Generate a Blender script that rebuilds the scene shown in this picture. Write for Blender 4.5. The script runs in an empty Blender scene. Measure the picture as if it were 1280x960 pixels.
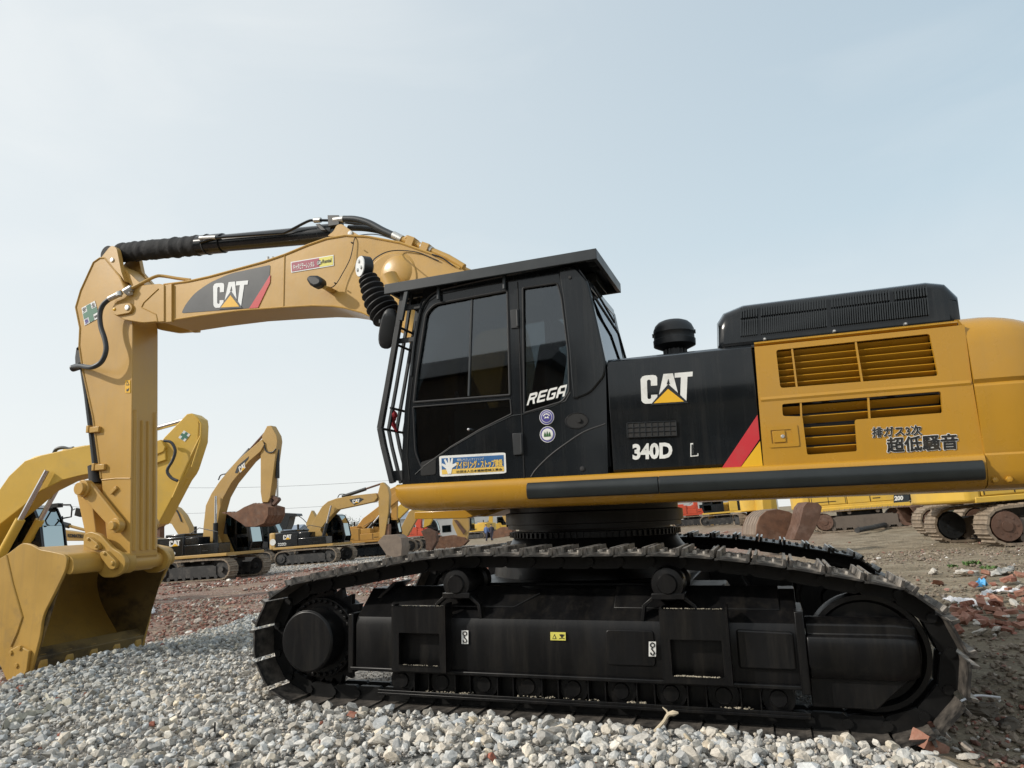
import bpy, bmesh, math, random
import numpy as np
from mathutils import Vector, Matrix
random.seed(7); rng = np.random.default_rng(11)
SC = bpy.context.scene
COL = SC.collection
R_ = math.radians

# ------------------------------------------------------------------ camera calibration (digger frame)
FL, PCX, PCY = 887.0, 640.0, 480.0
_vx = np.array([-2530., -252., -887.]); _Z = np.cross(_vx, np.array([0, -162., -887.])); _Z /= np.linalg.norm(_Z)
if _Z[1] < 0: _Z = -_Z
_X = -_vx / np.linalg.norm(_vx)
_Y = np.cross(_Z, _X)
RC = np.stack([_X, _Y, _Z], 1)
CAM = np.array([1.540, -4.915, 1.405])
def ray(px, py): return RC.T @ np.array([(px - PCX) / FL, -(py - PCY) / FL, -1.])
def un(px, py, Y=None, Z=None, X=None):
    r = ray(px, py)
    t = (Y - CAM[1]) / r[1] if Y is not None else ((Z - CAM[2]) / r[2] if Z is not None else (X - CAM[0]) / r[0])
    return CAM + r * t
def A(px, py, Y):
    p = un(px, py, Y=Y); return (p[0], p[2])
def PX(pts, Y): return [A(x, y, Y) for x, y in pts]
# the real ground plane leans a little against the digger: world axes seen from the digger
_n = np.array([-.0454, .002, 1.]); _n /= np.linalg.norm(_n)
_ex = np.array([1., 0, 0]); _ex -= _n * _n[0]; _ex /= np.linalg.norm(_ex)
_ey = np.cross(_n, _ex)
W = np.stack([_ex, _ey, _n], 0)
CW = W @ CAM
def wray(px, py): return W @ ray(px, py)
def wground(px, py, z=0.0):
    r = wray(px, py); t = (z - CW[2]) / r[2]; return CW + r * t
def wdepth(px, py, d):
    r = wray(px, py); return CW + r * d

# ------------------------------------------------------------------ object helpers
def tag(o, label=None, cat=None, group=None, kind=None):
    if label: o['label'] = label
    if cat: o['category'] = cat
    if group: o['group'] = group
    if kind: o['kind'] = kind
    return o
def empty(name, loc=(0, 0, 0), rz=0, parent=None):
    o = bpy.data.objects.new(name, None); COL.objects.link(o)
    o.location = loc; o.rotation_euler = (0, 0, rz); o.empty_display_size = .3
    if parent: o.parent = parent
    return o
def link(name, me, parent=None, bevel=0, seg=2, ang=35, mats=None):
    o = bpy.data.objects.new(name, me); COL.objects.link(o)
    if parent: o.parent = parent
    if mats:
        me.materials.clear()
        for m in mats: me.materials.append(m)
    me.polygons.foreach_set('use_smooth', [True] * len(me.polygons))
    try: me.set_sharp_from_angle(angle=R_(ang))
    except Exception: pass
    if bevel:
        b = o.modifiers.new('bevel', 'BEVEL'); b.width = bevel; b.segments = seg; b.limit_method = 'ANGLE'; b.angle_limit = R_(40)
        b.harden_normals = False
    return o
class MB:
    def __init__(s): s.v = []; s.f = []; s.m = []
    def add(s, vs, fs, m=0):
        n = len(s.v); s.v += [tuple(map(float, p)) for p in vs]
        for f in fs: s.f.append([i + n for i in f]); s.m.append(m)
        return s
    def box(s, x0, x1, y0, y1, z0, z1, m=0):
        x0, x1 = sorted((x0, x1)); y0, y1 = sorted((y0, y1)); z0, z1 = sorted((z0, z1))
        return s.add([(x0, y0, z0), (x1, y0, z0), (x1, y1, z0), (x0, y1, z0), (x0, y0, z1), (x1, y0, z1), (x1, y1, z1), (x0, y1, z1)],
              [(0, 3, 2, 1), (4, 5, 6, 7), (0, 1, 5, 4), (1, 2, 6, 5), (2, 3, 7, 6), (3, 0, 4, 7)], m)
    def obox(s, c, ax, ay, az, m=0):
        c = np.array(c, float); ax, ay, az = map(lambda q: np.array(q, float), (ax, ay, az)); vs = []
        for k in (-1, 1):
            for i, j in ((-1, -1), (1, -1), (1, 1), (-1, 1)): vs.append(c + ax * i + ay * j + az * k)
        return s.add(vs, [(0, 3, 2, 1), (4, 5, 6, 7), (0, 1, 5, 4), (1, 2, 6, 5), (2, 3, 7, 6), (3, 0, 4, 7)], m)
    def prism(s, poly, y0, y1, m=0):
        y0, y1 = sorted((y0, y1))
        a = sum(poly[i][0] * poly[(i + 1) % len(poly)][1] - poly[(i + 1) % len(poly)][0] * poly[i][1] for i in range(len(poly)))
        if a < 0: poly = poly[::-1]
        n = len(poly)
        vs = [(x, y0, z) for x, z in poly] + [(x, y1, z) for x, z in poly]
        fs = [list(range(n)), list(range(2 * n - 1, n - 1, -1))]
        fs += [((i + 1) % n, i, n + i, n + (i + 1) % n) for i in range(n)]
        return s.add(vs, fs, m)
    def sweepx(s, prof, x0, x1, m=0):     # profile [(y,z)] along x
        n = len(prof)
        a = sum(prof[i][0] * prof[(i + 1) % n][1] - prof[(i + 1) % n][0] * prof[i][1] for i in range(n))
        if a < 0: prof = prof[::-1]
        vs = [(x0, y, z) for y, z in prof] + [(x1, y, z) for y, z in prof]
        fs = [list(range(n - 1, -1, -1)), list(range(n, 2 * n))] + [(i, (i + 1) % n, n + (i + 1) % n, n + i) for i in range(n)]
        return s.add(vs, fs, m)
    def extrz(s, poly, z0, z1, m=0):      # polygon [(x,y)] along z
        n = len(poly)
        a = sum(poly[i][0] * poly[(i + 1) % n][1] - poly[(i + 1) % n][0] * poly[i][1] for i in range(n))
        if a < 0: poly = poly[::-1]
        vs = [(x, y, z0) for x, y in poly] + [(x, y, z1) for x, y in poly]
        fs = [list(range(n - 1, -1, -1)), list(range(n, 2 * n))] + [(i, (i + 1) % n, n + (i + 1) % n, n + i) for i in range(n)]
        return s.add(vs, fs, m)
    def loft(s, secs, m=0, cap=True, closed=True):
        n = len(secs[0]); vs = [p for q in secs for p in q]; fs = []
        for k in range(len(secs) - 1):
            for i in range(n if closed else n - 1):
                j = (i + 1) % n; fs.append((k * n + i, k * n + j, (k + 1) * n + j, (k + 1) * n + i))
        if cap and closed: fs += [list(range(n - 1, -1, -1)), list(range((len(secs) - 1) * n, len(secs) * n))]
        return s.add(vs, fs, m)
    def tube(s, path, r, n=10, m=0, cap=True):
        P = [np.array(p, float) for p in path]; secs = []; u = None
        for i, p in enumerate(P):
            t = P[min(i + 1, len(P) - 1)] - P[max(i - 1, 0)]; t /= np.linalg.norm(t) + 1e-9
            if u is None:
                h = np.array([0, 0, 1.]) if abs(t[2]) < .9 else np.array([1., 0, 0]); u = np.cross(t, h)
            u = u - t * u.dot(t); u /= np.linalg.norm(u) + 1e-9; w = np.cross(t, u)
            rr = r[i] if hasattr(r, '__len__') else r
            secs.append([p + rr * (math.cos(a) * u + math.sin(a) * w) for a in [2 * math.pi * k / n for k in range(n)]])
        return s.loft(secs, m, cap)
    def cyl(s, p0, p1, r, r1=None, n=24, m=0): return s.tube([p0, p1], [r, r if r1 is None else r1], n, m)
    def lathe(s, c, prof, n=32, m=0, axis='z'):   # prof [(r,h)]
        c = np.array(c, float); secs = []
        for r, h in prof:
            q = []
            for k in range(n):
                a = 2 * math.pi * k / n; x, y = r * math.cos(a), r * math.sin(a)
                q.append(c + (np.array([x, y, h]) if axis == 'z' else np.array([x, -h, y]) if axis == 'y' else np.array([h, x, y])))
            secs.append(q)
        return s.loft(secs, m)
    def mesh(s, name='m'):
        me = bpy.data.meshes.new(name); me.from_pydata(s.v, [], s.f)
        me.polygons.foreach_set('material_index', s.m); me.update(); return me
    def build(s, name, mats, parent=None, bevel=0, seg=2, ang=35):
        if not isinstance(mats, (list, tuple)): mats = [mats]
        me = s.mesh(name)
        bm = bmesh.new(); bm.from_mesh(me); bmesh.ops.recalc_face_normals(bm, faces=bm.faces[:]); bm.to_mesh(me); bm.free()
        return link(name, me, parent, bevel, seg, ang, mats)
def bez(pts, n=8):                         # catmull-rom through points
    P = [np.array(p, float) for p in pts]; P = [2 * P[0] - P[1]] + P + [2 * P[-1] - P[-2]]; out = []
    for i in range(1, len(P) - 2):
        for k in range(n):
            t = k / n; a, b, c, d = P[i - 1], P[i], P[i + 1], P[i + 2]
            out.append(.5 * ((2 * b) + (-a + c) * t + (2 * a - 5 * b + 4 * c - d) * t * t + (-a + 3 * b - 3 * c + d) * t ** 3))
    out.append(P[-2]); return out
def rp(poly, r, n=5):                      # round polygon corners
    P = [np.array(p, float) for p in poly]; out = []; N = len(P)
    for i in range(N):
        p, a, b = P[i], P[i - 1], P[(i + 1) % N]
        rr = r[i] if hasattr(r, '__len__') else r
        la, lb = np.linalg.norm(a - p), np.linalg.norm(b - p); q = min(rr, la * .45, lb * .45)
        if q <= 0: out.append(tuple(p)); continue
        s0, s1 = p + (a - p) / la * q, p + (b - p) / lb * q
        for k in range(n + 1):
            t = k / n; out.append(tuple((1 - t) ** 2 * s0 + 2 * t * (1 - t) * p + t * t * s1))
    return out
def plate(outer, holes, y0, y1):           # plate in the XZ plane with holes -> mesh
    cu = bpy.data.curves.new('c', 'CURVE'); cu.dimensions = '2D'; cu.fill_mode = 'BOTH'; cu.extrude = abs(y1 - y0) / 2
    for poly in [outer] + list(holes):
        sp = cu.splines.new('POLY'); sp.points.add(len(poly) - 1); sp.use_cyclic_u = True
        for i, (x, z) in enumerate(poly): sp.points[i].co = (x, z, 0, 1)
    ob = bpy.data.objects.new('c', cu); me = bpy.data.meshes.new_from_object(ob)
    bpy.data.objects.remove(ob); bpy.data.curves.remove(cu)
    me.transform(Matrix(((1, 0, 0, 0), (0, 0, -1, (y0 + y1) / 2), (0, 1, 0, 0), (0, 0, 0, 1)))); return me
def quadmap(q):                            # q = tl,tr,br,bl as 3D points; unit square -> 3D
    tl, tr, br, bl = [np.array(p, float) for p in q]
    return lambda u, v: bl * (1 - u) * (1 - v) + br * u * (1 - v) + tl * (1 - u) * v + tr * u * v
def qpx(pts, Y): return [un(x, y, Y=Y) for x, y in pts]
def mesh_on_quad(me, q, th, shear=0):
    n = len(me.vertices); co = np.empty(n * 3); me.vertices.foreach_get('co', co); co = co.reshape(-1, 3)
    lo, hi = co.min(0), co.max(0); F = quadmap(q); nrm = np.cross(F(1, 0) - F(0, 0), F(0, 1) - F(0, 0)); nrm /= np.linalg.norm(nrm)
    out = np.empty_like(co)
    for i in range(n):
        u = (co[i, 0] - lo[0]) / (hi[0] - lo[0]); v = (co[i, 1] - lo[1]) / (hi[1] - lo[1])
        w = (co[i, 2] - lo[2]) / max(1e-6, hi[2] - lo[2])
        out[i] = F(u + shear * (v - .5), v) + nrm * w * th
    me.vertices.foreach_set('co', out.ravel()); me.update(); return me
def text(name, s, q, mat, parent, th=.002, bold=0.0, shear=0, space=1.0):
    cu = bpy.data.curves.new('t', 'FONT'); cu.body = s; cu.size = 1; cu.extrude = .01; cu.offset = bold; cu.resolution_u = 3; cu.space_character = space
    ob = bpy.data.objects.new('t', cu); me = bpy.data.meshes.new_from_object(ob)
    bpy.data.objects.remove(ob); bpy.data.curves.remove(cu)
    mesh_on_quad(me, q, th, shear); return link(name, me, parent, mats=[mat])
def mtext(name, s, q, mat, parent, th=.002, offs=((0, 0),), **k):
    """a word thickened by overprinting it with tiny shifts, kept as one mesh"""
    q = [np.array(p, float) for p in q]; ux = q[1] - q[0]; ux /= np.linalg.norm(ux); uz = q[0] - q[3]; uz /= np.linalg.norm(uz); o0 = None; vs, fs = [], []
    for i, (dx, dz) in enumerate(offs):
        o = text(name, s, [p + ux * dx + uz * dz for p in q], mat, parent, th, **k); n = len(vs); sh = np.array([0, -.00008 * i, 0])
        vs += [tuple(np.array(v.co) + sh) for v in o.data.vertices]; fs += [[j + n for j in f.vertices] for f in o.data.polygons]; bpy.data.objects.remove(o)
    me = bpy.data.meshes.new(name); me.from_pydata(vs, [], fs); return link(name, me, parent, mats=[mat])
def ringo(r, n=8): return [(r * math.cos(2 * math.pi * k / n), r * math.sin(2 * math.pi * k / n)) for k in range(n)] + [(0, 0)]
def decal(name, q, mat, parent, th=.002, poly=None):
    F = quadmap(q); poly = poly or [(0, 0), (1, 0), (1, 1), (0, 1)]
    nrm = np.cross(F(1, 0) - F(0, 0), F(0, 1) - F(0, 0)); nrm /= np.linalg.norm(nrm)
    n = len(poly); mb = MB(); vs = [F(u, v) for u, v in poly] + [F(u, v) + nrm * th for u, v in poly]
    mb.add(vs, [list(range(n - 1, -1, -1)), list(range(n, 2 * n))] + [(i, (i + 1) % n, n + (i + 1) % n, n + i) for i in range(n)])
    return mb.build(name, mat, parent, ang=20)
def offq(q, d):                            # push a quad outwards along its normal
    q = [np.array(p, float) for p in q]; n = np.cross(q[2] - q[3], q[0] - q[3]); n /= np.linalg.norm(n); return [p + n * d for p in q]

# ------------------------------------------------------------------ materials
def mat(name, col, rough=.5, metal=0, var=.12, scale=3, bump=0, bscale=40, col2=None, dirt=None, dirt_amt=.3, dscale=2.5, coat=0, spec=.5, rvar=.15, stretch=None, thr=.5, streak=None, samt=.3):
    m = bpy.data.materials.new(name); m.use_nodes = True; nt = m.node_tree; N, L = nt.nodes, nt.links
    b = N['Principled BSDF']; b.inputs['Roughness'].default_value = rough; b.inputs['Metallic'].default_value = metal
    b.inputs['Coat Weight'].default_value = coat; b.inputs['Coat Roughness'].default_value = .08; b.inputs['Specular IOR Level'].default_value = spec
    tc = N.new('ShaderNodeTexCoord'); mp = N.new('ShaderNodeMapping'); L.new(tc.outputs['Object'], mp.inputs['Vector'])
    if stretch: mp.inputs['Scale'].default_value = stretch
    no = N.new('ShaderNodeTexNoise'); no.inputs['Scale'].default_value = scale; no.inputs['Detail'].default_value = 6; no.inputs['Roughness'].default_value = .6
    L.new(mp.outputs['Vector'], no.inputs['Vector'])
    cr = N.new('ShaderNodeValToRGB'); cr.color_ramp.elements[0].position = .3; cr.color_ramp.elements[1].position = .7
    c = np.array(col); a = tuple(np.clip(c * (1 - var), 0, 1)) + (1,); d = tuple(np.clip(np.array(col2) if col2 is not None else c * (1 + var), 0, 1)) + (1,)
    cr.color_ramp.elements[0].color = a; cr.color_ramp.elements[1].color = d
    L.new(no.outputs['Fac'], cr.inputs['Fac']); last = cr.outputs['Color']
    if dirt is not None:
        n2 = N.new('ShaderNodeTexNoise'); n2.inputs['Scale'].default_value = dscale; n2.inputs['Detail'].default_value = 9; n2.inputs['Roughness'].default_value = .7
        L.new(mp.outputs['Vector'], n2.inputs['Vector'])
        r2 = N.new('ShaderNodeValToRGB'); r2.color_ramp.elements[0].position = thr; r2.color_ramp.elements[1].position = min(1, thr + .2)
        r2.color_ramp.elements[1].color = (dirt_amt,) * 3 + (1,); L.new(n2.outputs['Fac'], r2.inputs['Fac'])
        mx = N.new('ShaderNodeMix'); mx.data_type = 'RGBA'; L.new(r2.outputs['Color'], mx.inputs['Factor']); L.new(last, mx.inputs['A'])
        mx.inputs['B'].default_value = tuple(dirt) + (1,); last = mx.outputs['Result']
    if streak is not None:
        m4 = N.new('ShaderNodeMapping'); m4.inputs['Scale'].default_value = (9, 9, .55); L.new(tc.outputs['Object'], m4.inputs['Vector']); n4 = N.new('ShaderNodeTexNoise'); n4.inputs['Scale'].default_value = 1.6; n4.inputs['Detail'].default_value = 8; n4.inputs['Roughness'].default_value = .75; L.new(m4.outputs['Vector'], n4.inputs['Vector'])
        r4 = N.new('ShaderNodeValToRGB'); r4.color_ramp.elements[0].position = .5; r4.color_ramp.elements[1].position = .78; r4.color_ramp.elements[1].color = (samt,) * 3 + (1,); L.new(n4.outputs['Fac'], r4.inputs['Fac'])
        x4 = N.new('ShaderNodeMix'); x4.data_type = 'RGBA'; L.new(r4.outputs['Color'], x4.inputs['Factor']); L.new(last, x4.inputs['A']); x4.inputs['B'].default_value = tuple(streak) + (1,); last = x4.outputs['Result']
    L.new(last, b.inputs['Base Color'])
    if rvar:
        mr = N.new('ShaderNodeMapRange'); mr.inputs['To Min'].default_value = max(0.02, rough - rvar); mr.inputs['To Max'].default_value = min(1, rough + rvar)
        L.new(no.outputs['Fac'], mr.inputs['Value']); L.new(mr.outputs['Result'], b.inputs['Roughness'])
    if bump:
        n3 = N.new('ShaderNodeTexNoise'); n3.inputs['Scale'].default_value = bscale; n3.inputs['Detail'].default_value = 5; L.new(tc.outputs['Object'], n3.inputs['Vector'])
        bp = N.new('ShaderNodeBump'); bp.inputs['Strength'].default_value = bump; bp.inputs['Distance'].default_value = .01
        L.new(n3.outputs['Fac'], bp.inputs['Height']); L.new(bp.outputs['Normal'], b.inputs['Normal'])
    return m
def glassmat(name, tint, rough=.02, ior=1.5, gl_c=(.9, .95, 1)):
    m = bpy.data.materials.new(name); m.use_nodes = True; nt = m.node_tree; N, L = nt.nodes, nt.links
    N.remove(N['Principled BSDF']); out = N['Material Output']
    tr = N.new('ShaderNodeBsdfTransparent'); tr.inputs['Color'].default_value = tuple(tint) + (1,)
    gl = N.new('ShaderNodeBsdfGlossy'); gl.inputs['Roughness'].default_value = rough; gl.inputs['Color'].default_value = tuple(gl_c) + (1,)
    fr = N.new('ShaderNodeFresnel'); fr.inputs['IOR'].default_value = ior
    tc = N.new('ShaderNodeTexCoord'); no = N.new('ShaderNodeTexNoise'); no.inputs['Scale'].default_value = 2.2; bp = N.new('ShaderNodeBump'); bp.inputs['Strength'].default_value = .03
    L.new(tc.outputs['Object'], no.inputs['Vector']); L.new(no.outputs['Fac'], bp.inputs['Height']); L.new(bp.outputs['Normal'], gl.inputs['Normal'])
    mx = N.new('ShaderNodeMixShader'); L.new(fr.outputs['Fac'], mx.inputs['Fac']); L.new(tr.outputs[0], mx.inputs[1]); L.new(gl.outputs[0], mx.inputs[2])
    L.new(mx.outputs[0], out.inputs['Surface']); return m
TAN = mat('paint_boom_yellow', (.50, .295, .068), .36, coat=.1, streak=(.34, .24, .12), samt=.25, var=.07, scale=1.2, dirt=(.42, .30, .16), dirt_amt=.35, dscale=1.6, bump=.05, bscale=25)
YEL = mat('paint_body_yellow', (.46, .238, .020), .27, streak=(.30, .18, .05), samt=.22, var=.06, scale=1.5, coat=.15, dirt=(.38, .24, .08), dirt_amt=.3, dscale=1.2)
BUCK = mat('paint_bucket_yellow', (.43, .26, .055), .45, streak=(.22, .15, .07), samt=.4, var=.1, scale=2, dirt=(.13, .10, .06), dirt_amt=.55, dscale=1.9, thr=.56)
BUCKIN = mat('bucket_yellow_shaded', (.17, .115, .04), .6, var=.2, scale=2, dirt=(.018, .017, .016), dirt_amt=.9, dscale=2.2, stretch=(1, 1, 1.6), thr=.47)  # bucket yellow darkened for the shade inside, dark patches on top
BLK = mat('paint_gloss_black', (.008, .010, .012), .18, streak=(.045, .043, .04), samt=.35, var=.3, scale=2, coat=.25, spec=.3, rvar=.06, dirt=(.03, .028, .025), dirt_amt=.2, dscale=2.2)
UND = mat('paint_frame_black', (.0045, .0045, .005), .36, var=.3, scale=2, spec=.30, streak=(.035, .031, .026), samt=.45, dirt=(.028, .024, .019), dirt_amt=.35, dscale=3, stretch=(3, 1, .6), rvar=.12)
SHOE = mat('track_steel', (.035, .032, .030), .48, var=.3, scale=6, dirt=(.46, .42, .37), dirt_amt=.85, dscale=9, thr=.42, bump=.3, bscale=60)
WORNM = mat('worn_grouser_steel', (.55, .53, .50), .38, metal=.6, var=.25, scale=20, dirt=(.20, .17, .14), dirt_amt=.6, dscale=16, thr=.5)
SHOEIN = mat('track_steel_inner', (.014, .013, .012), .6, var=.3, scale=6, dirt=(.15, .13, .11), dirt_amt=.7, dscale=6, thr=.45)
CHN = mat('chain_steel', (.006, .006, .006), .5, var=.3, scale=8, spec=.25, dirt=(.03, .027, .024), dirt_amt=.4)
RUB = mat('rubber_black', (.014, .014, .015), .6, var=.2, scale=9)
HOSE = mat('hose_rubber', (.03, .037, .043), .45, var=.15, scale=9)
MATB = mat('plastic_black', (.014, .016, .018), .45, var=.2, scale=5)
GRYB = mat('guard_charcoal', (.022, .027, .031), .42, var=.15, scale=5)
STRIP = mat('bumper_strip', (.014, .018, .019), .33, var=.2, scale=6, rvar=.1)
CHROME = mat('chromed_steel', (.6, .6, .6), .2, metal=1, var=.05)
STEEL = mat('bolt_steel', (.55, .55, .53), .4, metal=.8, var=.15, scale=30)
WHITE = mat('decal_white', (.74, .74, .71), .45, var=.05, dirt=(.42, .40, .36), dirt_amt=.45, dscale=9, thr=.5)
OFFW = mat('lamp_white', (.7, .72, .72), .4, var=.04)
RED = mat('decal_red', (.52, .025, .035), .42, var=.06, dirt=(.30, .10, .08), dirt_amt=.4, dscale=6)
DYEL = mat('decal_yellow', (.75, .42, .015), .4, var=.04)
PYEL = mat('decal_pale_yellow', (.68, .62, .12), .5, var=.05)
MAGE = mat('decal_maroon', (.30, .03, .07), .45, var=.06)
BLUE = mat('decal_blue', (.03, .12, .30), .4, var=.06)
NAVY = mat('decal_navy', (.06, .05, .25), .4, var=.06)
GRN = mat('decal_green', (.05, .17, .11), .5, var=.06)
DGRN = mat('decal_tree_green', (.02, .10, .02), .5)
DGREY = mat('decal_charcoal', (.028, .034, .04), .4, var=.05)
DBLK = mat('decal_black', (.012, .012, .012), .5, dirt=(.12, .08, .03), dirt_amt=.3, dscale=14)
ORNG = mat('decal_text_orange', (.75, .50, .10), .4, var=.03)
REDC = mat('cloth_red', (.28, .01, .02), .8, var=.2, scale=20)
SEATM = mat('seat_fabric', (.14, .14, .15), .9, var=.2)
INTR = mat('cab_trim_grey', (.12, .12, .12), .7, var=.1)
GLASS = glassmat('tinted_glass', (.46, .49, .50), ior=1.75)
GLASSC = glassmat('clear_glass', (.75, .80, .82))
GRILLE = mat('radiator_dark', (.012, .011, .010), .6, var=.3, scale=30)
DARKIN = mat('engine_bay_dark', (.010, .010, .010), .8)
# =================================================================== THE BIG EXCAVATOR
EX = bpy.data.objects.new('crawler_excavator', None); COL.objects.link(EX)
EX.matrix_world = Matrix(W.tolist()).to_4x4()
tag(EX, 'huge yellow and black crawler excavator marked 340D, nearest of all, standing on the gravel', 'excavator')

# ---------------- tracks
def loop_path():
    sp, idl = (-2.045, .475), (2.075, .47); r = .405
    pts = []
    for k in range(9): a = R_(-90 + 20 * k * 1.0); pts.append((idl[0] + r * math.cos(a) * .98, idl[1] - .02 + r * math.sin(a)))
    top = [(1.84, .905), (1.47, .975), (1.15, 1.015), (.84, 1.042), (.5, 1.045), (.19, 1.045), (-.15, 1.05), (-.52, 1.063), (-.76, 1.057), (-1.05, 1.03), (-1.35, .985), (-1.7, .925)]
    pts = [p for p in pts if p[1] < .86 or p[0] > 2.1] + top
    for k in range(10): a = R_(98 + 19 * k); pts.append((sp[0] + r * math.cos(a), sp[1] - .01 + r * math.sin(a)))
    pts.append((-1.2, .062)); pts.append((1.2, .055))
    return pts
def resample(pts, n):
    P = np.array(pts + [pts[0]]); d = np.r_[0, np.cumsum(np.linalg.norm(np.diff(P, axis=0), axis=1))]
    t = np.linspace(0, d[-1], n, endpoint=False); return np.stack([np.interp(t, d, P[:, 0]), np.interp(t, d, P[:, 1])], 1), d[-1]
PINS, LEN = resample(loop_path(), 49)
PITCH = LEN / 49
def shoe_mesh():
    mb = MB(); L = .108; w = .325
    # local: x along the loop, y across, z outwards ; origin on the pin line
    prof = [(-L, .058), (-L + .012, .050), (L - .03, .050), (L, .042), (L, .054), (L - .03, .064), (-L + .02, .064), (-L, .070)]
    mb.prism(prof, -w, w)
    for x in (-L + .012, L - .022):
        mb.prism([(x - .012, .062), (x + .012, .062), (x + .008, .106), (x - .008, .106)], -w + .004, w - .004)
    for sx in (-.035, .035):
        for sy in (-.11, -.055, .055, .11):
            mb.cyl((sx, sy, .063), (sx, sy, .082), .015, n=6)
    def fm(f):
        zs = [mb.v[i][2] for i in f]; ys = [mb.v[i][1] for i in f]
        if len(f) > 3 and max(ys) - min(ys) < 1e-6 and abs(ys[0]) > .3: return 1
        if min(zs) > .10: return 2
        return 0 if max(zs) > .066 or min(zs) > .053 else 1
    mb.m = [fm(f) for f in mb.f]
    me = mb.mesh('track_shoe'); bm = bmesh.new(); bm.from_mesh(me); bmesh.ops.recalc_face_normals(bm, faces=bm.faces[:]); bm.to_mesh(me); bm.free()
    return me
SHOEME = shoe_mesh()
def link_loop(mb, yc):
    n = len(PINS)
    for i in range(n):
        a, b = PINS[i], PINS[(i + 1) % n]; t = (b - a) / np.linalg.norm(b - a); o = np.array([t[1], -t[0]])
        c = (a + b) / 2; L = PITCH * .56
        for sy in (-.075, .075):
            poly = [c - t * L - o * .03, c - t * L * .7 - o * .052, c + t * L * .7 - o * .052, c + t * L - o * .02, c + t * L + o * .02, c + t * L * .8 + o * .05, c - t * L * .8 + o * .05, c - t * L + o * .02]
            mb.prism([tuple(p) for p in poly], yc + sy - .02 + (.008 if i % 2 else 0), yc + sy + .02 + (.008 if i % 2 else 0))
        mb.cyl((a[0], yc - .11, a[1]), (a[0], yc + .11, a[1]), .03, n=10)
def make_track(yc, out):                   # yc = track centre line, out = -1 near / +1 far (outer side)
    g = empty('track', (0, 0, 0), 0, EX)
    mb = MB(); link_loop(mb, yc); mb.build('track_chain', CHN, g)
    n = len(PINS)
    for i in range(n):
        a, b = PINS[i], PINS[(i + 1) % n]; t = (b - a) / np.linalg.norm(b - a); o = np.array([t[1], -t[0]]); c = (a + b) / 2
        s = bpy.data.objects.new('track_shoe', SHOEME); COL.objects.link(s); s.parent = g
        if not SHOEME.materials: SHOEME.materials.append(SHOE); SHOEME.materials.append(SHOEIN); SHOEME.materials.append(WORNM)
        # local x -> t, z -> outward o, y -> y
        ux = Vector((t[0], 0, t[1])); uz = Vector((o[0], 0, o[1])); uy = uz.cross(ux)
        M = Matrix((ux, uy, uz)).transposed().to_4x4(); M.translation = Vector((c[0], yc, c[1])); s.matrix_local = M
    Y = lambda d: yc + out * d             # d measured from centre outwards
    # sprocket and final drive
    mb = MB(); c = (-2.0, .475); teeth = []
    for k in range(46):
        a = 2 * math.pi * k / 46; r = .40 if k % 2 else .335; teeth.append((c[0] + r * math.cos(a), c[1] + r * math.sin(a)))
    mb.prism(teeth, Y(-.03), Y(.03))
    for k in range(32):
        a = 2 * math.pi * k / 32; mb.cyl((c[0] + .285 * math.cos(a), Y(.02), c[1] + .285 * math.sin(a)), (c[0] + .285 * math.cos(a), Y(.145), c[1] + .285 * math.sin(a)), .016, n=6)
    mb.cyl((c[0], Y(-.15), c[1]), (c[0], Y(.12), c[1]), .31, n=48); mb.build('sprocket', UND, g, .004)
    mb = MB(); yy = [Y(.1), Y(.30), Y(.315)]
    mb.cyl((c[0], yy[0], c[1]), (c[0], yy[1], c[1]), .235, n=48)
    mb.cyl((c[0], yy[1], c[1]), (c[0], Y(.312), c[1]), .232, .222, n=48)
    mb.build('final_drive', UND, g, .004)
    # idler
    mb = MB(); c = (2.02, .47)
    mb.lathe((c[0], yc, c[1]), [(.0, -.06), (.10, -.09), (.12, -.05), (.30, -.045), (.32, -.09), (.35, -.09), (.36, -.03), (.36, .03), (.35, .09), (.32, .09), (.30, .045), (.12, .05), (.10, .09), (0, .09)], 48, axis='y')
    mb.build('idler_wheel', UND, g)
    # frame
    fr = MB()
    prof = lambda sc: [(Y(.225), .27), (Y(.235), .30), (Y(.235), .60), (Y(.215), .655), (Y(.17), .685), (Y(-.02), .845), (Y(-.2), .845), (Y(-.2), .27)]
    fr.sweepx(prof(1), -1.6, 1.62)
    fr.box(-1.64, 1.64, Y(.18), Y(.255), .262, .29)                      # lower flange
    fr.box(-1.66, -1.615, Y(-.2), Y(.25), .24, .68)                       # end flange
    fr.prism([(-1.66, .66), (-1.615, .66), (-1.33, .90), (-1.37, .90)], Y(-.2), Y(.06))
    fr.prism([(1.656, .15), (1.656, .50), (2.25, .50), (2.25, .36), (2.02, .15)], Y(.11), Y(.17))
    fr.box(1.60, 1.655, Y(-.2), Y(.262), .24, .735)
    for x0, x1 in ((-1.35, -.32), (.42, 1.52)):                            # raised plates on the sloping top
        fr.add([(x0, Y(.13), .728), (x1, Y(.13), .728), (x1 + (.18 if x0 < 0 else 0), Y(.03), .822), (x1, Y(-.02), .868), (x0, Y(-.02), .868),
                (x0, Y(.12), .718), (x1, Y(.12), .718), (x1 + (.18 if x0 < 0 else 0), Y(.02), .808), (x1, Y(-.03), .85), (x0, Y(-.03), .85)],
               [(0, 1, 2, 3, 4), (9, 8, 7, 6, 5), (0, 5, 6, 1), (1, 6, 7, 2), (2, 7, 8, 3), (3, 8, 9, 4), (4, 9, 5, 0)])
    F = fr.build('track_frame', UND, g, .008)
    # covers / boxes on the side face
    mb = MB(); mb.prism(rp([(.38, .37), (.71, .37), (.71, .60), (.38, .60)], .03), Y(.23), Y(.245)); mb.build('access_cover', UND, F, .006)
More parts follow.
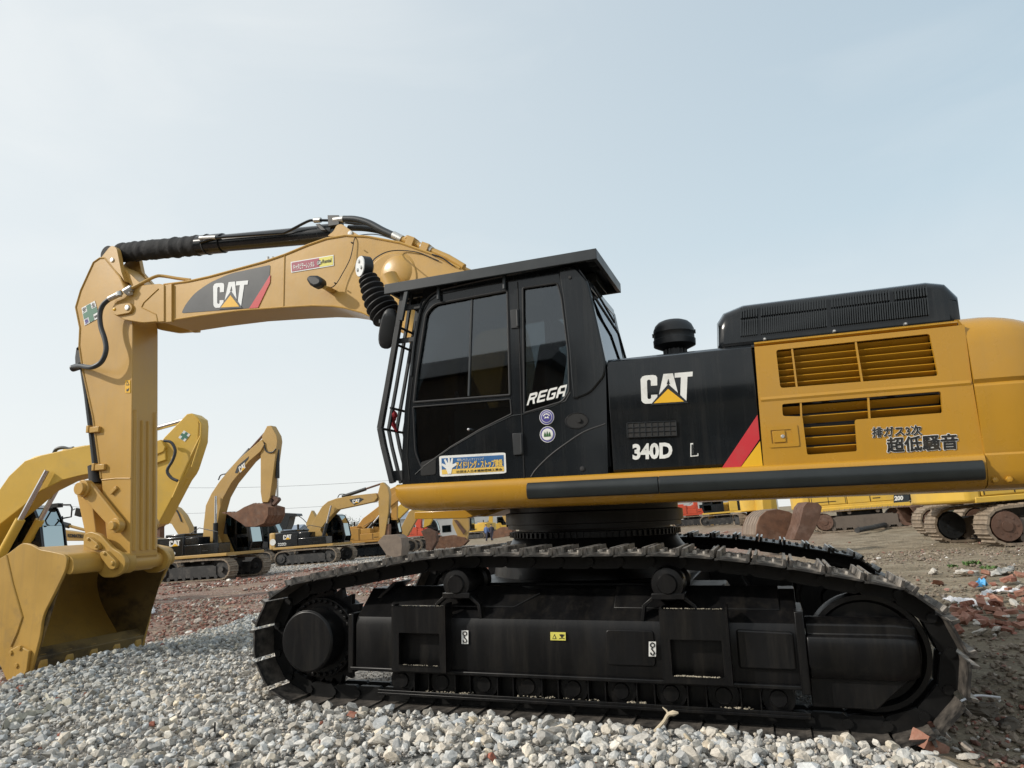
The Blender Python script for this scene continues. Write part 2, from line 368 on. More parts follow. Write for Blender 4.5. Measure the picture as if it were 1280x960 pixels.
    mb = MB(); mb.prism(rp([(1.24, .38), (1.585, .38), (1.585, .61), (1.24, .62)], .02), Y(.23), Y(.26)); mb.build('access_cover', UND, F, .012)
    # grease guard over the recoil spring / idler
    mb = MB(); gp = [(Y(.10), .30), (Y(.20), .33), (Y(.262), .42), (Y(.27), .55), (Y(.258), .585), (Y(.225), .595), (Y(.222), .655), (Y(.17), .69), (Y(.1), .69)]
    mb.loft([[(x_, yc + (y_ - yc) * k_, .50 + (z_ - .50) * k2_) for y_, z_ in gp] for x_, k_, k2_ in ((1.66, 1, 1), (2.16, 1, 1), (2.24, .97, .95), (2.28, .88, .86), (2.29, .74, .7))])
    mb.build('idler_guard', UND, g, .012, 3)
    # steps
    for x0, x1 in ((-1.235, -.79), (.765, 1.2)):
        w = x1 - x0; me = plate([(x0, .29), (x1, .29), (x1, .745), (x0, .745)], [rp([(x0 + .06, .33), (x1 - .05, .33), (x1 - .05, .56), (x0 + .06, .56)], .01)], Y(.30), Y(.325))
        st = link('step', me, g, .004, mats=[UND])
        mb = MB(); mb.box(x0, x0 + .015, Y(.23), Y(.30), .29, .76); mb.prism([(x1 - .012, .29), (x1, .29), (x1, .77), (x1 - .012, .77)], Y(.2), Y(.326))
        mb.box(x0, x1, Y(.22), Y(.30), .288, .30)
        mb.box(x0, x1, Y(.24), Y(.322), .735, .747)
        for k in range(22): q = x0 + .02 + k * (w - .04) / 21; mb.box(q - .004, q + .006, Y(.318), Y(.326), .742, .752)
        for k in range(18): q = x0 + .07 + k * (w - .13) / 17; mb.box(q - .004, q + .006, Y(.322), Y(.328), .322, .333)
        mb.build('step_bracket', UND, st)
    # carrier rollers on hoop brackets
    for x in (-.74, .82):
        mb = MB(); mb.lathe((x, yc, .90), [(.0, .25), (.06, .25), (.07, .235), (.105, .23), (.115, .20), (.115, .12), (.09, .11), (.09, -.11), (.115, -.12), (.115, -.2), (0, -.2)] if out < 0 else [(0, -.25), (.105, -.23), (.115, -.2), (.115, .2), (0, .2)], 32, axis='y')
        cr = mb.build('carrier_roller', UND, g)
        mb = MB()
        mb.box(x - .11, x + .11, Y(.06), Y(.24), .80, .84)
        for sg in (-1, 1):
            P = [(x + sg * .10, .81), (x + sg * .17, .755), (x + sg * .185, .66)]
            for (a, b), (c2, d) in zip(P, P[1:]):
                dx, dz = c2 - a, d - b; Ln = math.hypot(dx, dz)
                mb.obox(((a + c2) / 2, Y(.19), (b + d) / 2), (dx / 2 * 1.08, 0, dz / 2 * 1.08), (0, .03, 0), (-dz / Ln * .012, 0, dx / Ln * .012))
        mb.build('roller_bracket', UND, cr, .004)
    # bottom rollers with guard
    for k in range(9):
        x = -1.22 + k * .335
        mb = MB(); mb.lathe((x, yc, .195), [(0, .20), (.05, .20), (.055, .185), (.10, .18), (.105, .10), (.085, .09), (.085, -.09), (.105, -.10), (.105, -.18), (0, -.19)], 28, axis='y'); mb.build('bottom_roller', UND, g)
    mb = MB()
    mb.box(-1.42, 1.64, Y(.17), Y(.215), .085, .105); mb.box(-1.42, 1.64, Y(.205), Y(.215), .105, .125)
    for k in range(8):
        x = -1.22 + .1675 + k * .335
        mb.box(x - .065, x - .055, Y(.13), Y(.205), .105, .262); mb.box(x + .055, x + .065, Y(.13), Y(.205), .105, .262); mb.box(x - .06, x + .06, Y(.11), Y(.125), .105, .262)
    mb.build('roller_guard', UND, g, .003)
    return g, F
def crumbs(par, x0, x1, y0, y1, z, n, seed, r0=.004, r1=.010, m=None):
    r = np.random.default_rng(seed); mb = MB()
    for _ in range(n):
        x, y, s = x0 + (x1 - x0) * r.random(), r.uniform(y0, y1), r.uniform(r0, r1); k = s * r.uniform(.6, 1)
        mb.add([(x - s, y, z), (x + s, y, z), (x, y - s, z), (x, y + s, z), (x, y, z + k), (x, y, z - k * .2)], [(0, 2, 4), (2, 1, 4), (1, 3, 4), (3, 0, 4), (0, 3, 5), (3, 1, 5), (1, 2, 5), (2, 0, 5)])
    o = mb.build('dried_mud', m or CRUMB, par, ang=10); o['kind'] = 'stuff'; return o
CRUMB = mat('dried_mud', (.34, .30, .23), .95, var=.3, scale=30)
tn, FRN = make_track(.325, -1)
for k, (xa_, xb_) in enumerate(((-1.05, -.65), (-.3, .3), (.5, .62), (1.1, 1.3))): crumbs(FRN, xa_, xb_, .115, .155, .126, 40, 60 + k)
crumbs(FRN, -1.15, -.86, .0, .02, .333, 40, 71, .003, .006); crumbs(FRN, .84, 1.12, .0, .02, .333, 90, 72, .004, .009); crumbs(FRN, .80, 1.17, .0, .02, .753, 60, 73, .003, .006); crumbs(FRN, -1.2, -.82, .0, .02, .753, 40, 74, .003, .005)
tf, FRF = make_track(3.075, 1)
# small plates on the near frame
FY = .08
decal('warning_label', qpx([(688, 790), (707, 790.3), (707.2, 800.6), (688.2, 800.2)], FY), PYEL, FRN); L_ = offq(qpx([(689.5, 791.5), (697, 791.6), (697, 799.4), (689.5, 799.3)], FY), .003)
decal('warning_label', L_, DBLK, FRN, .001, [(.15, .1), (.85, .1), (.5, .9)]); decal('warning_label', offq(L_, .002), PYEL, FRN, .001, [(.3, .2), (.7, .2), (.5, .65)])
decal('warning_label', offq(qpx([(699, 792.5), (706, 792.7), (706, 798.6), (699, 798.5)], FY), .003), DBLK, FRN, .001, [(0, 0), (.5, .12), (1, 0), (1, .12), (.55, .25), (1, .9), (.5, 1), (0, .9), (.45, .25), (0, .12)])
def hook_label(q, par):
    decal('lifting_label', q, WHITE, par); F = quadmap(offq(q, .004)); mb = MB()
    mb.tube([F(.5 + .28 * math.cos(a), .78 + .14 * math.sin(a)) for a in np.linspace(0, 2 * math.pi, 15)], .004, 6)
    mb.tube([F(u, v) for u, v in [(.5, .66), (.38, .5), (.62, .38), (.78, .24), (.6, .1), (.35, .13), (.25, .27)]], .0045, 6); mb.build('lifting_label', DBLK, par)
hook_label(qpx([(577, 788), (585.5, 788), (585.5, 804.8), (577, 804.8)], FY), FRN)
hook_label(qpx([(811, 802), (820, 802), (820, 820.5), (811, 820.5)], FY - .015), FRN)

# ---------------- car body and slew ring
cb = MB()
cb.box(-.95, .9, .62, 2.78, .42, .86); cb.prism([(-1.35, .45), (1.35, .45), (1.15, .84), (-1.15, .84)], .6, 1.0); cb.prism([(-1.35, .45), (1.35, .45), (1.15, .84), (-1.15, .84)], 2.4, 2.8)
cb.lathe((-.05, 1.7, 0), [(.95, .8), (.92, .98), (.80, 1.10), (.74, 1.20), (.74, 1.2)], 48)
cb.build('car_body', UND, EX, .01)
mb = MB(); mb.lathe((-.05, 1.7, 0), [(.70, 1.18), (.77, 1.185), (.77, 1.235), (.70, 1.24), (.70, 1.26), (.80, 1.262), (.80, 1.30), (.82, 1.305), (.82, 1.40), (.78, 1.41), (.78, 1.50)], 64)
for k in range(90):
    a = 2 * math.pi * k / 90; c, s_ = math.cos(a), math.sin(a)
    mb.obox((-.05 + .775 * c, 1.7 + .775 * s_, 1.21), (.014 * c, .014 * s_, 0), (-.011 * s_, .011 * c, 0), (0, 0, .022))
mb.build('slew_ring', UND, EX)

# ---------------- platform, skirt and bumper strip
YF = .2
deck = MB(); deck.box(-1.15, 2.9, .5, 3.15, 1.455, 1.60); DECK = deck.build('platform', BLK, EX, .01)
xl, zb = A(503, 622, YF); x1 = A(1234, 600, YF)[0]
sk = MB(); prof = [(.50, 1.668), (.205, 1.668), (.175, 1.655), (.165, 1.63), (.165, 1.575), (.185, 1.515), (.225, 1.475), (.29, 1.452), (.50, 1.445)]
secs = []
for x, k, dz in ((-1.29, .0, .06), (-1.265, .02, .03), (-1.20, .0, .008), (-1.1, 0, 0), (0, 0, 0), (1.5, 0, 0), (x1, 0, 0)):
    secs.append([(x, y + (0 if x > -1.25 else .0), z + (dz if z < 1.6 else 0)) for y, z in prof])
sk.loft(secs); SK = sk.build('side_skirt', YEL, EX, ang=50)
st = MB(); xa, xb = A(659, 612, .15)[0], A(1231, 590, .15)[0]
bp = [(.17, 1.505), (.142, 1.512), (.128, 1.535), (.124, 1.57), (.13, 1.605), (.148, 1.625), (.17, 1.628)]
xm = A(823, 600, .15)[0]
for a_, b_ in ((xa, xm - .002), (xm + .002, xb)): st.loft([[(x, y, z) for y, z in bp] for x in (a_, b_)])
st.build('bumper_strip', STRIP, EX, .004, ang=50)
mb = MB(); mb.prism(PX([(518, 640), (583, 637), (612, 634), (612, 640), (583, 648), (518, 649)], 1.2), 1.2, 1.32); mb.prism(PX([(583, 636), (640, 632), (600, 646), (583, 646)], 1.2), 1.32, 2.0); mb.build('boom_foot_beam', YEL, EX, .006)

# ---------------- black service door panel
Yc = YF
pan = PX([(757.5, 456), (768, 452), (942, 435), (953.5, 585.5), (761, 596.5)], Yc)
mb = MB()
zt = 2.52; xp0 = pan[0][0]; xp1 = A(947, 500, Yc)[0]
profp = [(.215, 1.672), (.2, 1.69), (.2, 2.10), (.196, 2.115), (.196, 2.44), (.21, 2.49), (.25, 2.515), (.5, 2.53), (.5, 1.672)]
hx0 = A(784, 530, Yc)[0]; hx1 = A(846, 530, Yc)[0]
mb.loft([[(x, y, z) for y, z in profp] for x in (xp0 + .006, xp1 - .006)])
SDOOR = mb.build('service_door', BLK, EX, .006, ang=30)
mb = MB(); mb.box(xp0 - .01, 2.77, .34, 3.15, 1.6, 2.50); mb.build('engine_house', DARKIN, EX)
# vent of 2 x 7 slots
q = qpx([(784, 529), (845, 526.5), (846, 544.5), (784.5, 547)], Yc - .006); F = quadmap(q)
vent = MB()
vb = decal('door_vent', q, GRILLE, SDOOR, .003)
for i in range(9): vent.tube([F(i / 8, 0) + np.array([0, -.005, 0]), F(i / 8, 1) + np.array([0, -.005, 0])], .004, 4)
for j in range(4): vent.tube([F(0, j / 3) + np.array([0, -.006, 0]), F(1, j / 3) + np.array([0, -.006, 0])], .0035, 4)
vent.build('vent_bars', MATB, SDOOR)
# CAT style lettering built from polygons
CATP = {'C': [(0, .12), (0, .88), (.035, .97), (.09, 1), (.24, 1), (.30, .97), (.325, .9), (.325, .62), (.215, .62), (.215, .82), (.19, .86), (.135, .86), (.11, .82), (.11, .18), (.135, .14), (.19, .14), (.215, .18), (.215, .36), (.285, .36), (.16, .03), (.05, .03)],
        'A': [(.36, .38), (.45, 1), (.60, 1), (.70, .38), (.585, .50), (.53, .80), (.475, .50)],
        'T': [(.62, 1), (1, 1), (1, .85), (.89, .85), (.89, .0), (.83, .05), (.77, .15), (.77, .85), (.62, .85)]}
def cat_logo(q, parent, lm=WHITE, tm=DYEL, edge=None):
    for k, P in CATP.items():
        if k == 'A': P = [(.335, .12), (.445, 1), (.625, 1), (.765, .12), (.6, .2), (.54, .3), (.45, .2)]
        if k == 'C': P = [(0, .12), (0, .88), (.035, .97), (.09, 1), (.24, 1), (.30, .97), (.325, .9), (.325, .62), (.20, .62), (.20, .80), (.18, .84), (.145, .84), (.125, .80), (.125, .20), (.145, .16), (.18, .16), (.20, .20), (.20, .30), (.325, .30), (.325, .12), (.25, .0), (.08, .0), (.03, .04)]
        if k == 'T': P = [(.66, 1), (1, 1), (1, .84), (.905, .84), (.905, .02), (.78, .12), (.78, .84), (.66, .84)]
        decal('lettering', q, lm, parent, .002, P)
    # counter of the A
    if edge: decal('emblem_triangle', offq(q, .003), edge, parent, .002, [(.18, -.06), (.54, .64), (.95, -.04)]); decal('emblem_triangle', offq(q, .003), edge, parent, .002, [(.51, .64), (.57, .64), (.54, .82)])
    decal('emblem_triangle', offq(q, .006), tm, parent, .002, [(.25, 0), (.54, .47), (.86, .01)])
cat_logo(qpx([(800.5, 470), (866, 464.5), (864, 502), (802, 505)], Yc - .006), SDOOR, edge=BLK)
text('lettering', '340D', qpx([(790.5, 555), (840.5, 552.5), (840.5, 573), (791, 575)], Yc - .002), WHITE, SDOOR, .003, bold=.045)
text('lettering', 'L', qpx([(863, 554), (873, 553.5), (873, 570), (863, 571)], Yc - .001), WHITE, SDOOR, .002, bold=.03)
text('lettering', 'L', qpx([(864.2, 555.6), (871.6, 555.2), (871.6, 568.6), (864.2, 569.4)], Yc - .004), BLK, SDOOR, .001, bold=.005)
decal('stripe', qpx([(945, 519), (947, 518.5), (954, 585), (901, 587)], Yc - .001), RED, SDOOR, .002, [(0, 0), (.44, 0), (.97, .54), (.92, 1)])
decal('stripe', qpx([(945, 519), (947, 518.5), (954, 585), (901, 587)], Yc - .001), DYEL, SDOOR, .002, [(.45, 0), (.995, 0), (.985, .50)])

# ---------------- yellow radiator door with louvres
out = PX([(943, 433.5), (1196, 407), (1205.5, 405.5), (1214, 470), (1231.5, 572), (954.5, 583)], Yc)
h1 = PX([(970, 437.5), (1162, 417), (1173, 469.5), (975.5, 485)], Yc)
h2 = PX([(977.5, 505), (1176, 489), (1178.5, 516), (1068.5, 524.5), (1071.5, 564), (1009, 568.5), (1003, 520.5), (978.5, 520)], Yc)
lat = PX([(963, 538), (989, 536.5), (991, 553.5), (965, 555)], Yc)
me = plate([out[0], out[1], out[2], out[3], out[4], out[5]], [rp(h1, .02), rp(h2, .015)], Yc, Yc + .03)
RD = link('radiator_door', me, EX, .004, mats=[YEL])
xr0, xr1 = out[0][0], out[4][0]
mb = MB()
mb.sweepx([(Yc - .001, 2.098), (Yc - .007, 2.112), (Yc - .005, 2.118), (Yc - .001, 2.13), (Yc + .002, 2.13), (Yc + .002, 2.098)], xr0 + .008, out[3][0] - .008); mb.build('crease', YEL, RD)
mb = MB(); mb.sweepx([(Yc, zt - .012), (Yc + .03, zt + .006), (.5, zt + .012), (.5, zt - .02), (Yc + .03, zt - .03)], xr0, 2.76); mb.build('top_ledge', YEL, RD)
def louvres(poly, rows, dividers, zs):
    mb = MB()
    for k in range(rows):
        t = (k + .5) / rows
        a = np.array(poly[0]) * (1 - t) + np.array(poly[3]) * t; b = np.array(poly[1]) * (1 - t) + np.array(poly[2]) * t
        for (p, q2) in ((a, b),):
            mb.add([(p[0], Yc + .036, p[1] + .018), (q2[0], Yc + .036, q2[1] + .018), (q2[0], Yc + .095, q2[1] - .028), (p[0], Yc + .095, p[1] - .028),
                    (p[0], Yc + .031, p[1] + .013), (q2[0], Yc + .031, q2[1] + .013), (q2[0], Yc + .090, q2[1] - .031), (p[0], Yc + .090, p[1] - .031)],
                   [(0, 1, 2, 3), (7, 6, 5, 4), (0, 4, 5, 1), (1, 5, 6, 2), (2, 6, 7, 3), (3, 7, 4, 0)])
    for u in dividers:
        a = np.array(poly[0]) * (1 - u) + np.array(poly[1]) * u; b = np.array(poly[3]) * (1 - u) + np.array(poly[2]) * u
        mb.prism([(a[0] - .006, a[1]), (a[0] + .006, a[1]), (b[0] + .006, b[1]), (b[0] - .006, b[1])], Yc + .004, Yc + .03)
    return mb
louvres(h1, 6, (.11, .535), 0).build('louvre', YEL, RD, .0)
louvres([h2[0], h2[1], h2[2], tuple(A(978.5, 531, Yc))], 2, (.125, .56), 0).build('louvre', YEL, RD)
louvres([tuple(A(1004, 531, Yc)), tuple(A(1069, 527, Yc)), h2[4], h2[5]], 3, (), 0).build('louvre', YEL, RD)
mb = MB(); mb.prism([h1[0], h1[1], h1[2], h1[3]], Yc + .10, Yc + .104); mb.prism([h2[0], h2[1], h2[2], h2[4], h2[5], h2[7]], Yc + .10, Yc + .104); mb.build('radiator_screen', GRILLE, RD)
me = plate(rp([(lat[3][0] - .02, lat[3][1] - .025), (lat[2][0] + .04, lat[2][1] - .025), (lat[1][0] + .04, lat[1][1] + .03), (lat[0][0] - .02, lat[0][1] + .03)], .012), [rp(lat[::-1], .008)], Yc - .006, Yc - .001); lt = link('latch', me, RD, .002, mats=[YEL])
mb = MB(); mb.prism(rp(PX([(965, 539), (981, 538), (982.5, 552.5), (967, 553.5)], Yc), .006), Yc - .008, Yc - .001); mb.build('latch_handle', YEL, lt, .002)
mb = MB(); c = un(978.5, 545.5, Y=Yc - .01); mb.lathe(c, [(0, .004), (.009, .004), (.013, 0), (.013, -.01)], 16, axis='y'); mb.build('keyhole', STEEL, lt)
q1 = qpx([(1090, 534.5), (1151, 531.5), (1152, 543.5), (1090.5, 547)], Yc - .002); q2_ = qpx([(1108, 547.5), (1196, 542), (1197.5, 561), (1109.5, 565.5)], Yc - .002)
mtext('lettering', '排ガス3次', offq(q1, .003), DBLK, RD, .001, ringo(.0018))
mtext('lettering', '超低騒音', offq(q2_, .003), DBLK, RD, .001, ringo(.003))
mtext('lettering_outline', '超低騒音', q2_, WHITE, RD, .001, ringo(.007, 12))
mtext('lettering_outline', '排ガス3次', q1, WHITE, RD, .001, ringo(.0042, 12))

# ---------------- counterweight
def cwplan(inset, n=14):
    x0 = 2.795; pts = [(x0, .185 + inset), (2.93, .185 + inset)]
    for k in range(1, n):
        a = -90 + 90 * k / n; r = .58; pts.append((2.95 + (r - inset) * math.cos(R_(a)), .775 + (r + .01 - inset) * math.sin(R_(a))))
    pts.append((3.62 - inset, 1.2)); pts.append((3.68 - inset, 1.7))
    return pts + [(x, 3.4 - y) for x, y in pts[:-1][::-1]]
mb = MB(); secs = []
for z, i in ((1.455, .09), (1.475, .04), (1.51, .012), (1.56, .0), (1.655, -.002), (1.668, .008), (1.69, .004), (2.085, .0), (2.105, .012), (2.13, -.004), (2.36, .006), (2.44, .022), (2.50, .06), (2.545, .13), (2.575, .24)):
    secs.append([(x, y, z - (max(0, x - 2.93) ** 1.6 * .42 * max(0, (z - 2.13) / .44))) for x, y in cwplan(i)])
mb.loft(secs); CWT = mb.build('counterweight', YEL, EX, ang=28)
mb = MB(); [mb.lathe(un(px, py, Y=.185), [(0, .008), (.016, .006), (.02, 0), (.02, -.02)], 6, axis='y') for px, py in ((1244, 600), (1262, 599))]; mb.build('anchor_bolt', YEL, CWT)

# ---------------- black hood on top
hp = PX([(895.5, 436), (895, 401), (903, 388), (928, 377.5), (1160, 348), (1184, 350), (1201, 366), (1206, 403)], .42)
mb = MB(); inset = .10; P = hp; s0 = [(x, .42, z) for x, z in P]
cxm = sum(p[0] for p in P) / len(P)
def ins(y, k):                       # hood section: shrink toward the body line
    return [(x + (.0 if abs(x - cxm) < .5 else (cxm - x) * .04 * k), y, z - (k * .05 if z > 2.7 else 0)) for x, z in P]
mb.loft([ins(.42, 1.6), ins(.45, .5), ins(.52, 0), ins(2.2, 0), ins(2.35, 1)]); HOOD = mb.build('engine_hood', BLK, EX, .045, 4, ang=28)
F = quadmap([un(925, 384, Y=.42), un(1162, 354, Y=.42), un(1166, 398, Y=.42), un(925, 425, Y=.42)])
mb = MB()
def slat_group(u0, u1, v0, v1, n):
    for i in range(n):
        u = u0 + (u1 - u0) * (i + .5) / n; w = (u1 - u0) / n * .26
        a, b = F(u - w, v0), F(u + w, v0); c, d = F(u + w, v1), F(u - w, v1)
        mb.add([a, b, c, d, a + (0, -.02, 0), b + (0, -.02, 0), c + (0, -.02, 0), d + (0, -.02, 0)], [(0, 3, 2, 1), (4, 5, 6, 7), (0, 1, 5, 4), (1, 2, 6, 5), (2, 3, 7, 6), (3, 0, 4, 7)])
for (u0, u1, n) in ((.0, .10, 7), (.115, .475, 26), (.495, .80, 22), (.82, .985, 12)): slat_group(u0, u1, .64, .96, n)
for (u0, u1, n) in ((.0, .10, 8), (.115, .475, 32), (.495, .985, 42)): slat_group(u0, u1, .10, .58, n)
mb.build('hood_grille', GRYB, HOOD)
mb = MB()
for px, py in ((956, 424), (1043, 414), (1132, 405)):
    mb.lathe(un(px, py, Y=.40), [(0, .012), (.008, .010), (.013, 0), (.013, -.03)], 14, axis='y')
mb.build('hood_bolt', STEEL, HOOD)
mb = MB(); mb.prism(PX([(893, 436), (1208, 402), (1208, 406), (893, 440)], .34), .34, 2.4); mb.build('hood_seal', MATB, HOOD, .004)

# ---------------- air pre-cleaner
c = un(844, 440, Y=.75); k = .97
mb = MB(); mb.lathe((c[0], .75, c[2] - .12), [(.085, 0), (.085, .16)], 32); mb.lathe((c[0], .75, c[2] - .005), [(.09, .02), (.165, .055), (.167, .10), (.160, .105), (.160, .15), (.164, .155), (.160, .185), (.145, .22), (.12, .245), (.09, .258), (0, .265)], 40)
for k in range(16):
    a = 2 * math.pi * k / 16; mb.obox((c[0] + .088 * math.cos(a), .75 + .088 * math.sin(a), c[2] + .005), (.006, 0, 0), (0, .006, 0), (0, 0, .05))
for a in (0, math.pi): mb.box(c[0] + .163 * math.cos(a) - .008, c[0] + .163 * math.cos(a) + .008, .74, .76, c[2] + .135, c[2] + .165)
mb.build('air_cleaner', MATB, EX, ang=40)
# =================================================================== CAB
CY, CYF = .2, 1.22
cab_out = rp(PX([(503, 606), (501, 565), (507, 500), (516, 425), (524, 384), (542, 362.5), (600, 350), (696, 330.5), (697, 352), (713, 441), (757, 452), (760, 596)], CY), [.0, .03, .05, .1, .1, .16, .0, 0, 0, 0, 0, 0], 5)
cab_out2 = PX([(757, 452), (760, 596.5), (503, 605.5), (502, 575), (506, 510), (516, 430), (524, 390), (531, 374), (545, 364), (600, 351.5), (697, 332), (722, 333), (735, 352), (748, 410)], CY)
w_up = rp(PX([(517.5, 503), (521.5, 466), (532.8, 392), (543, 380.5), (634.5, 363.2), (637.6, 493.8)], CY), [.01, .02, .04, .05, .02, .01])
w_lo = rp(PX([(516.5, 509), (638, 499), (639.5, 517.5), (600, 537), (564, 558.5), (527, 585), (519, 565)], CY), [.01, .01, .01, .02, .02, .03, .05])
w_re = rp(PX([(653.6, 360.2), (696.8, 353.8), (702, 372), (710.5, 441), (711.8, 489), (703, 502), (655.5, 516.5)], CY), [.015, .02, .02, .02, .03, .03, .01])
me = plate(cab_out2, [w_up, w_lo, w_re], CY, CY + .05)
CAB = link('cab', me, EX, .012, 3, mats=[BLK])
mb = MB()   # far side wall, floor, roof, pillars
me2 = plate(cab_out2, [w_up, w_lo, w_re], CYF - .04, CYF); link('far_wall', me2, CAB, .01, mats=[BLK])
rf = PX([(524, 390), (531, 374), (545, 364), (600, 351.5), (697, 332), (722, 333), (722, 341), (697, 341), (600, 359), (547, 371), (535, 379), (529, 392)], CY)
mb.prism(rf, CY + .05, CYF - .04); mb.build('roof', BLK, CAB, .01)
mb = MB(); mb.box(A(503, 600, CY)[0] + .02, A(760, 590, CY)[0], CY + .05, CYF - .04, 1.665, 1.72); mb.box(A(730, 500, CY)[0], A(757, 500, CY)[0], CY + .05, CYF - .04, 1.72, 2.45); mb.build('floor', BLK, CAB)
fr = PX([(503, 600), (502, 575), (506, 510), (516, 430), (524, 390), (529, 392), (521, 432), (511, 512), (507, 575), (508, 600)], CY)
fl = [(x, z) for x, z in fr]
mb = MB(); mb.prism(fl, CY + .05, CY + .10); mb.prism(fl, CYF - .09, CYF - .04); mb.build('front_pillar', BLK, CAB, .008)
gl = PX([(504.5, 598), (503.5, 575), (507.5, 510), (517.5, 430), (525.5, 390), (527, 390), (519, 430), (509, 510), (505, 575), (506, 598)], CY)
mb = MB(); mb.prism(gl, CY + .10, CYF - .09); mb.build('windscreen', GLASS, CAB)
for nm, w, p in (('door_window', w_up, 0), ('door_window', w_lo, 0), ('rear_side_window', w_re, 0)):
    for yy in (CY + .018, CYF - .03):
        mb = MB(); mb.prism(w, yy, yy + .006); mb.build(nm, GLASS, CAB)
# sliding pane divider and seals
def seal(w, r):
    P = [np.array([x, CY - .001, z]) for x, z in w]; mb = MB(); mb.tube(P + [P[0]], r, 6); mb.build('window_seal', RUB, CAB)
seal(w_up, .010); seal(w_lo, .006); seal(w_re, .008)
q = PX([(588, 374), (590, 373.6), (586, 494.5), (584, 494.6)], CY); mb = MB(); mb.prism(q, CY + .006, CY + .03); mb.build('window_divider', GRYB, CAB)
# door shut lines: raised door edge tubes, pillar joint, lower crease
mb = MB(); y = CY - .002
mb.tube([un(px, py, Y=y) for px, py in [(647, 352.5), (649, 420), (652, 516), (655.5, 598)]], .0045, 6)
mb.tube([un(px, py, Y=y) for px, py in [(512, 600), (509, 570), (512, 505), (521, 430), (528, 392), (536, 377), (549, 368), (600, 358), (646, 350)]], .004, 6)
mb.build('door_gap', DARKIN, CAB)
mb = MB(); mb.tube([un(px, py, Y=y) for px, py in [(519, 593), (527, 585.5), (564, 559.5), (600, 538.5), (640, 519.5), (655, 517.5), (690, 508), (707, 501), (713, 490)]], .0032, 6); mb.build('window_trim', GRYB, CAB)
# drip rail following the front pillar and the roof
mb = MB(); mb.tube(bez([un(px, py, Y=CY - .006) for px, py in [(514, 470), (518, 430), (524, 396), (531, 378), (543, 366), (560, 360.5), (600, 351.5), (650, 341), (695, 331.5)]], 5), .014, 8); mb.build('drip_rail', BLK, CAB)
# hinges
for pts in ([(638.5, 388), (649, 386), (649.5, 410), (639.5, 411)], [(641, 542), (654, 541), (655, 568), (642.5, 569)]):
    h = MB(); P = PX(pts, CY); h.prism(P, CY - .014, CY - .001); xm = (P[1][0]); h.cyl((xm - .012, CY - .018, P[1][1] - .01), (xm - .012, CY - .018, P[2][1] + .01), .009, n=10); h.build('door_hinge', MATB, CAB, .003)
mb = MB(); c = un(586, 537, Y=CY - .01); mb.lathe(c, [(0, .012), (.010, .010), (.014, 0), (.014, -.02)], 16, axis='y'); mb.build('door_lock', CHROME, CAB)
mb = MB(); mb.prism(rp(PX([(526, 578), (545, 572), (545, 593), (526, 595)], CY), .02), CY - .004, CY - .001); mb.build('door_handle', DARKIN, CAB, .003)
# rear corner pillar (proud, rounded)
rpil = rp(PX([(697, 336), (707, 332), (721, 334.5), (735, 353), (748, 410), (757, 452), (756, 470), (738, 492), (716, 500), (713, 470), (711, 440), (703, 372)], CY - .014), [.02, .04, .05, .03, .02, .02, .03, .05, .03, 0, 0, .01])
mb = MB(); mb.prism(rpil, CY - .016, CY + .05); mb.build('rear_pillar', BLK, CAB, .014, 3)
mb = MB(); c = un(712.5, 347, Y=CY - .016); mb.lathe(c, [(0, .012), (.012, .012), (.014, 0), (.014, -.01)], 14, axis='y'); c = un(728, 586, Y=CY - .003); mb.lathe(c, [(0, .008), (.016, .006), (.02, 0), (.02, -.01)], 14, axis='y'); mb.build('cap_plug', RUB, CAB)
# rear face with window, in the YZ plane along the slanted rear edge
rA, rB = np.array(A(735, 353, CY)), np.array(A(756.5, 452, CY))
def rear(u, v, off=0): # u along y 0..1, v from bottom 0 to top 1
    x = rB[0] + (rA[0] - rB[0]) * v + off; z = rB[1] + (rA[1] - rB[1]) * v; return (x, CY + .03 + (CYF - CY - .06) * u, z)
mb = MB()
def rbar(a, b, w=.03):
    mb.tube([rear(*a, -.01), rear(*b, -.01)], w, 6)
mb.add([rear(u, v, o) for o in (0, -.03) for u, v in ((0, -.1), (1, -.1), (1, .04), (0, .04))], [(0, 1, 2, 3), (7, 6, 5, 4), (0, 4, 5, 1), (2, 6, 7, 3)])
mb.add([rear(u, v, o) for o in (0, -.03) for u, v in ((0, .96), (1, .96), (1, 1.08), (0, 1.08))], [(0, 1, 2, 3), (7, 6, 5, 4), (0, 4, 5, 1), (2, 6, 7, 3)])
mb.add([rear(u, v, o) for o in (0, -.04) for u, v in ((.94, 0), (1, 0), (1, 1), (.94, 1))], [(0, 1, 2, 3), (7, 6, 5, 4), (1, 5, 6, 2), (0, 3, 7, 4)])
mb.build('rear_frame', BLK, CAB, .006)
mb = MB(); mb.add([rear(u, v, o) for o in (-.004, -.010) for u, v in ((0.0, .03), (.95, .03), (.95, .97), (0.0, .97))], [(0, 1, 2, 3), (7, 6, 5, 4), (0, 4, 5, 1), (1, 5, 6, 2), (2, 6, 7, 3), (3, 7, 4, 0)]); mb.build('rear_window', glassmat('rear_glass', (.30, .33, .35)), CAB)
mb = MB(); mb.tube([rear(.02, .82, .02), rear(.75, .62, .03), rear(.97, .1, .02)], .012, 6); mb.tube([rear(.05, .98, .02), rear(.6, .72, .04)], .010, 6); mb.build('rear_wiper', MATB, CAB)
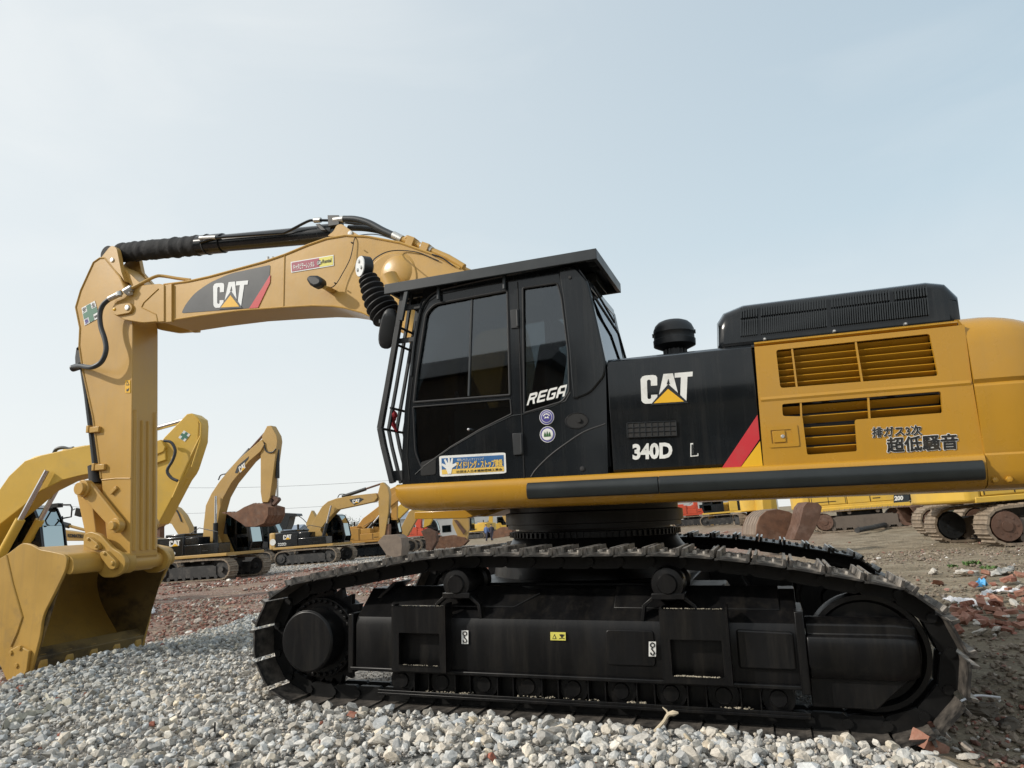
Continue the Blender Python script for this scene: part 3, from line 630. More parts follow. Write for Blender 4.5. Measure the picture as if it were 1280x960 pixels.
# lower side: swoosh relief and grab recess
mb = MB(); mb.tube(bez([un(px, py, Y=CY + .003) for px, py in [(664, 596), (670, 587), (686, 571), (704, 557), (730, 540), (757, 530)]], 6), .007, 8); mb.build('side_relief', RUB, CAB)
c = un(721, 526, Y=CY); me = MB()
me.lathe((c[0], CY, c[2]), [(.078, .0), (.086, .008), (.092, .0)], 28, axis='y')
me.v = [(c[0] + (x - c[0]) * 1.0, y, c[2] + (z - c[2]) * .68) for x, y, z in me.v]; me.build('grab_recess', RUB, CAB)
mb = MB(); mb.v = []; mb.lathe((c[0], CY - .003, c[2]), [(0, .002), (.08, .002), (.08, -.004)], 28, axis='y'); mb.v = [(x, y, c[2] + (z - c[2]) * .68) for x, y, z in mb.v]
mb.lathe((c[0] + .02, CY - .008, c[2]), [(0, .01), (.016, .01), (.02, -.01)], 12, axis='y'); mb.build('grab_recess', DARKIN, CAB)
# lettering and stickers
def stroke_word(name, letters, q, shear, m, par):
    n = len(letters); F = quadmap(q)
    for k, polys in enumerate(letters):
        for P in polys:
            u = [((k + x * .86) / n + shear * (yv - .5), yv) for x, yv in P]; decal(name, q, m, par, .002, u)
Rr = [[(0, 0), (.22, 0), (.22, .40), (.55, .40), (.75, 0), (1, 0), (.78, .42), (1, .58), (1, .85), (.85, 1), (.0, 1), (0, .62), (.22, .62), (.22, .78), (.76, .78), (.76, .62), (0, .62)]]
Ee = [[(.1, 0), (1, 0), (1, .2), (.26, .2), (.26, .4), (.9, .4), (.9, .6), (.26, .6), (.26, .8), (1, .8), (1, 1), (.1, 1), (0, .88), (0, .12)]]
Gg = [[(.12, 0), (.88, 0), (1, .12), (1, .56), (.5, .56), (.5, .38), (.76, .38), (.76, .2), (.24, .2), (.24, .8), (1, .8), (1, 1), (.12, 1), (0, .88), (0, .12)]]
Aa = [[(0, 0), (.24, 0), (.24, .3), (.76, .3), (.76, 0), (1, 0), (1, 1), (.2, 1), (0, .8)]]
stroke_word('lettering', [Rr, Ee, Gg, Aa], qpx([(661, 492.5), (709, 480.5), (709, 494.5), (660, 506.5)], CY - .003), .07, WHITE, CAB)
decal('lettering', qpx([(661, 492.5), (709, 480.5), (709, 494.5), (660, 506.5)], CY - .006), BLK, CAB, .001, [(.83, .50), (.935, .50), (.945, .80), (.84, .80)])
def badge(px, py, r, tree):
    c = un(px, py, Y=CY - .002)
    for rr, m, d in ((1, WHITE, 0), (.92, NAVY, .002), (.74, WHITE, .004), (.66, NAVY if not tree else WHITE, .006)):
        mb = MB(); mb.lathe((c[0], c[1] - d, c[2]), [(0, .002), (r * rr, .002), (r * rr, 0)], 32, axis='y'); mb.build('round_sticker', m, CAB)
    mb = MB()
    if tree:
        for dx in (-.4, 0, .4):
            x = c[0] + dx * r * .75; mb.prism([(x - r * .15, c[2] - r * .28), (x + r * .15, c[2] - r * .28), (x + r * .1, c[2] + .05 * r), (x, c[2] + r * (.42 if dx == 0 else .32)), (x - r * .1, c[2] + .05 * r)], c[1] - .011, c[1] - .009)
        mb.build('round_sticker', DGRN, CAB)
    else:
        for k in range(5):
            a = R_(30 + k * 30); x, z = c[0] + r * .42 * math.cos(a), c[2] + r * .42 * math.sin(a); mb.box(x - .005, x + .005, c[1] - .011, c[1] - .009, z - .005, z + .005)
        mb.prism([(c[0] - r * .35, c[2] - r * .2), (c[0] - r * .15, c[2] + r * .1), (c[0], c[2] - r * .05), (c[0] + r * .2, c[2] + r * .12), (c[0] + r * .36, c[2] - r * .2), (c[0], c[2] - r * .12)], c[1] - .011, c[1] - .009); mb.build('round_sticker', WHITE, CAB)
badge(683.5, 521.5, .058, False); badge(684.5, 543, .061, True)
Q = lambda a, b, c2, d, o=0: offq(qpx([a, b, c2, d], CY - .002), o)
decal('door_sticker', Q((549, 570), (632, 565.5), (633, 591.5), (550, 596)), WHITE, CAB, .002, rp([(0, 0), (1, 0), (1, 1), (0, 1)], .07))
decal('door_sticker', Q((552, 573), (629.5, 568.7), (630, 583), (552.5, 587.2), .003), BLUE, CAB, .001)
decal('door_sticker', Q((552.5, 587.2), (630, 583), (630.3, 589), (552.7, 593), .003), ORNG, CAB, .001)
mtext('lettering', 'アイドリング・ストップ建設', Q((570, 577.2), (628, 574), (628.5, 583), (570.5, 586.4), .005), ORNG, CAB, .001, ringo(.0016, 6))
text('lettering', '環境にやさしいアイドリング', Q((571.5, 573.5), (605, 571.8), (605, 575), (571.7, 576.7), .005), WHITE, CAB, .001)
text('lettering', '社団法人日本建設機械工業会', Q((570.5, 588.2), (628, 585), (628.2, 588.2), (570.7, 591.4), .005), DBLK, CAB, .001, bold=.01)
F = quadmap(Q((552, 571), (572, 570), (572, 593), (552, 594), .005)); mb = MB()
hp_ = []
mb.prism([(F(u, v)[0], F(u, v)[2]) for u, v in [(.42, .05), (.62, .05), (.68, .35), (.98, .52), (.92, .62), (.70, .56), (.74, .88), (.64, .90), (.56, .62), (.52, .95), (.42, .94), (.42, .62), (.26, .88), (.17, .82), (.30, .54), (.06, .64), (.02, .54), (.30, .34)]], F(0, 0)[1] - .002, F(0, 0)[1]); mb.build('hand_emblem', WHITE, CAB)
# interior: seat, console, levers
mb = MB(); mb.box(-.75, -.25, .50, .98, 2.0, 2.12); mb.prism([(-.30, 2.05), (-.16, 2.05), (-.02, 2.75), (-.14, 2.78)], .50, .98); mb.prism([(-.10, 2.80), (-.0, 2.80), (.03, 2.98), (-.06, 2.98)], .60, .88); mb.box(-.6, -.3, .6, .9, 1.72, 2.0); mb.build('operator_seat', SEATM, CAB, .04, 3)
mb = MB(); mb.box(-.85, -.3, .36, .46, 1.72, 2.25); mb.box(-.85, -.3, 1.02, 1.12, 1.72, 2.25); mb.tube([(-.8, .41, 2.25), (-.85, .41, 2.42)], .015); mb.tube([(-.8, 1.07, 2.25), (-.85, 1.07, 2.42)], .015); mb.box(-1.1, -1.02, .95, 1.1, 2.2, 2.45); mb.tube([(-1.0, .7, 1.72), (-1.05, .7, 2.1)], .012); mb.build('control_console', INTR, CAB, .01)

# ---------------- front guard
GD = empty('front_guard', (0, 0, 0), 0, EX)
gline = [(505.5, 362), (498, 408), (486, 477), (475.5, 535), (480, 558), (491, 603)]
for k, yy in enumerate(np.linspace(CY - .02, CYF - .1, 8)):
    P = PX(gline, CY - .02); r = .022 if k in (0, 7) else .013
    mb = MB()
    for (a, b), (c2, d) in zip(P, P[1:]):
        dx, dz = c2 - a, d - b; Ln = math.hypot(dx, dz); mb.obox(((a + c2) / 2, yy, (b + d) / 2), (dx / 2 * 1.02, 0, dz / 2 * 1.02), (0, r, 0), (-dz / Ln * r, 0, dx / Ln * r))
    mb.build('guard_bar', GRYB if k else MATB, GD, .003)
mb = MB()
for px, py in ((503, 378), (494, 430), (489, 510), (478, 536), (489.5, 594), (497, 408)):
    a = A(px, py, CY - .02); a = (a[0] + (.0 if px != 489 else -.0), a[1]); mb.cyl((a[0], CY - .03, a[1]), (a[0], CYF - .09, a[1]), .011, n=8)
for px, py in ((496, 426), (503, 385)):
    a = A(px, py, CY); b = A(px + 22, py - 1, CY); mb.build('guard_crossbar', MATB, GD, .002); mb = MB(); mb.obox(((a[0] + b[0]) / 2, CY + .02, a[1]), ((b[0] - a[0]) / 2, 0, 0), (0, .012, 0), (0, 0, .02))
mb.build('guard_crossbar', MATB, GD, .002); mb = MB(); mb.box(A(490, 600, CY)[0], A(506, 600, CY)[0], CY, CY + .05, 1.70, 1.78); mb.build('guard_crossbar', MATB, GD, .002)
mb = MB(); cl = [un(489, 509, Y=.34), un(493, 520, Y=.33), un(491, 528, Y=.36), un(496, 540, Y=.38)]
mb.tube(bez(cl, 4), [.010, .012, .02, .03, .028, .02, .024, .018, .02, .022, .016, .012, .008], 7); mb.build('red_rag', REDC, GD)
# ---------------- roof guard / visor
x0, z0 = A(480, 355.5, .1); x1, z1 = A(745, 310, .1); VZ0 = min(z0, z1)
VG = empty('roof_guard', (0, 0, 0), 0, EX)
def vz(x): return z0 + (z1 - z0) * (x - x0) / (x1 - x0)
H = .085
def rail(ya, yb, xa, xb, h=H, dz=0, name='guard_rail', m=GRYB):
    mb = MB(); mb.prism([(xa, vz(xa) - h + dz), (xb, vz(xb) - h + dz), (xb, vz(xb) + dz), (xa, vz(xa) + dz)], ya, yb); return mb.build(name, m, VG, .004)
rail(.10, .125, x0, x1); rail(1.00, 1.03, x0, x1)
rail(.125, 1.0, x0, x0 + .03, .06); rail(.125, 1.0, x1 - .03, x1, .085)
rail(.125, 1.0, -.12, x1 - .03, .012, -.004, 'guard_plate', GRYB)
rail(.125, 1.0, -.75, -.71, .05, -.02); rail(.125, 1.0, -.16, -.12, .05, -.02); rail(.40, .425, x0, -.12, .03, -.02); rail(.72, .745, x0, -.12, .03, -.02)
rail(.125, 1.0, x0 + .03, -.12, .006, -.004, 'guard_plate', DARKIN)
mb = MB(); mb.box(.12, .36, .55, .95, vz(.2) - .10, vz(.2) - .03)
for k in range(3): mb.box(.36, .43, .2 + k * .12, .21 + k * .12, vz(.2) - .06, vz(.2) - .012)
mb.build('guard_bracket', GRYB, VG, .004)
mb = MB()
for px, py in ((547, 352), (629, 335)):
    a = A(px, py, .16); mb = MB(); mb.cyl((a[0], .17, vz(a[0]) - .18), (a[0], .17, vz(a[0]) - .05), .014, n=8); mb.build('guard_mount', GRYB, VG)
mb = MB(); c = un(735, 351, Y=.22); mb.cyl((c[0] - .06, .3, c[2] + .08), (c[0], .24, c[2] - .02), .012, n=8); mb.build('guard_mount', GRYB, VG)
mb = MB(); P = PX([(505, 361), (509.5, 360.5), (502, 400), (497.5, 400)], .1); mb.prism(P, .11, .14); mb.build('guard_strut', GRYB, VG, .003); mb = MB(); P2 = PX([(541, 353), (547, 352), (541, 372), (521, 402), (518, 402), (530, 362)], .3); mb.prism(P2, .30, .31); mb.build('guard_strut', GRYB, VG, .003)
# ---------------- lamp on a ribbed boot and mirror in front of the cab
LY = .42
HL = empty('head_lamp_arm', (0, 0, 0), 0, EX)
path = [un(459, 346, Y=LY), un(464, 357, Y=LY), un(470, 372, Y=LY), un(478, 386, Y=LY), un(486, 398, Y=LY)]
pp = bez(path, 16); n = len(pp); rr = []
for i in range(n):
    t = i / (n - 1); base = .085 + .055 * min(1, t * 1.4); rr.append(base * (1.0 if (i % 8) in (3, 4) else .9 if (i % 8) in (2, 5) else .76 if (i % 8) in (1, 6) else .66))
mb = MB(); mb.tube(pp, rr, 20); mb.build('ribbed_boot', RUB, HL)
lc = un(450.5, 333, Y=LY - .02); ax = np.array([-.55, -.80, -.05]); ax /= np.linalg.norm(ax); lr = .098
mb = MB(); mb.tube([lc - ax * .10, lc - ax * .08, lc], [lr * .7, lr, lr], 28); mb.tube([lc - ax * .05 + np.array([.03, 0, -.05]), path[0]], .03, 10); mb.build('lamp_body', MATB, HL, .004)
mb = MB(); mb.tube([lc + ax * .001, lc + ax * .008], [lr * .96, lr * .93], 28); lf = mb.build('lamp_face', OFFW, HL)
u = np.cross(ax, [0, 0, 1]); u /= np.linalg.norm(u); v = np.cross(u, ax); mb = MB()
for a in (90, 210, 330): p = lc + (u * math.cos(R_(a)) + v * math.sin(R_(a))) * .045; mb.tube([p + ax * .007, p + ax * .018], [.020, .014], 12)
mb.build('lamp_led', STEEL, HL)
mb = MB(); mb.tube(bez([lc - ax * .09, un(470, 322, Y=LY + .3), un(490, 313.5, Y=1.35), un(520, 315, Y=1.43), un(548, 326, Y=1.43)], 6), .006, 6); mb.build('lamp_cable', RUB, HL)
MR = empty('side_mirror', (0, 0, 0), 0, EX)
c = un(485.5, 411, Y=.30); ax = np.array([.30, -.15, 1.]); ax /= np.linalg.norm(ax); sd = np.array([.9, .35, -.2]); sd -= ax * sd.dot(ax); sd /= np.linalg.norm(sd); nn = np.cross(ax, sd)
mb = MB(); secs = []
for t, s_ in ((-.035, .6), (-.03, .85), (-.01, 1), (.012, 1), (.024, .8), (.028, .5)):
    secs.append([c + nn * t + (ax * math.copysign(abs(math.cos(a)) ** .7, math.cos(a)) * .175 + sd * math.copysign(abs(math.sin(a)) ** .8, math.sin(a)) * .075) * s_ for a in [2 * math.pi * k / 24 for k in range(24)]])
mb.loft(secs); mb.build('mirror_housing', MATB, MR)
mb = MB(); mb.tube(bez([c + nn * -.03, c + np.array([.02, .05, .12]), un(489, 393, Y=.36)], 4), .009, 8); mb.tube([c - ax * .10 - sd * .02, c - ax * .15 + sd * .03], .005, 6); k = un(476, 404, Y=.3); mb.cyl(k, k + (0, 0, .03), .018, n=12); mb.cyl(k, k - (.01, 0, .10), .005, n=6); mb.build('mirror_arm', MATB, MR)
mb = MB(); k = un(480, 400, Y=.3); mb.cyl(k - (.01, 0, 0), k + (.02, 0, .0), .008, n=8); mb.build('red_tie', RED, MR)

# =================================================================== BOOM
BY0, BY1 = 1.45, 1.95
top = [(205, 355.5), (235, 351.5), (262, 345.5), (330, 327), (356, 318), (385, 306), (408, 298), (432, 294), (460, 295.5), (500, 303), (540, 317), (575, 335), (610, 365)]
bot = [(645, 560), (600, 560), (560, 470), (520, 425), (474, 401.5), (452, 391.5), (431, 386), (415, 383.7), (390, 383), (355, 385), (300, 389), (250, 395.5), (203, 403)]
side = PX(top + bot, BY0)
side = PX(top[:-1] + [(600, 350), (640, 400), (680, 600)] + [(640, 622)] + bot[:-0 or None][1:], BY0)
mb = MB(); mb.prism(side, BY0, BY1); BM = mb.build('boom', TAN, EX, .008)
# flange lips at top and bottom edges
mb = MB()
tp = [un(x, y, Y=BY0 - .001) for x, y in top[:-1]]; mb.tube([p + (0, -.0, -.004) for p in tp], .014, 6)
bt = [un(x, y, Y=BY0 - .001) for x, y in bot[2:]]; mb.tube([p + (0, 0, .010) for p in bt], .010, 6)
# weld seams
for x0_, y0_, x1_, y1_ in ((356, 319, 354.5, 385),): mb.tube([un(x0_, y0_, Y=BY0), un(x1_, y1_, Y=BY0)], .009, 6)
mb.build('weld_bead', TAN, BM)
# nose fork
nose_px = [(142, 393), (142.5, 376), (150, 365), (165, 358.5), (178, 356.5), (199, 354.5), (205, 356), (205, 402), (198, 402.5), (195, 402), (178, 403.5), (155, 399.5)]
mb = MB(); mb.prism(rp(PX(nose_px, BY0 - .045), [.03, .05, .1, .1, .05, .02, .01, .01, .01, .02, .05, .03], 4), BY1 - .02, BY1 + .045); mb.build('boom_nose', TAN, BM, .008); mb = MB(); mb.prism(rp(PX(nose_px, BY0 - .045), [.03, .05, .1, .1, .05, .02, .01, .01, .01, .02, .05, .03], 4), BY0 - .045, BY0 + .02); NS = mb.build('boom_nose', TAN, EX, .008)
mb = MB(); mb.tube([un(px, py, Y=BY0 - .046) for px, py in [(198, 361), (180, 378), (177, 384), (195, 393), (197, 402)]], .008, 6); mb.prism(PX([(205, 357), (215, 355), (215, 402), (205, 403)], BY0 - .02), BY0 - .03, BY0 + .01); mb.build('weld_bead', TAN, NS)
mb = MB(); P = PX([(141, 381), (163, 378.5), (166, 384), (163, 391), (145, 394.5), (141, 391)], BY0 - .07); mb.prism(rp(P, .05, 5), BY0 - .075, BY0 - .04)
mb.build('pin_keeper', TAN, NS, .006)
c = un(159, 384.5, Y=BY0 - .08); mb = MB(); mb.lathe(c, [(0, .012), (.03, .01), (.036, 0), (.036, -.02)], 20, axis='y'); mb.build('pin_bolt', STEEL, NS)
c = un(143, 386.5, Y=BY0 - .075); mb = MB(); mb.lathe(c, [(0, .014), (.018, .01), (.022, 0), (.022, -.02)], 12, axis='y'); mb.build('pin_bolt', DYEL, NS)
# boss and round plate at the boom bend
c = un(489, 351, Y=BY0); mb = MB(); mb.lathe((c[0], BY0, c[2]), [(.0, .012), (.30, .012), (.31, 0), (.31, -.01)], 44, axis='y'); mb.lathe((c[0] + .07, BY0, c[2] + .08), [(0, .035), (.14, .035), (.17, .018), (.22, .0)], 36, axis='y'); mb.build('cylinder_boss', TAN, BM, .004)
# logo panel on the boom
def bq(pts, d=.0): return qpx(pts, BY0 - .004 - d)
P = rp(PX([(227, 391.5), (232, 381), (243, 367), (262, 353.5), (288, 342), (338, 331.2), (337, 350), (321, 384.7)], BY0), [.03, .05, .1, .1, .1, .02, .01, .01], 4)
mb = MB(); mb.prism(P, BY0 - .004, BY0 + .001); LG = mb.build('emblem_panel', DGREY, BM)
mb = MB(); mb.prism(PX([(338, 343.5), (337.6, 353), (322.5, 384.6), (311.5, 385.6)], BY0 - .005), BY0 - .008, BY0 - .004); mb.build('stripe', RED, BM)
cat_logo(bq([(266.5, 354.5), (310.5, 350.5), (305, 383.5), (267, 385)], .002), BM, OFFW, DYEL, DGREY)
# hire sticker
decal('hire_sticker', bq([(363.5, 327.5), (417, 318.5), (417.5, 332), (364, 341)]), OFFW, BM, .002)
decal('hire_sticker', bq([(364.5, 328.5), (399, 322.6), (399.5, 333.6), (365, 339.6)], .002), MAGE, BM, .002)
decal('hire_sticker', bq([(399, 322.6), (416, 319.6), (416.5, 331), (399.5, 333.6)], .002), PYEL, BM, .002)
text('lettering', 'キャタピラーレンタル', bq([(366.5, 330.5), (393, 326.2), (393, 334), (366.5, 338)], .005), WHITE, BM, .001, bold=.02)
mb = MB(); c = un(399, 328.3, Y=BY0 - .008); mb.lathe(c, [(0, .003), (.03, .003), (.03, 0)], 20, axis='y'); mb.build('hire_sticker', MATB, BM)
text('lettering', 'CAT', bq([(396.3, 327), (401.8, 326), (401.8, 330), (396.3, 331)], .010), WHITE, BM, .001, bold=.03)
text('lettering', 'Rental', bq([(403, 324.5), (414, 322.5), (414, 327.5), (403, 329.5)], .006), DBLK, BM, .001, bold=.01)
# work lamp on the boom with its bracket and wire
WL = empty('work_lamp', (0, 0, 0), 0, EX)
c = un(397.5, 353, Y=BY0 - .19); mb = MB()
P = PX([(386.5, 351), (390, 346), (400, 346), (406, 350), (406.5, 356), (402, 359.5), (396, 361), (391, 358)], BY0 - .17); mb.prism(P, BY0 - .24, BY0 - .12); mb.build('lamp_shell', MATB, WL, .03, 2)
mb = MB(); mb.prism(PX([(399, 359), (404, 357), (415, 360), (410, 363.5)], BY0 - .1), BY0 - .16, BY0); mb.build('lamp_bracket', TAN, WL, .003)
mb = MB(); mb.tube(bez([un(405, 357, Y=BY0 - .14), un(413, 359.5, Y=BY0 - .10), un(420, 355, Y=BY0 - .06), un(428, 342, Y=BY0 - .045), un(437, 325, Y=BY0 - .04), un(440.5, 312, Y=BY0 - .03), un(443, 299, Y=BY0 - .02), un(448, 294.5, Y=BY0 + .03), un(470, 293, Y=BY0 + .05), un(495, 300, Y=BY0 + .05)], 5), .0055, 6)
for px, py in ((420, 354.5), (441, 304)): mb.cyl(un(px, py, Y=BY0 - .07), un(px - 2, py - 1, Y=BY0 - .1), .008, n=6)
mb.build('lamp_cable', RUB, WL)
# step bolts on top of the boom
mb = MB()
for px in (335, 341): mb.cyl(un(px, 326, Y=BY0 + .05), un(px, 321, Y=BY0 + .05), .015, n=8)
mb.build('boom_clip', STEEL, BM)

# ---------------- stick cylinder on top of the boom
SCY = 1.70
SCG = empty('stick_cylinder', (0, 0, 0), 0, EX)
p0, p1, p2 = un(151, 316, Y=SCY), un(262, 305.5, Y=SCY), un(420, 291.5, Y=SCY)
mb = MB(); mb.tube([p1 - (p1 - p0) * .12, p2], .105, 28); mb.tube([p1 - (p1 - p0) * .14, p1 + (p2 - p1) * .12], .122, 28); mb.tube([p2 - (p2 - p1) * .1, p2], .115, 28); mb.build('cylinder_barrel', BLK, SCG, .004)
m = 44; mb = MB(); wr = []; pth = []
for i in range(m): t = i / (m - 1); pth.append(p0 + (p1 - p0) * t * .99); wr.append(.116 + .008 * math.sin(i * 2.3) * math.cos(i * 1.1) + .016 * rng.random())
mb.tube(pth, wr, 22); wrap = mb.build('cloth_wrap', mat('wrap_cloth_black', (.016, .017, .019), .9, var=.3, scale=20, bump=.9, bscale=18), SCG, ang=80)
mb = MB(); mb.tube([p0 - (p1 - p0) * .05, p0], .06, 16); mb.tube([un(134, 318, Y=SCY), p0], .05, 16); mb.lathe((un(141, 320, Y=SCY)[0], SCY, un(141, 320, Y=SCY)[2]), [(0, -.09), (.11, -.09), (.11, .09), (0, .09)], 28, axis='y'); mb.build('cylinder_rod', BLK, SCG)
mb = MB(); hb = un(427, 293, Y=SCY)
mb.prism(rp(PX([(410, 296), (418, 290), (422, 282), (428, 280.5), (440, 289), (452, 296)], BY0 + .08), .03), BY0 + .06, BY0 + .11); mb.build('cylinder_bracket', TAN, BM, .005); mb = MB(); mb.prism(rp(PX([(410, 296), (418, 290), (422, 282), (428, 280.5), (440, 289), (452, 296)], BY0 + .08), .03), BY1 - .11, BY1 - .06); brk = mb.build('cylinder_bracket', TAN, BM, .005)
mb = MB(); c = un(437.5, 291.5, Y=BY0 + .05); mb.lathe(c, [(0, .008), (.025, .006), (.03, 0), (.03, -.02)], 18, axis='y'); mb.build('pin_bolt', OFFW, brk)
# pipes along cylinder and hoses over the bend
HY = 1.56
mb = MB()
mb.tube(bez([un(250, 303, Y=HY), un(270, 297.5, Y=HY), un(300, 295, Y=HY), un(345, 291.8, Y=HY), un(358, 290, Y=HY), un(384, 277, Y=HY), un(394, 275.5, Y=HY), un(412, 275.5, Y=HY)], 4), .016, 8)
mb.build('cylinder_pipe', BLK, SCG)
mb = MB(); mb.cyl(un(250, 297.8, Y=HY), un(270, 296.8, Y=HY), .025, n=10); mb.cyl(un(393, 275.5, Y=HY), un(401, 275, Y=HY), .03, n=12); mb.cyl(un(418, 275.5, Y=HY), un(430, 274, Y=HY), .04, n=12); mb.build('hose_fitting', STEEL, SCG)
mb = MB(); mb.prism(PX([(394, 280), (399, 279), (408, 288), (401, 288)], HY), HY, HY + .06); mb.prism(PX([(411, 270), (425, 270), (426, 282), (412, 284)], HY), HY - .03, HY + .07); mb.build('pipe_clamp', MATB, SCG, .006)
mb = MB()
mb.tube(bez([un(430, 273.5, Y=HY), un(445, 274, Y=HY), un(461, 278.5, Y=HY), un(478, 287.5, Y=HY), un(492, 294, Y=HY)], 6), .036, 12)
mb.tube(bez([un(436, 285, Y=HY + .12), un(455, 285.5, Y=HY + .12), un(475, 289, Y=HY + .12), un(495, 297, Y=HY + .12)], 6), .034, 12)
mb.tube(bez([un(430, 276, Y=HY + .3), un(455, 280, Y=HY + .3), un(480, 290, Y=HY + .3), un(500, 300, Y=HY + .3)], 6), .034, 12)
mb.build('boom_hose', HOSE, BM)
mb = MB(); mb.cyl(un(492, 294, Y=HY), un(503, 299.5, Y=HY), .045, n=14); mb.cyl(un(527, 308, Y=HY), un(540, 314, Y=HY), .045, n=14); mb.build('hose_fitting', STEEL, BM)
mb = MB(); mb.tube([un(503, 299.5, Y=HY), un(520, 305, Y=HY), un(560, 322, Y=HY), un(580, 334, Y=HY)], .036, 12); mb.tube([un(500, 303, Y=HY + .14), un(560, 327, Y=HY + .14), un(590, 342, Y=HY + .14)], .034, 12); mb.cyl(un(506, 301, Y=HY), un(511, 297, Y=HY), .035, n=8)
for a, b in ((515, 303), (533, 311)): mb.obox(un(a, b, Y=HY), (.04, 0, -.02), (0, .06, 0), (.02, 0, .045))
mb.build('boom_pipe', TAN, BM)
mb = MB(); mb.tube(bez([un(540, 318, Y=BY0 - .02), un(552, 322, Y=BY0 - .02), un(566, 332, Y=BY0 - .02)], 4), .008, 6); mb.build('boom_hose', RUB, BM)

# ---------------- boom lift cylinders (foot in front of the cab)
for yy in (1.28, 2.12):
    mb = MB(); a = np.array([-.95, yy, 1.75]); c = un(489, 351, Y=BY0); b = np.array([c[0] + .05, yy, c[2]]); m_ = a + (b - a) * .99
    mb.tube([a, m_], .10, 20); cy = mb.build('boom_cylinder', TAN, EX); mb = MB(); mb.tube([m_, b], .055, 16); mb.build('cylinder_rod', TAN, cy)

# =================================================================== STICK
SY0, SY1 = 1.51, 1.90
stk = [(125, 322.5), (131, 321.5), (150, 344), (158, 362), (166, 404), (164.5, 560), (163, 697), (160, 714), (147, 716), (139, 704), (133, 672), (126.5, 598), (116, 520), (103.5, 464), (98.8, 432), (100, 410), (94.5, 384), (101, 362), (117, 327)]
mb = MB(); mb.prism(rp(PX(stk, SY0), [.04, .05, .1, .1, .02, 0, .03, .08, .1, .08, .1, 0, .03, .03, .05, .05, .06, .1, .05], 4), SY0, SY1); STK = mb.build('stick', TAN, EX, .010)
mb = MB(); E_ = [un(px, py, Y=SY0 - .001) for px, py in [(166, 404), (158, 366), (150, 346), (131, 322.5), (125, 322.5), (117, 328), (101, 363), (94.8, 384), (100, 410), (99, 432), (103.7, 464), (116, 520), (126.5, 598)]]
mb.tube([p for p in E_], .012, 6); mb.tube([un(127, 600, Y=SY0 - .001), un(145, 598, Y=SY0 - .001), un(163, 598, Y=SY0 - .001)], .008, 6); mb.build('weld_bead', TAN, STK)
# rod eye bracket at the stick head
tp_ = [(127, 321.5), (139, 306.5), (146, 309.5), (152, 340), (156, 352), (152, 346), (131, 323)]
mb = MB(); P = rp(PX(tp_, SY0 - .0), [.01, .05, .05, .02, .0, .0, .0], 4); mb.prism(P, SY0 - .004, SY0 + .06)
P2 = PX([(127, 321.5), (139, 306.5), (146, 309.5), (150, 330), (163, 345), (180, 358), (150, 350)], SY0); mb.prism(P2, SY1 - .06, SY1 + .0); mb.prism(PX([(146, 330), (170, 352), (160, 356), (150, 345)], SY0), SY0 + .06, SY1 - .06); hd = mb.build('stick_head', TAN, STK, .006)
mb = MB(); c = un(140, 325, Y=SY0 - .01); mb.lathe(c, [(0, .010), (.025, .008), (.03, 0), (.03, -.02)], 16, axis='y'); mb.build('pin_bolt', STEEL, hd)
# ribs on the front (+X) face
xa = A(164, 560, SY0)[0]; mb = MB(); fx = lambda py: A(165.5 if py < 500 else 164, py, SY0)
zt_, zb_ = A(164, 512, SY0)[1], A(163, 692, SY0)[1]
def fpt(yy, z):     # point on the +X face
    t = (z - A(163, 697, SY0)[1]) / (A(166, 404, SY0)[1] - A(163, 697, SY0)[1]); return np.array([A(163, 697, SY0)[0] * (1 - t) + A(166, 404, SY0)[0] * t, yy, z])
for k, yy in enumerate((SY0 + .05, SY0 + .15, SY0 + .24, SY0 + .34)):
    zz = zt_ + (.0 if k in (0, 3) else -.12); mb.tube([fpt(yy, zz), fpt(yy, zb_ + .03)], .024, 8)
zc = zb_ + .0; mb.obox(fpt((SY0 + SY1) / 2, zc - .02), (.012, 0, 0), (0, .185, 0), (0, 0, .016)); mb.build('front_rib', TAN, STK)
# safety cross sticker
def sq(pts, d=0): return qpx(pts, SY0 - .004 - d)
g = [(102, 385), (118.5, 376), (124.5, 397), (106, 407)]; 
# tl, tr, br, bl
decal('cross_sticker', sq(g), OFFW, STK, .002)
decal('cross_sticker', sq(g, .002), GRN, STK, .002, [(.34, .02), (.66, .02), (.66, .34), (.98, .34), (.98, .66), (.66, .66), (.66, .98), (.34, .98), (.34, .66), (.02, .66), (.02, .34), (.34, .34)])
F = quadmap(sq(g, .002))
def sub(u0, v0, u1, v1): return [F(u0, v1), F(u1, v1), F(u1, v0), F(u0, v0)]
text('cross_sticker', '安', sub(.04, .70, .30, .96), DBLK, STK, .002, bold=.02); text('cross_sticker', '全', sub(.70, .70, .96, .96), DBLK, STK, .002, bold=.02); text('cross_sticker', '第', sub(.04, .04, .30, .30), NAVY, STK, .002, bold=.04); text('cross_sticker', '一', sub(.70, .10, .96, .22), DBLK, STK, .002, bold=.02)
wq = sq([(156.5, 475), (163, 475), (163, 491), (156.5, 491)]); decal('warning_label', wq, DYEL, STK, .002); F2 = quadmap(offq(wq, .003))
decal('warning_label', [F2(.15, .92), F2(.85, .92), F2(.85, .58), F2(.15, .58)], DBLK, STK, .001, [(0, 0), (1, 0), (.5, 1)]); decal('warning_label', [F2(.3, .82), F2(.7, .82), F2(.7, .64), F2(.3, .64)], DYEL, STK, .002, [(0, 0), (1, 0), (.5, 1)]); decal('warning_label', [F2(.2, .45), F2(.8, .45), F2(.8, .1), F2(.2, .1)], DBLK, STK, .001, [(.1, .1), (.5, .0), (.9, .3), (1, .9), (.6, .5), (.2, .6)])
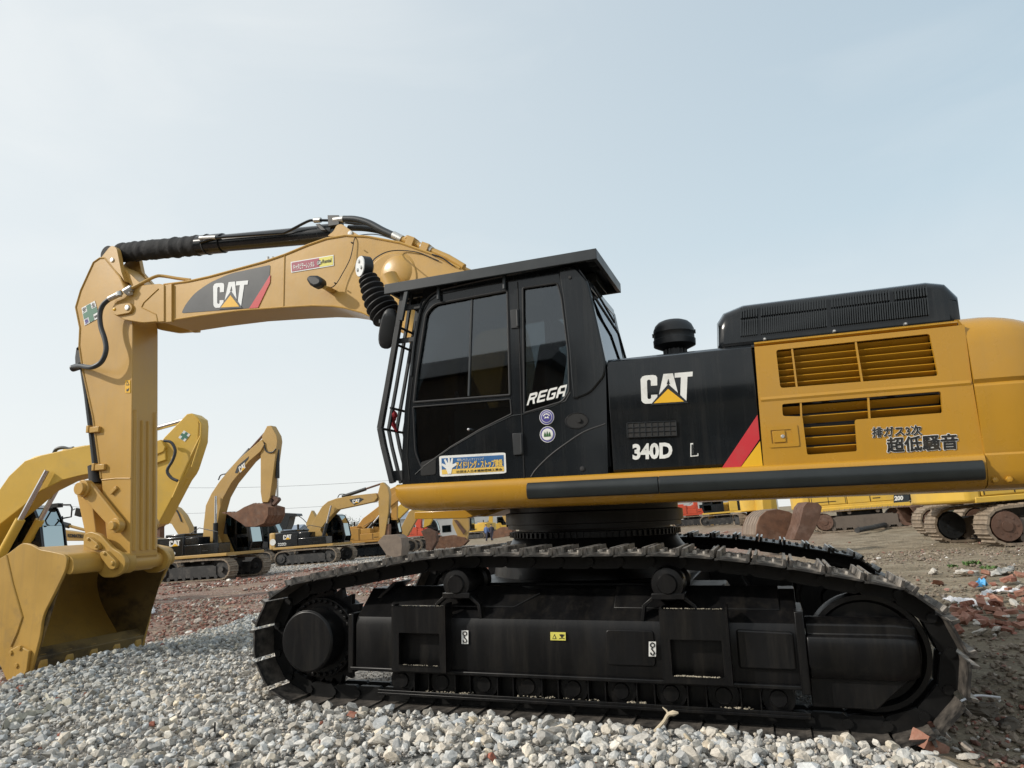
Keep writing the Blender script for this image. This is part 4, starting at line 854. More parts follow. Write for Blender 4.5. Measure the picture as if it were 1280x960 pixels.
# hose loop standing off the stick side
HY2 = SY0 - .17
mb = MB(); mb.tube(bez([un(152, 365.5, Y=BY0 - .1), un(146, 369, Y=HY2), un(138, 373, Y=HY2), un(129, 381, Y=HY2), un(125, 392, Y=HY2), un(126, 408, Y=HY2), un(131, 424, Y=HY2), un(132.5, 438, Y=HY2), un(127, 452, Y=HY2), un(115, 459, Y=HY2), un(101, 457.5, Y=SY0 - .09), un(92, 458.5, Y=SY0 + .0)], 6), .030, 12); mb.build('stick_hose', HOSE, STK)
mb = MB(); mb.cyl(un(137, 373.5, Y=HY2), un(149, 367.5, Y=BY0 - .12), .034, n=12); mb.cyl(un(156, 365, Y=BY0 - .1), un(164.5, 360, Y=BY0 - .08), .042, n=14); mb.cyl(un(149, 365, Y=BY0 - .12), un(149, 370, Y=BY0 - .12), .035, n=10); mb.cyl(un(160, 367, Y=BY0 - .08), un(164, 366, Y=BY0 - .08), .03, n=10); mb.build('hose_fitting', STEEL, BM)
mb = MB(); mb.tube(bez([un(164, 360.5, Y=BY0 - .08), un(180, 352.5, Y=BY0 - .03), un(194, 345.8, Y=BY0 + .03), un(203, 345, Y=BY0 + .08), un(222, 348, Y=BY0 + .12), un(238, 350, Y=BY0 + .15)], 4), .020, 10); mb.build('boom_pipe', TAN, BM)
mb = MB(); mb.prism(rp(PX([(96, 436), (99, 432), (101, 445), (102, 457), (95, 457), (94.5, 447)], SY0 + .05), .02), SY0 + .04, SY0 + .10); mb.cyl(un(97.5, 436, Y=SY0 + .03), un(97.5, 436, Y=SY0 + .0), .02, n=10); k = un(95, 459, Y=SY0 + .02); mb.cyl(k - (.06, 0, .01), k + (.08, 0, .01), .045, n=12); mb.build('hose_clamp', MATB, STK, .004)
# bucket cylinder behind the stick
BCY = (SY0 + SY1) / 2
a, m_, b = un(101, 462, Y=BCY + .02), un(119.5, 580, Y=BCY), un(114, 618, Y=BCY)
m_ = un(112, 560, Y=BCY)
mb = MB(); mb.tube([un(116, 475, Y=BCY), un(126, 560, Y=BCY), un(131, 598, Y=BCY)], .085, 20); bc = mb.build('bucket_cylinder', BLK, EX)
mb = MB(); mb.tube([un(118, 582, Y=SY0 + .06), un(120, 604, Y=SY0 + .06)], .075, 16); mb.build('cylinder_gland', RUB, bc)
mb = MB(); mb.tube([un(131, 598, Y=BCY), un(122, 620, Y=BCY)], .05, 14); mb.build('cylinder_rod', CHROME, bc)
mb = MB(); mb.tube([un(103, 462, Y=SY0 + .03), un(108, 495, Y=SY0 + .03), un(114, 545, Y=SY0 + .03), un(119, 590, Y=SY0 + .03)], .026, 8); mb.build('stick_hose', HOSE, STK)
for a, b in ((201, 0), (248, 0)):
    pass
mb = MB()
for px, py in ((114, 537), (121, 584)): mb.obox(un(px + 5, py, Y=SY0 - .02), (.075, 0, 0), (0, .02, 0), (0, 0, .035)); mb.obox(un(px + 1, py, Y=SY0 + .03), (.02, 0, 0), (0, .07, 0), (0, 0, .045))
mb.obox(un(143, 613, Y=SY0 - .01), (.045, 0, .035), (0, .02, 0), (-.012, 0, .016)); mb.build('hose_clamp', TAN, STK, .006)
# linkage
LY0 = SY0 - .06
def linkbar(a, b, w, y0, y1, name, par, taper=1):
    a, b = np.array(a), np.array(b); t = (b - a) / np.linalg.norm(b - a); o = np.array([-t[1], t[0]]); P = []
    for k in range(9): an = math.pi / 2 + math.pi * k / 8; P.append(tuple(a + w * (t * math.cos(an) + o * math.sin(an))))
    for k in range(9): an = -math.pi / 2 + math.pi * k / 8; P.append(tuple(b + w * taper * (t * math.cos(an) + o * math.sin(an))))
    mb = MB(); mb.prism(P, y0, y1); return mb.build(name, TAN, par, .010)
pa, pb = A(108, 611, LY0), A(147.5, 657, LY0)
LK = linkbar(pa, pb, .10, SY0 - .08, SY0 - .02, 'idler_link', EX, .8)
linkbar(pa, pb, .10, SY1 + .02, SY1 + .08, 'idler_link', EX, .8)
mb = MB(); mb.cyl((pa[0], SY0 - .17, pa[1]), (pa[0], SY1 + .12, pa[1]), .075, n=28); mb.cyl((pa[0], SY0 - .12, pa[1]), (pa[0], SY0 - .02, pa[1]), .10, n=28); mb.build('link_pin', TAN, LK, .006); mb = MB(); mb.cyl((pb[0], SY0 - .16, pb[1]), (pb[0], SY0, pb[1]), .05, n=24); mb.cyl((pb[0], SY0 - .11, pb[1]), (pb[0], SY0 - .03, pb[1]), .085, n=24); mb.build('link_pin', TAN, LK, .006)
pc = A(119, 680, LY0 - .05)
mb = MB(); P = rp(PX([(99, 608), (108, 598), (118, 608), (127, 676), (115, 682)], SY0 + .12), .06); mb.prism(P, SY0 + .06, SY0 + .22); mb.build('power_link', TAN, EX, .010)

# =================================================================== BUCKET
BKY0, BKY1 = .95, 2.45
BK = empty('bucket', (0, 0, 0), 0, EX)
sidepx = [(20, 853), (36, 849), (50, 795), (53, 770), (70, 737), (82, 712), (84, 698), (80, 693), (62, 689), (50, 687), (40, 681), (28, 678), (10, 692), (-12, 705), (-30, 735), (-28, 775), (-5, 820), (8, 850)]
S = PX(sidepx, BKY0)
lipz = S[0][1]
plateP = rp(S, [.0, .02, .05, .1, .1, .05, .05, .05, .1, .05, .05, .08, .1, .2, .2, .2, .1, 0], 4)
mb = MB(); mb.prism(plateP, BKY0, BKY0 + .035); mb.build('side_plate', BUCK, BK, .006)
mb = MB(); mb.prism(plateP, BKY1 - .035, BKY1); mb.build('side_plate', BUCK, BK, .006)
# shell: from cutting lip up the back and over the top to the hinge edge
lip = np.array(S[1]); edge = np.array(S[6])
back = [np.array(q) for q in (S[0], S[17], S[16], S[15], S[14], S[13], S[12])]
outer = [tuple(p) for p in bez([S[1], S[17] + np.array([.02, .04]), S[16], S[15], S[14], S[13], S[12], S[11]], 5)] if False else None
shell_out = [np.array(A(x, y, BKY0)) for x, y in [(37, 846), (14, 842), (0, 815), (-18, 775), (-22, 738), (-8, 708), (12, 693), (30, 685), (50, 690), (80, 694), (84, 700)]]
so = bez([np.array([p[0], p[1]]) for p in shell_out], 5)
si = []
for i, p in enumerate(so):
    t = so[min(i + 1, len(so) - 1)] - so[max(i - 1, 0)]; t = t / (np.linalg.norm(t) + 1e-9); si.append(p + np.array([t[1], -t[0]]) * .05)
mb = MB(); n = len(so); vs = []
for yy in (BKY0 + .036, BKY1 - .036): vs += [(p[0], yy, p[1]) for p in so] + [(p[0], yy, p[1]) for p in si]
fs, ms = [], []
for i in range(n - 1):
    mb_out = (i, i + 1, 2 * n + i + 1, 2 * n + i); mb_in = (n + i, 3 * n + i, 3 * n + i + 1, n + i + 1); fs.append(mb_out); ms.append(0); fs.append(mb_in); ms.append(1)
    fs.append((i, n + i, n + i + 1, i + 1)); ms.append(0); fs.append((2 * n + i, 2 * n + i + 1, 3 * n + i + 1, 3 * n + i)); ms.append(0)
fs += [(0, 2 * n, 3 * n, n), (n - 1, 2 * n - 1, 4 * n - 1, 3 * n - 1)]; ms += [0, 0]
mb.v = vs; mb.f = [list(f) for f in fs]; mb.m = ms
sh = mb.build('bucket_shell', [BUCK, BUCKIN], BK, ang=40)
for ya in (BKY0 + .038, BKY1 - .044): mb = MB(); mb.prism([tuple(p) for p in si], ya, ya + .006); mb.build('inner_shade_sheet', BUCKIN, BK)  # thin sheets carrying the shade-darkened inside colour
# top torque tube along the hinge edge
ct = np.array(A(83, 706, BKY0)); 
mb = MB(); q = [tuple(A(x, y, BKY0)) for x, y in [(40, 684), (62, 690), (80, 693), (88, 700), (88, 713), (84, 719), (74, 716), (66, 706)]]; mb.prism(rp(q, .04, 4), BKY0 + .037, BKY1 - .037); mb.build('torque_tube', BUCK, BK, .01, ang=50)
# cutting edge, adapters, side cutters
le = [tuple(A(x, y, BKY0)) for x, y in [(20, 848), (37, 850), (40, 835), (24, 830)]]
mb = MB(); mb.prism([tuple(A(x, y, BKY0)) for x, y in [(14, 846), (36.5, 850.5), (43, 823), (34, 812)]], BKY0 + .036, BKY1 - .036); mb.build('cutting_edge', BUCKIN, BK, .006)
for k in range(5):
    yy = BKY0 + .12 + k * (BKY1 - BKY0 - .24) / 4; l0 = np.array(A(36, 850, BKY0)); l1 = np.array(A(42, 822, BKY0)); d = (l1 - l0) / np.linalg.norm(l1 - l0); o = np.array([-d[1], d[0]]); o = o if o[0] > 0 else -o
    mb = MB(); P = [l0 - d * .18 + o * -.04, l0 - d * .02 + o * .035, l0 + d * .14 + o * .032, l0 + d * .20 + o * .012, l0 + d * .26 - o * .02, l0 - d * .02 - o * .06]
    mb.prism([tuple(p) for p in P], yy - .055, yy + .055); mb.build('tooth_adapter', BUCK, BK, .025, 3)
for y0_, y1_ in ((BKY0 - .035, BKY0 - .001), (BKY1 + .001, BKY1 + .035)):
    mb = MB(); mb.prism(PX([(16, 812), (27, 806), (40, 813), (37, 838), (28, 853), (20, 856), (15, 840)], BKY0), y0_, y1_); sc_ = mb.build('side_cutter', BUCK, BK, .008)
    mb = MB()
    for px, py in ((18, 815), (29, 809), (25, 831)):
        q = A(px, py, BKY0); mb.lathe((q[0], y0_ if y0_ < 1 else y1_ + .02, q[1]), [(0, .018), (.025, .016), (.028, -.01)], 6, axis='y')
    mb.build('cutter_bolt', BUCK, sc_)
# reinforcement ridges on the near side plate
mb = MB(); mb.tube([un(px, py, Y=BKY0 - .003) for px, py in [(8, 694), (16, 730), (28, 771), (22, 790), (14, 808)]], .012, 6); mb.build('side_seam', BUCK, BK)
# ears (hinge lugs)
earpx = [(104, 668), (113, 664), (125, 668), (140, 685), (152, 692), (158, 702), (154, 715), (142, 722), (128, 722), (122, 716), (118, 705), (104, 700)]
for y0_, y1_ in ((SY0 - .14, SY0 - .085), (SY1 + .085, SY1 + .14)):
    mb = MB(); mb.prism(rp(PX(earpx, SY0 - .14), .05, 4), y0_, y1_); er = mb.build('hinge_lug', BUCK, BK, .010)
k0 = PX([(106, 678), (111, 670), (124, 679), (126, 687), (120, 688), (107, 682)], SY0 - .17); mb = MB(); mb.prism(rp(k0, .04, 4), SY0 - .19, SY0 - .141); mb.build('pin_keeper', BUCK, BK, .006)
k1 = PX([(126, 690), (133, 688), (147, 702), (146, 711), (139, 712), (128, 697)], SY0 - .17); mb = MB(); mb.prism(rp(k1, .05, 4), SY0 - .19, SY0 - .141)
for px, py, r in ((111, 674, .018), (121, 683, .02), (131, 692, .02), (141, 704, .028)): q = A(px, py, SY0 - .19); mb.lathe((q[0], SY0 - .19, q[1]), [(0, .02), (r * .8, .018), (r, -.005)], 14, axis='y')
mb.build('pin_keeper', BUCK, BK, .006); mb = MB(); q = A(149, 704, SY0 - .08); mb.lathe((q[0], SY0 - .06, q[1]), [(0, .03), (.10, .03), (.12, .0), (.12, -.12)], 30, axis='y')
mb.build('pin_collar', BUCK, BK, .006)
q = A(149, 704, SY0 - .08); mb = MB(); mb.cyl((q[0], SY0 - .12, q[1]), (q[0], SY1 + .12, q[1]), .085, n=24); mb.build('bucket_pin', TAN, BK)
# =================================================================== GROUND
from mathutils import noise as mno
def sm(t): t = np.clip(t, 0, 1); return t * t * (3 - 2 * t)
def gz(x, y):
    x = np.asarray(x, float); y = np.asarray(y, float)
    dx = np.maximum(0, np.abs(x) - 3.0); dy = np.maximum(0, np.abs(y - .4) - 3.0); w = 1 - sm(np.hypot(dx, dy) / 5.5)
    z = w * (-.0454 * x + .002 * y)
    z = z + .13 * np.exp(-(((x + 5.55) / .6) ** 2 + ((y - 1.4) / 1.0) ** 2))
    z = z + .05 * np.exp(-(((x - 1.2) / 1.6) ** 2 + ((y + .75) / .45) ** 2)) + .03 * np.exp(-(((x + .8) / 1.6) ** 2 + ((y + .75) / .5) ** 2))
    z = z - .22 * np.exp(-(((x - 3.3) / .8) ** 2 + ((y - .3) / .9) ** 2)) + .10 * np.exp(-(((x - 4.4) / .8) ** 2 + ((y - 1.2) / .6) ** 2))
    return z
def gpt(px, py, it=6):
    z = 0.0
    for _ in range(it): p = wground(px, py, z); z = float(gz(p[0], p[1]))
    return np.array([p[0], p[1], z])
def dpt(px, depth):                       # ground point under an image column at a given depth
    p = wdepth(px, 650, depth); return np.array([p[0], p[1], float(gz(p[0], p[1]))])
GRAVEL = [tuple(gpt(*q)[:2]) for q in [(-60, 872), (0, 860), (60, 842), (110, 828), (180, 808), (240, 795), (310, 772), (350, 755)]] + [(-.5, 4.2), (2.6, 4.0), (2.35, .4)] + [tuple(gpt(*q)[:2]) for q in [(1135, 922), (1170, 945), (1195, 975)]] + [(3.2, -3.2), (-9, -3.2)]
GP = np.array(GRAVEL)
def inpoly(x, y, P):
    x = np.asarray(x); y = np.asarray(y); c = np.zeros(x.shape, bool); j = len(P) - 1
    for i in range(len(P)):
        xi, yi, xj, yj = P[i][0], P[i][1], P[j][0], P[j][1]
        c ^= ((yi > y) != (yj > y)) & (x < (xj - xi) * (y - yi) / (yj - yi + 1e-12) + xi); j = i
    return c
PATCH = np.array([tuple(gpt(*q)[:2]) for q in [(300, 712), (335, 701), (420, 692), (560, 683), (640, 680), (640, 688), (480, 702), (420, 706), (340, 718)]])
def axis(c, n, ext, k): t = np.linspace(-1, 1, n); return c + np.sinh(t * k) / math.sinh(k) * ext
gx = axis(-1, 360, 700, 6.4); gy = axis(3, 360, 700, 6.2)
XX, YY = np.meshgrid(gx, gy, indexing='ij'); ZZ = gz(XX, YY)
fl = np.empty(XX.size)
for i, (a, b) in enumerate(zip(XX.ravel(), YY.ravel())):
    d = math.hypot(a, b)
    if d < 90: fl[i] = .05 * mno.noise((a * .5, b * .5, 0)) + .035 * mno.noise((a * 1.7, b * 1.7, 3)) + .02 * mno.noise((a * 5, b * 5, 5))
    else: fl[i] = .2 * mno.noise((a * .05, b * .05, 0))
inG = inpoly(XX, YY, GP)
dm = sm((np.hypot(np.maximum(0, np.abs(XX) - 2.6), np.maximum(0, np.abs(YY - 1.7) - 1.8))) / 1.2)
ZZ = ZZ + fl.reshape(XX.shape) * np.where(inG, .25, 1) * dm - .01
nx, ny = XX.shape; idx = np.arange(nx * ny).reshape(nx, ny)
quads = np.stack([idx[:-1, :-1], idx[1:, :-1], idx[1:, 1:], idx[:-1, 1:]], -1).reshape(-1, 4)
def npmesh(name, V, F):
    me = bpy.data.meshes.new(name); V = np.asarray(V, np.float32); F = np.asarray(F, np.int32); k = F.shape[1]
    me.vertices.add(len(V)); me.vertices.foreach_set('co', V.ravel()); me.loops.add(F.size); me.loops.foreach_set('vertex_index', F.ravel())
    me.polygons.add(len(F)); me.polygons.foreach_set('loop_start', np.arange(0, F.size, k, dtype=np.int32)); me.polygons.foreach_set('loop_total', np.full(len(F), k, np.int32))
    me.update(calc_edges=True); me.polygons.foreach_set('use_smooth', np.zeros(len(F), bool)); me.validate(); return me
gme = npmesh('ground', np.stack([XX, YY, ZZ], -1).reshape(-1, 3), quads)
gme.polygons.foreach_set('use_smooth', np.ones(len(gme.polygons), bool))
zone = gme.color_attributes.new('zone', 'FLOAT_COLOR', 'POINT')
gr = (inG | inpoly(XX, YY, PATCH)).astype(float)
red = sm((-XX * .9 + YY * .12 + 1.5) / 4) * sm((70 - YY) / 40)
grass = np.zeros_like(XX)
for q, r in (((1168, 632), 3.2), ((1200, 628), 4.0), ((1060, 632), 2.0)):
    p = dpt(q[0], 34); grass = np.maximum(grass, np.exp(-(((XX - p[0]) / r) ** 2 + ((YY - p[1]) / r) ** 2)))
zc = np.stack([gr, red, grass, np.ones_like(gr)], -1).reshape(-1, 4).astype(np.float32); zone.data.foreach_set('color', zc.ravel())
def groundmat():
    m = bpy.data.materials.new('ground'); m.use_nodes = True; nt = m.node_tree; N, L = nt.nodes, nt.links; b = N['Principled BSDF']; b.inputs['Roughness'].default_value = .95; b.inputs['Specular IOR Level'].default_value = .2
    tc = N.new('ShaderNodeTexCoord'); at = N.new('ShaderNodeAttribute'); at.attribute_name = 'zone'; sp = N.new('ShaderNodeSeparateColor'); L.new(at.outputs['Color'], sp.inputs[0])
    def nz(s, d=8, r=.65, st=None, dist=0):
        n = N.new('ShaderNodeTexNoise'); n.inputs['Scale'].default_value = s; n.inputs['Detail'].default_value = d; n.inputs['Roughness'].default_value = r; n.inputs['Distortion'].default_value = dist
        if st:
            mp = N.new('ShaderNodeMapping'); mp.inputs['Scale'].default_value = st[:3]; mp.inputs['Rotation'].default_value = (0, 0, st[3]); L.new(tc.outputs['Object'], mp.inputs[0]); L.new(mp.outputs[0], n.inputs['Vector'])
        else: L.new(tc.outputs['Object'], n.inputs['Vector'])
        return n.outputs['Fac']
    def ramp(f, stops):
        c = N.new('ShaderNodeValToRGB'); e = c.color_ramp.elements
        while len(e) < len(stops): e.new(.5)
        for k, (p, col) in enumerate(stops): e[k].position = p; e[k].color = tuple(col) + (1,)
        L.new(f, c.inputs['Fac']); return c.outputs['Color']
    def mix(f, a, c):
        x = N.new('ShaderNodeMix'); x.data_type = 'RGBA'; L.new(f, x.inputs['Factor']); L.new(a, x.inputs['A']); L.new(c, x.inputs['B']); return x.outputs['Result']
    def vor(s, st=None):
        v = N.new('ShaderNodeTexVoronoi'); v.inputs['Scale'].default_value = s; L.new(tc.outputs['Object'], v.inputs['Vector']); return v
    dirt = ramp(nz(1.3, 9), [(.3, (.13, .105, .07)), (.5, (.25, .205, .145)), (.7, (.36, .31, .23))])
    rut = ramp(nz(1.0, 6, .6, (.25, 2.2, 1, R_(-14)), .8), [(.42, (.15, .11, .08)), (.60, (.34, .26, .19))])
    v1 = vor(16); chips = ramp(v1.outputs['Color'], [(.15, (.22, .11, .08)), (.4, (.28, .165, .13)), (.6, (.24, .19, .15)), (.8, (.37, .32, .27)), (.97, (.55, .53, .48))])
    v2 = vor(26); c2 = ramp(v2.outputs['Color'], [(.2, (.20, .08, .06)), (.55, (.19, .14, .11)), (.9, (.40, .36, .32))])
    rub = mix(nz(3, 3), chips, c2)
    fac = ramp(nz(.35, 6, .7, None, 1), [(.38, (0, 0, 0)), (.52, (1, 1, 1))])
    redmix = mix(fac, rut, rub); L1 = mix(sp.outputs[1], dirt, redmix)
    v3 = vor(22); grav = ramp(v3.outputs['Color'], [(.0, (.17, .165, .155)), (.5, (.30, .29, .27)), (1, (.42, .41, .385))])
    col = mix(sp.outputs[0], L1, grav)
    gm = N.new('ShaderNodeMath'); gm.operation = 'MULTIPLY'; L.new(sp.outputs[2], gm.inputs[0]); L.new(ramp(nz(2.5, 5), [(.4, (.2, .2, .2)), (.6, (1, 1, 1))]), gm.inputs[1])
    gcol = ramp(nz(12, 4), [(.3, (.035, .075, .015)), (.7, (.09, .15, .04))]); col = mix(gm.outputs[0], col, gcol)
    L.new(col, b.inputs['Base Color'])
    bp = N.new('ShaderNodeBump'); bp.inputs['Strength'].default_value = .9; bp.inputs['Distance'].default_value = .08
    ad = N.new('ShaderNodeMath'); ad.operation = 'ADD'; L.new(nz(3.5, 10, .75), ad.inputs[0]); mu = N.new('ShaderNodeMath'); mu.operation = 'MULTIPLY'; mu.inputs[1].default_value = -.5; L.new(v1.outputs['Distance'], mu.inputs[0]); L.new(mu.outputs[0], ad.inputs[1])
    L.new(ad.outputs[0], bp.inputs['Height']); L.new(bp.outputs['Normal'], b.inputs['Normal']); return m
go = bpy.data.objects.new('ground', gme); COL.objects.link(go); gme.materials.append(groundmat()); tag(go, kind='structure')

# ------------------------------------------------------------------ stones
def ico(sub):
    bm = bmesh.new(); bmesh.ops.create_icosphere(bm, subdivisions=sub, radius=1); V = np.array([v.co[:] for v in bm.verts]); F = np.array([[v.index for v in f.verts] for f in bm.faces]); bm.free(); return V, F
def rockproto(sub, seed, cuts=15):
    V, F = ico(sub); r = np.random.default_rng(seed); V = V.copy()
    V *= np.array([1, r.uniform(.7, .95), r.uniform(.5, .8)])
    for _ in range(cuts):
        n = r.normal(size=3); n /= np.linalg.norm(n); d = r.uniform(.34, .60); t = V @ n - d; V -= np.outer(np.maximum(t, 0), n)
    return V + r.normal(size=V.shape) * .02, F
def scatter(name, pos, size, tint, sub, mat_, nproto=14, squash=1, tseed=1):
    r = np.random.default_rng(tseed); protos = [rockproto(sub, 100 + tseed * 50 + i) for i in range(nproto)]; n = len(pos); pid = r.integers(0, nproto, n)
    q = r.normal(size=(n, 4)); q /= np.linalg.norm(q, axis=1)[:, None]; w, x, y, z = q.T
    Rm = np.stack([np.stack([1 - 2 * (y * y + z * z), 2 * (x * y - z * w), 2 * (x * z + y * w)], -1), np.stack([2 * (x * y + z * w), 1 - 2 * (x * x + z * z), 2 * (y * z - x * w)], -1), np.stack([2 * (x * z - y * w), 2 * (y * z + x * w), 1 - 2 * (x * x + y * y)], -1)], 1)
    Vs, Fs, Ts, off = [], [], [], 0
    for p in range(nproto):
        k = np.where(pid == p)[0]
        if not len(k): continue
        V, F = protos[p]; P = np.einsum('nij,vj->nvi', Rm[k], V) * size[k][:, None, None]; P[..., 2] *= squash; P += pos[k][:, None, :]
        Vs.append(P.reshape(-1, 3)); Fs.append((F[None] + (np.arange(len(k)) * len(V))[:, None, None] + off).reshape(-1, 3)); Ts.append(np.repeat(tint[k], len(V), axis=0)); off += len(k) * len(V)
    V = np.concatenate(Vs); me = npmesh(name, V, np.concatenate(Fs)); a = me.color_attributes.new('tint', 'FLOAT_COLOR', 'POINT'); T = np.concatenate(Ts); T = np.c_[T, np.ones(len(T))].astype(np.float32)
    a.data.foreach_set('color', T.ravel()); me.materials.append(mat_); o = bpy.data.objects.new(name, me); COL.objects.link(o); return o
def stonemat(name, rough=.9, bs=45):
    m = bpy.data.materials.new(name); m.use_nodes = True; nt = m.node_tree; N, L = nt.nodes, nt.links; b = N['Principled BSDF']; b.inputs['Roughness'].default_value = rough; b.inputs['Specular IOR Level'].default_value = .25
    at = N.new('ShaderNodeAttribute'); at.attribute_name = 'tint'; tc = N.new('ShaderNodeTexCoord'); n = N.new('ShaderNodeTexNoise'); n.inputs['Scale'].default_value = bs; n.inputs['Detail'].default_value = 6; n.inputs['Roughness'].default_value = .7; L.new(tc.outputs['Object'], n.inputs['Vector'])
    mr = N.new('ShaderNodeMapRange'); mr.inputs['From Min'].default_value = .25; mr.inputs['From Max'].default_value = .75; mr.inputs['To Min'].default_value = .68; mr.inputs['To Max'].default_value = 1.25; L.new(n.outputs['Fac'], mr.inputs['Value'])
    mu = N.new('ShaderNodeVectorMath'); mu.operation = 'SCALE'; L.new(at.outputs['Color'], mu.inputs[0]); L.new(mr.outputs['Result'], mu.inputs['Scale']); L.new(mu.outputs['Vector'], b.inputs['Base Color'])
    bp = N.new('ShaderNodeBump'); bp.inputs['Strength'].default_value = .5; bp.inputs['Distance'].default_value = .01; L.new(n.outputs['Fac'], bp.inputs['Height']); L.new(bp.outputs['Normal'], b.inputs['Normal']); return m
STM = stonemat('gravel_stone'); BRM = stonemat('rubble_brick', .9, 30)
def tints(n, base, sd, warm=.04, r=None):
    r = r or rng; v = np.clip(r.normal(1, sd, n), .45, 1.7)[:, None]; t = np.array(base)[None] * v; w_ = r.normal(.01, warm, n); t[:, 0] *= 1 + w_; t[:, 2] *= 1 - w_ * 1.3; return np.clip(t, .01, .8)
# main gravel, visible side of the machine
def trackclear(x, y, z):                   # keep the stones out of the track plates
    lx, ly = x, y; return (np.abs(lx) < 2.45) & (ly > -.045) & (ly < .72)
N0 = 74000
x = rng.uniform(-11, 3.2, N0); y = rng.uniform(-3.0, 7.2, N0)
dist = np.hypot(x - CW[0], y - CW[1])
ok = inpoly(x, y, GP) & ~((np.abs(x) < 2.3) & (y > .6)) & (rng.random(N0) < np.where(y > .7, .75, 1.0))
ok &= ~trackclear(x, y, 0) | ((x < -1.9) & (rng.random(N0) < 0.0))
x, y = x[ok], y[ok]; s = rng.gamma(5, .0068, len(x)).clip(.013, .080)
s = np.where((x < -1.5) | (rng.random(len(x)) < .6), s, s * 1.12)
bx = (x > -6.6) & (x < -5.9) & (y > .75) & (y < 2.6)
ok = ~bx; x, y, s = x[ok], y[ok], s[ok]
z = gz(x, y) + s * .15 + rng.random(len(x)) ** 2 * .035
t = tints(len(x), (.455, .44, .408), .2)
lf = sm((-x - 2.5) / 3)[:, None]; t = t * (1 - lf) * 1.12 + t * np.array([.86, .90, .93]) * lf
kk = rng.random(len(x)); t[kk < .004] = (.34, .13, .09); t[(kk > .004) & (kk < .05)] *= np.array([1.25, 1.18, 1.05])
d = np.hypot(x - CW[0], y - CW[1]); nr = d < 5.2
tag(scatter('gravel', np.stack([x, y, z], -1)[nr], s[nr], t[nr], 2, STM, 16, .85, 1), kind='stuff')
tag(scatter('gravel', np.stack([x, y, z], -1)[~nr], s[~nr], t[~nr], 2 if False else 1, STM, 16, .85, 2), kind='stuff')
# grit between the stones
n = 16000; x = rng.uniform(-7, 3.0, n); y = rng.uniform(-2.6, 1.8, n); ok = inpoly(x, y, GP) & ~trackclear(x, y, 0); x, y = x[ok], y[ok]; s = rng.uniform(.006, .016, len(x))
tag(scatter('gravel_grit', np.stack([x, y, gz(x, y) + .01 + rng.random(len(x)) * .02], -1), s, tints(len(x), (.36, .34, .32), .2), 1, STM, 6, 1, 3), kind='stuff')
# second, distant gravel patch
n = 9000; P = PATCH; x = rng.uniform(P[:, 0].min(), P[:, 0].max(), n * 3); y = rng.uniform(P[:, 1].min(), P[:, 1].max(), n * 3); ok = inpoly(x, y, P); x, y = x[ok][:n], y[ok][:n]; s = rng.uniform(.05, .12, len(x))
tag(scatter('gravel', np.stack([x, y, gz(x, y) + .02], -1), s, tints(len(x), (.42, .40, .37), .15), 1, STM, 8, .7, 4), kind='stuff')
# broken brick and mortar rubble over the left ground
def rubble(n, x0, x1, y0, y1, mix, s0, s1, seed, thr=None, name='rubble'):
    r = np.random.default_rng(seed); x = r.uniform(x0, x1, n); y = y0 + (y1 - y0) * r.random(n) ** 1.3; ok = ~inpoly(x, y, GP) & ~inpoly(x, y, PATCH)
    cl = np.array([mno.noise((a * .35, b * .35, 9)) for a, b in zip(x, y)]); ok &= cl > (thr if thr is not None else -.15) + r.normal(0, .12, n); x, y = x[ok], y[ok]; s = r.gamma(4, (s1 - s0) / 6, len(x)) + s0
    cols = np.array([(.26, .12, .09), (.31, .18, .145), (.17, .09, .07), (.40, .35, .30), (.62, .60, .56), (.22, .18, .14)]); pr = np.array(mix) / sum(mix); t = cols[r.choice(len(cols), len(x), p=pr)] * r.normal(1, .15, len(x)).clip(.6, 1.4)[:, None]
    return tag(scatter(name, np.stack([x, y, gz(x, y) + s * .1], -1), s, t.clip(.01, .8), 1, BRM, 10, .7, seed), kind='stuff')
rubble(15000, -16, -2.5, 1.5, 16, (4, 4, 3, 3, 1.2, 4), .012, .07, 21, -.10)
rubble(12000, -26, -1, 14, 42, (4, 4, 3, 3, 1.2, 3), .03, .12, 22, -.05)
rubble(5000, 2.6, 16, 1.0, 22, (1.2, 1.6, .8, 1.5, .5, 9), .01, .06, 23, .08)
rubble(16000, 2.4, 15, .6, 15, (.1, .2, .2, .5, .1, 12), .008, .05, 26, -.25)
rubble(2600, -13, -6.2, -1.5, 3.5, (4, 4, 3, 3, 1.2, 3), .012, .05, 24, -.3)
rubble(3000, 2.4, 5.2, -1.2, 1.4, (1.2, 1.2, 1, 1.8, .7, 7), .006, .045, 25, -.2)

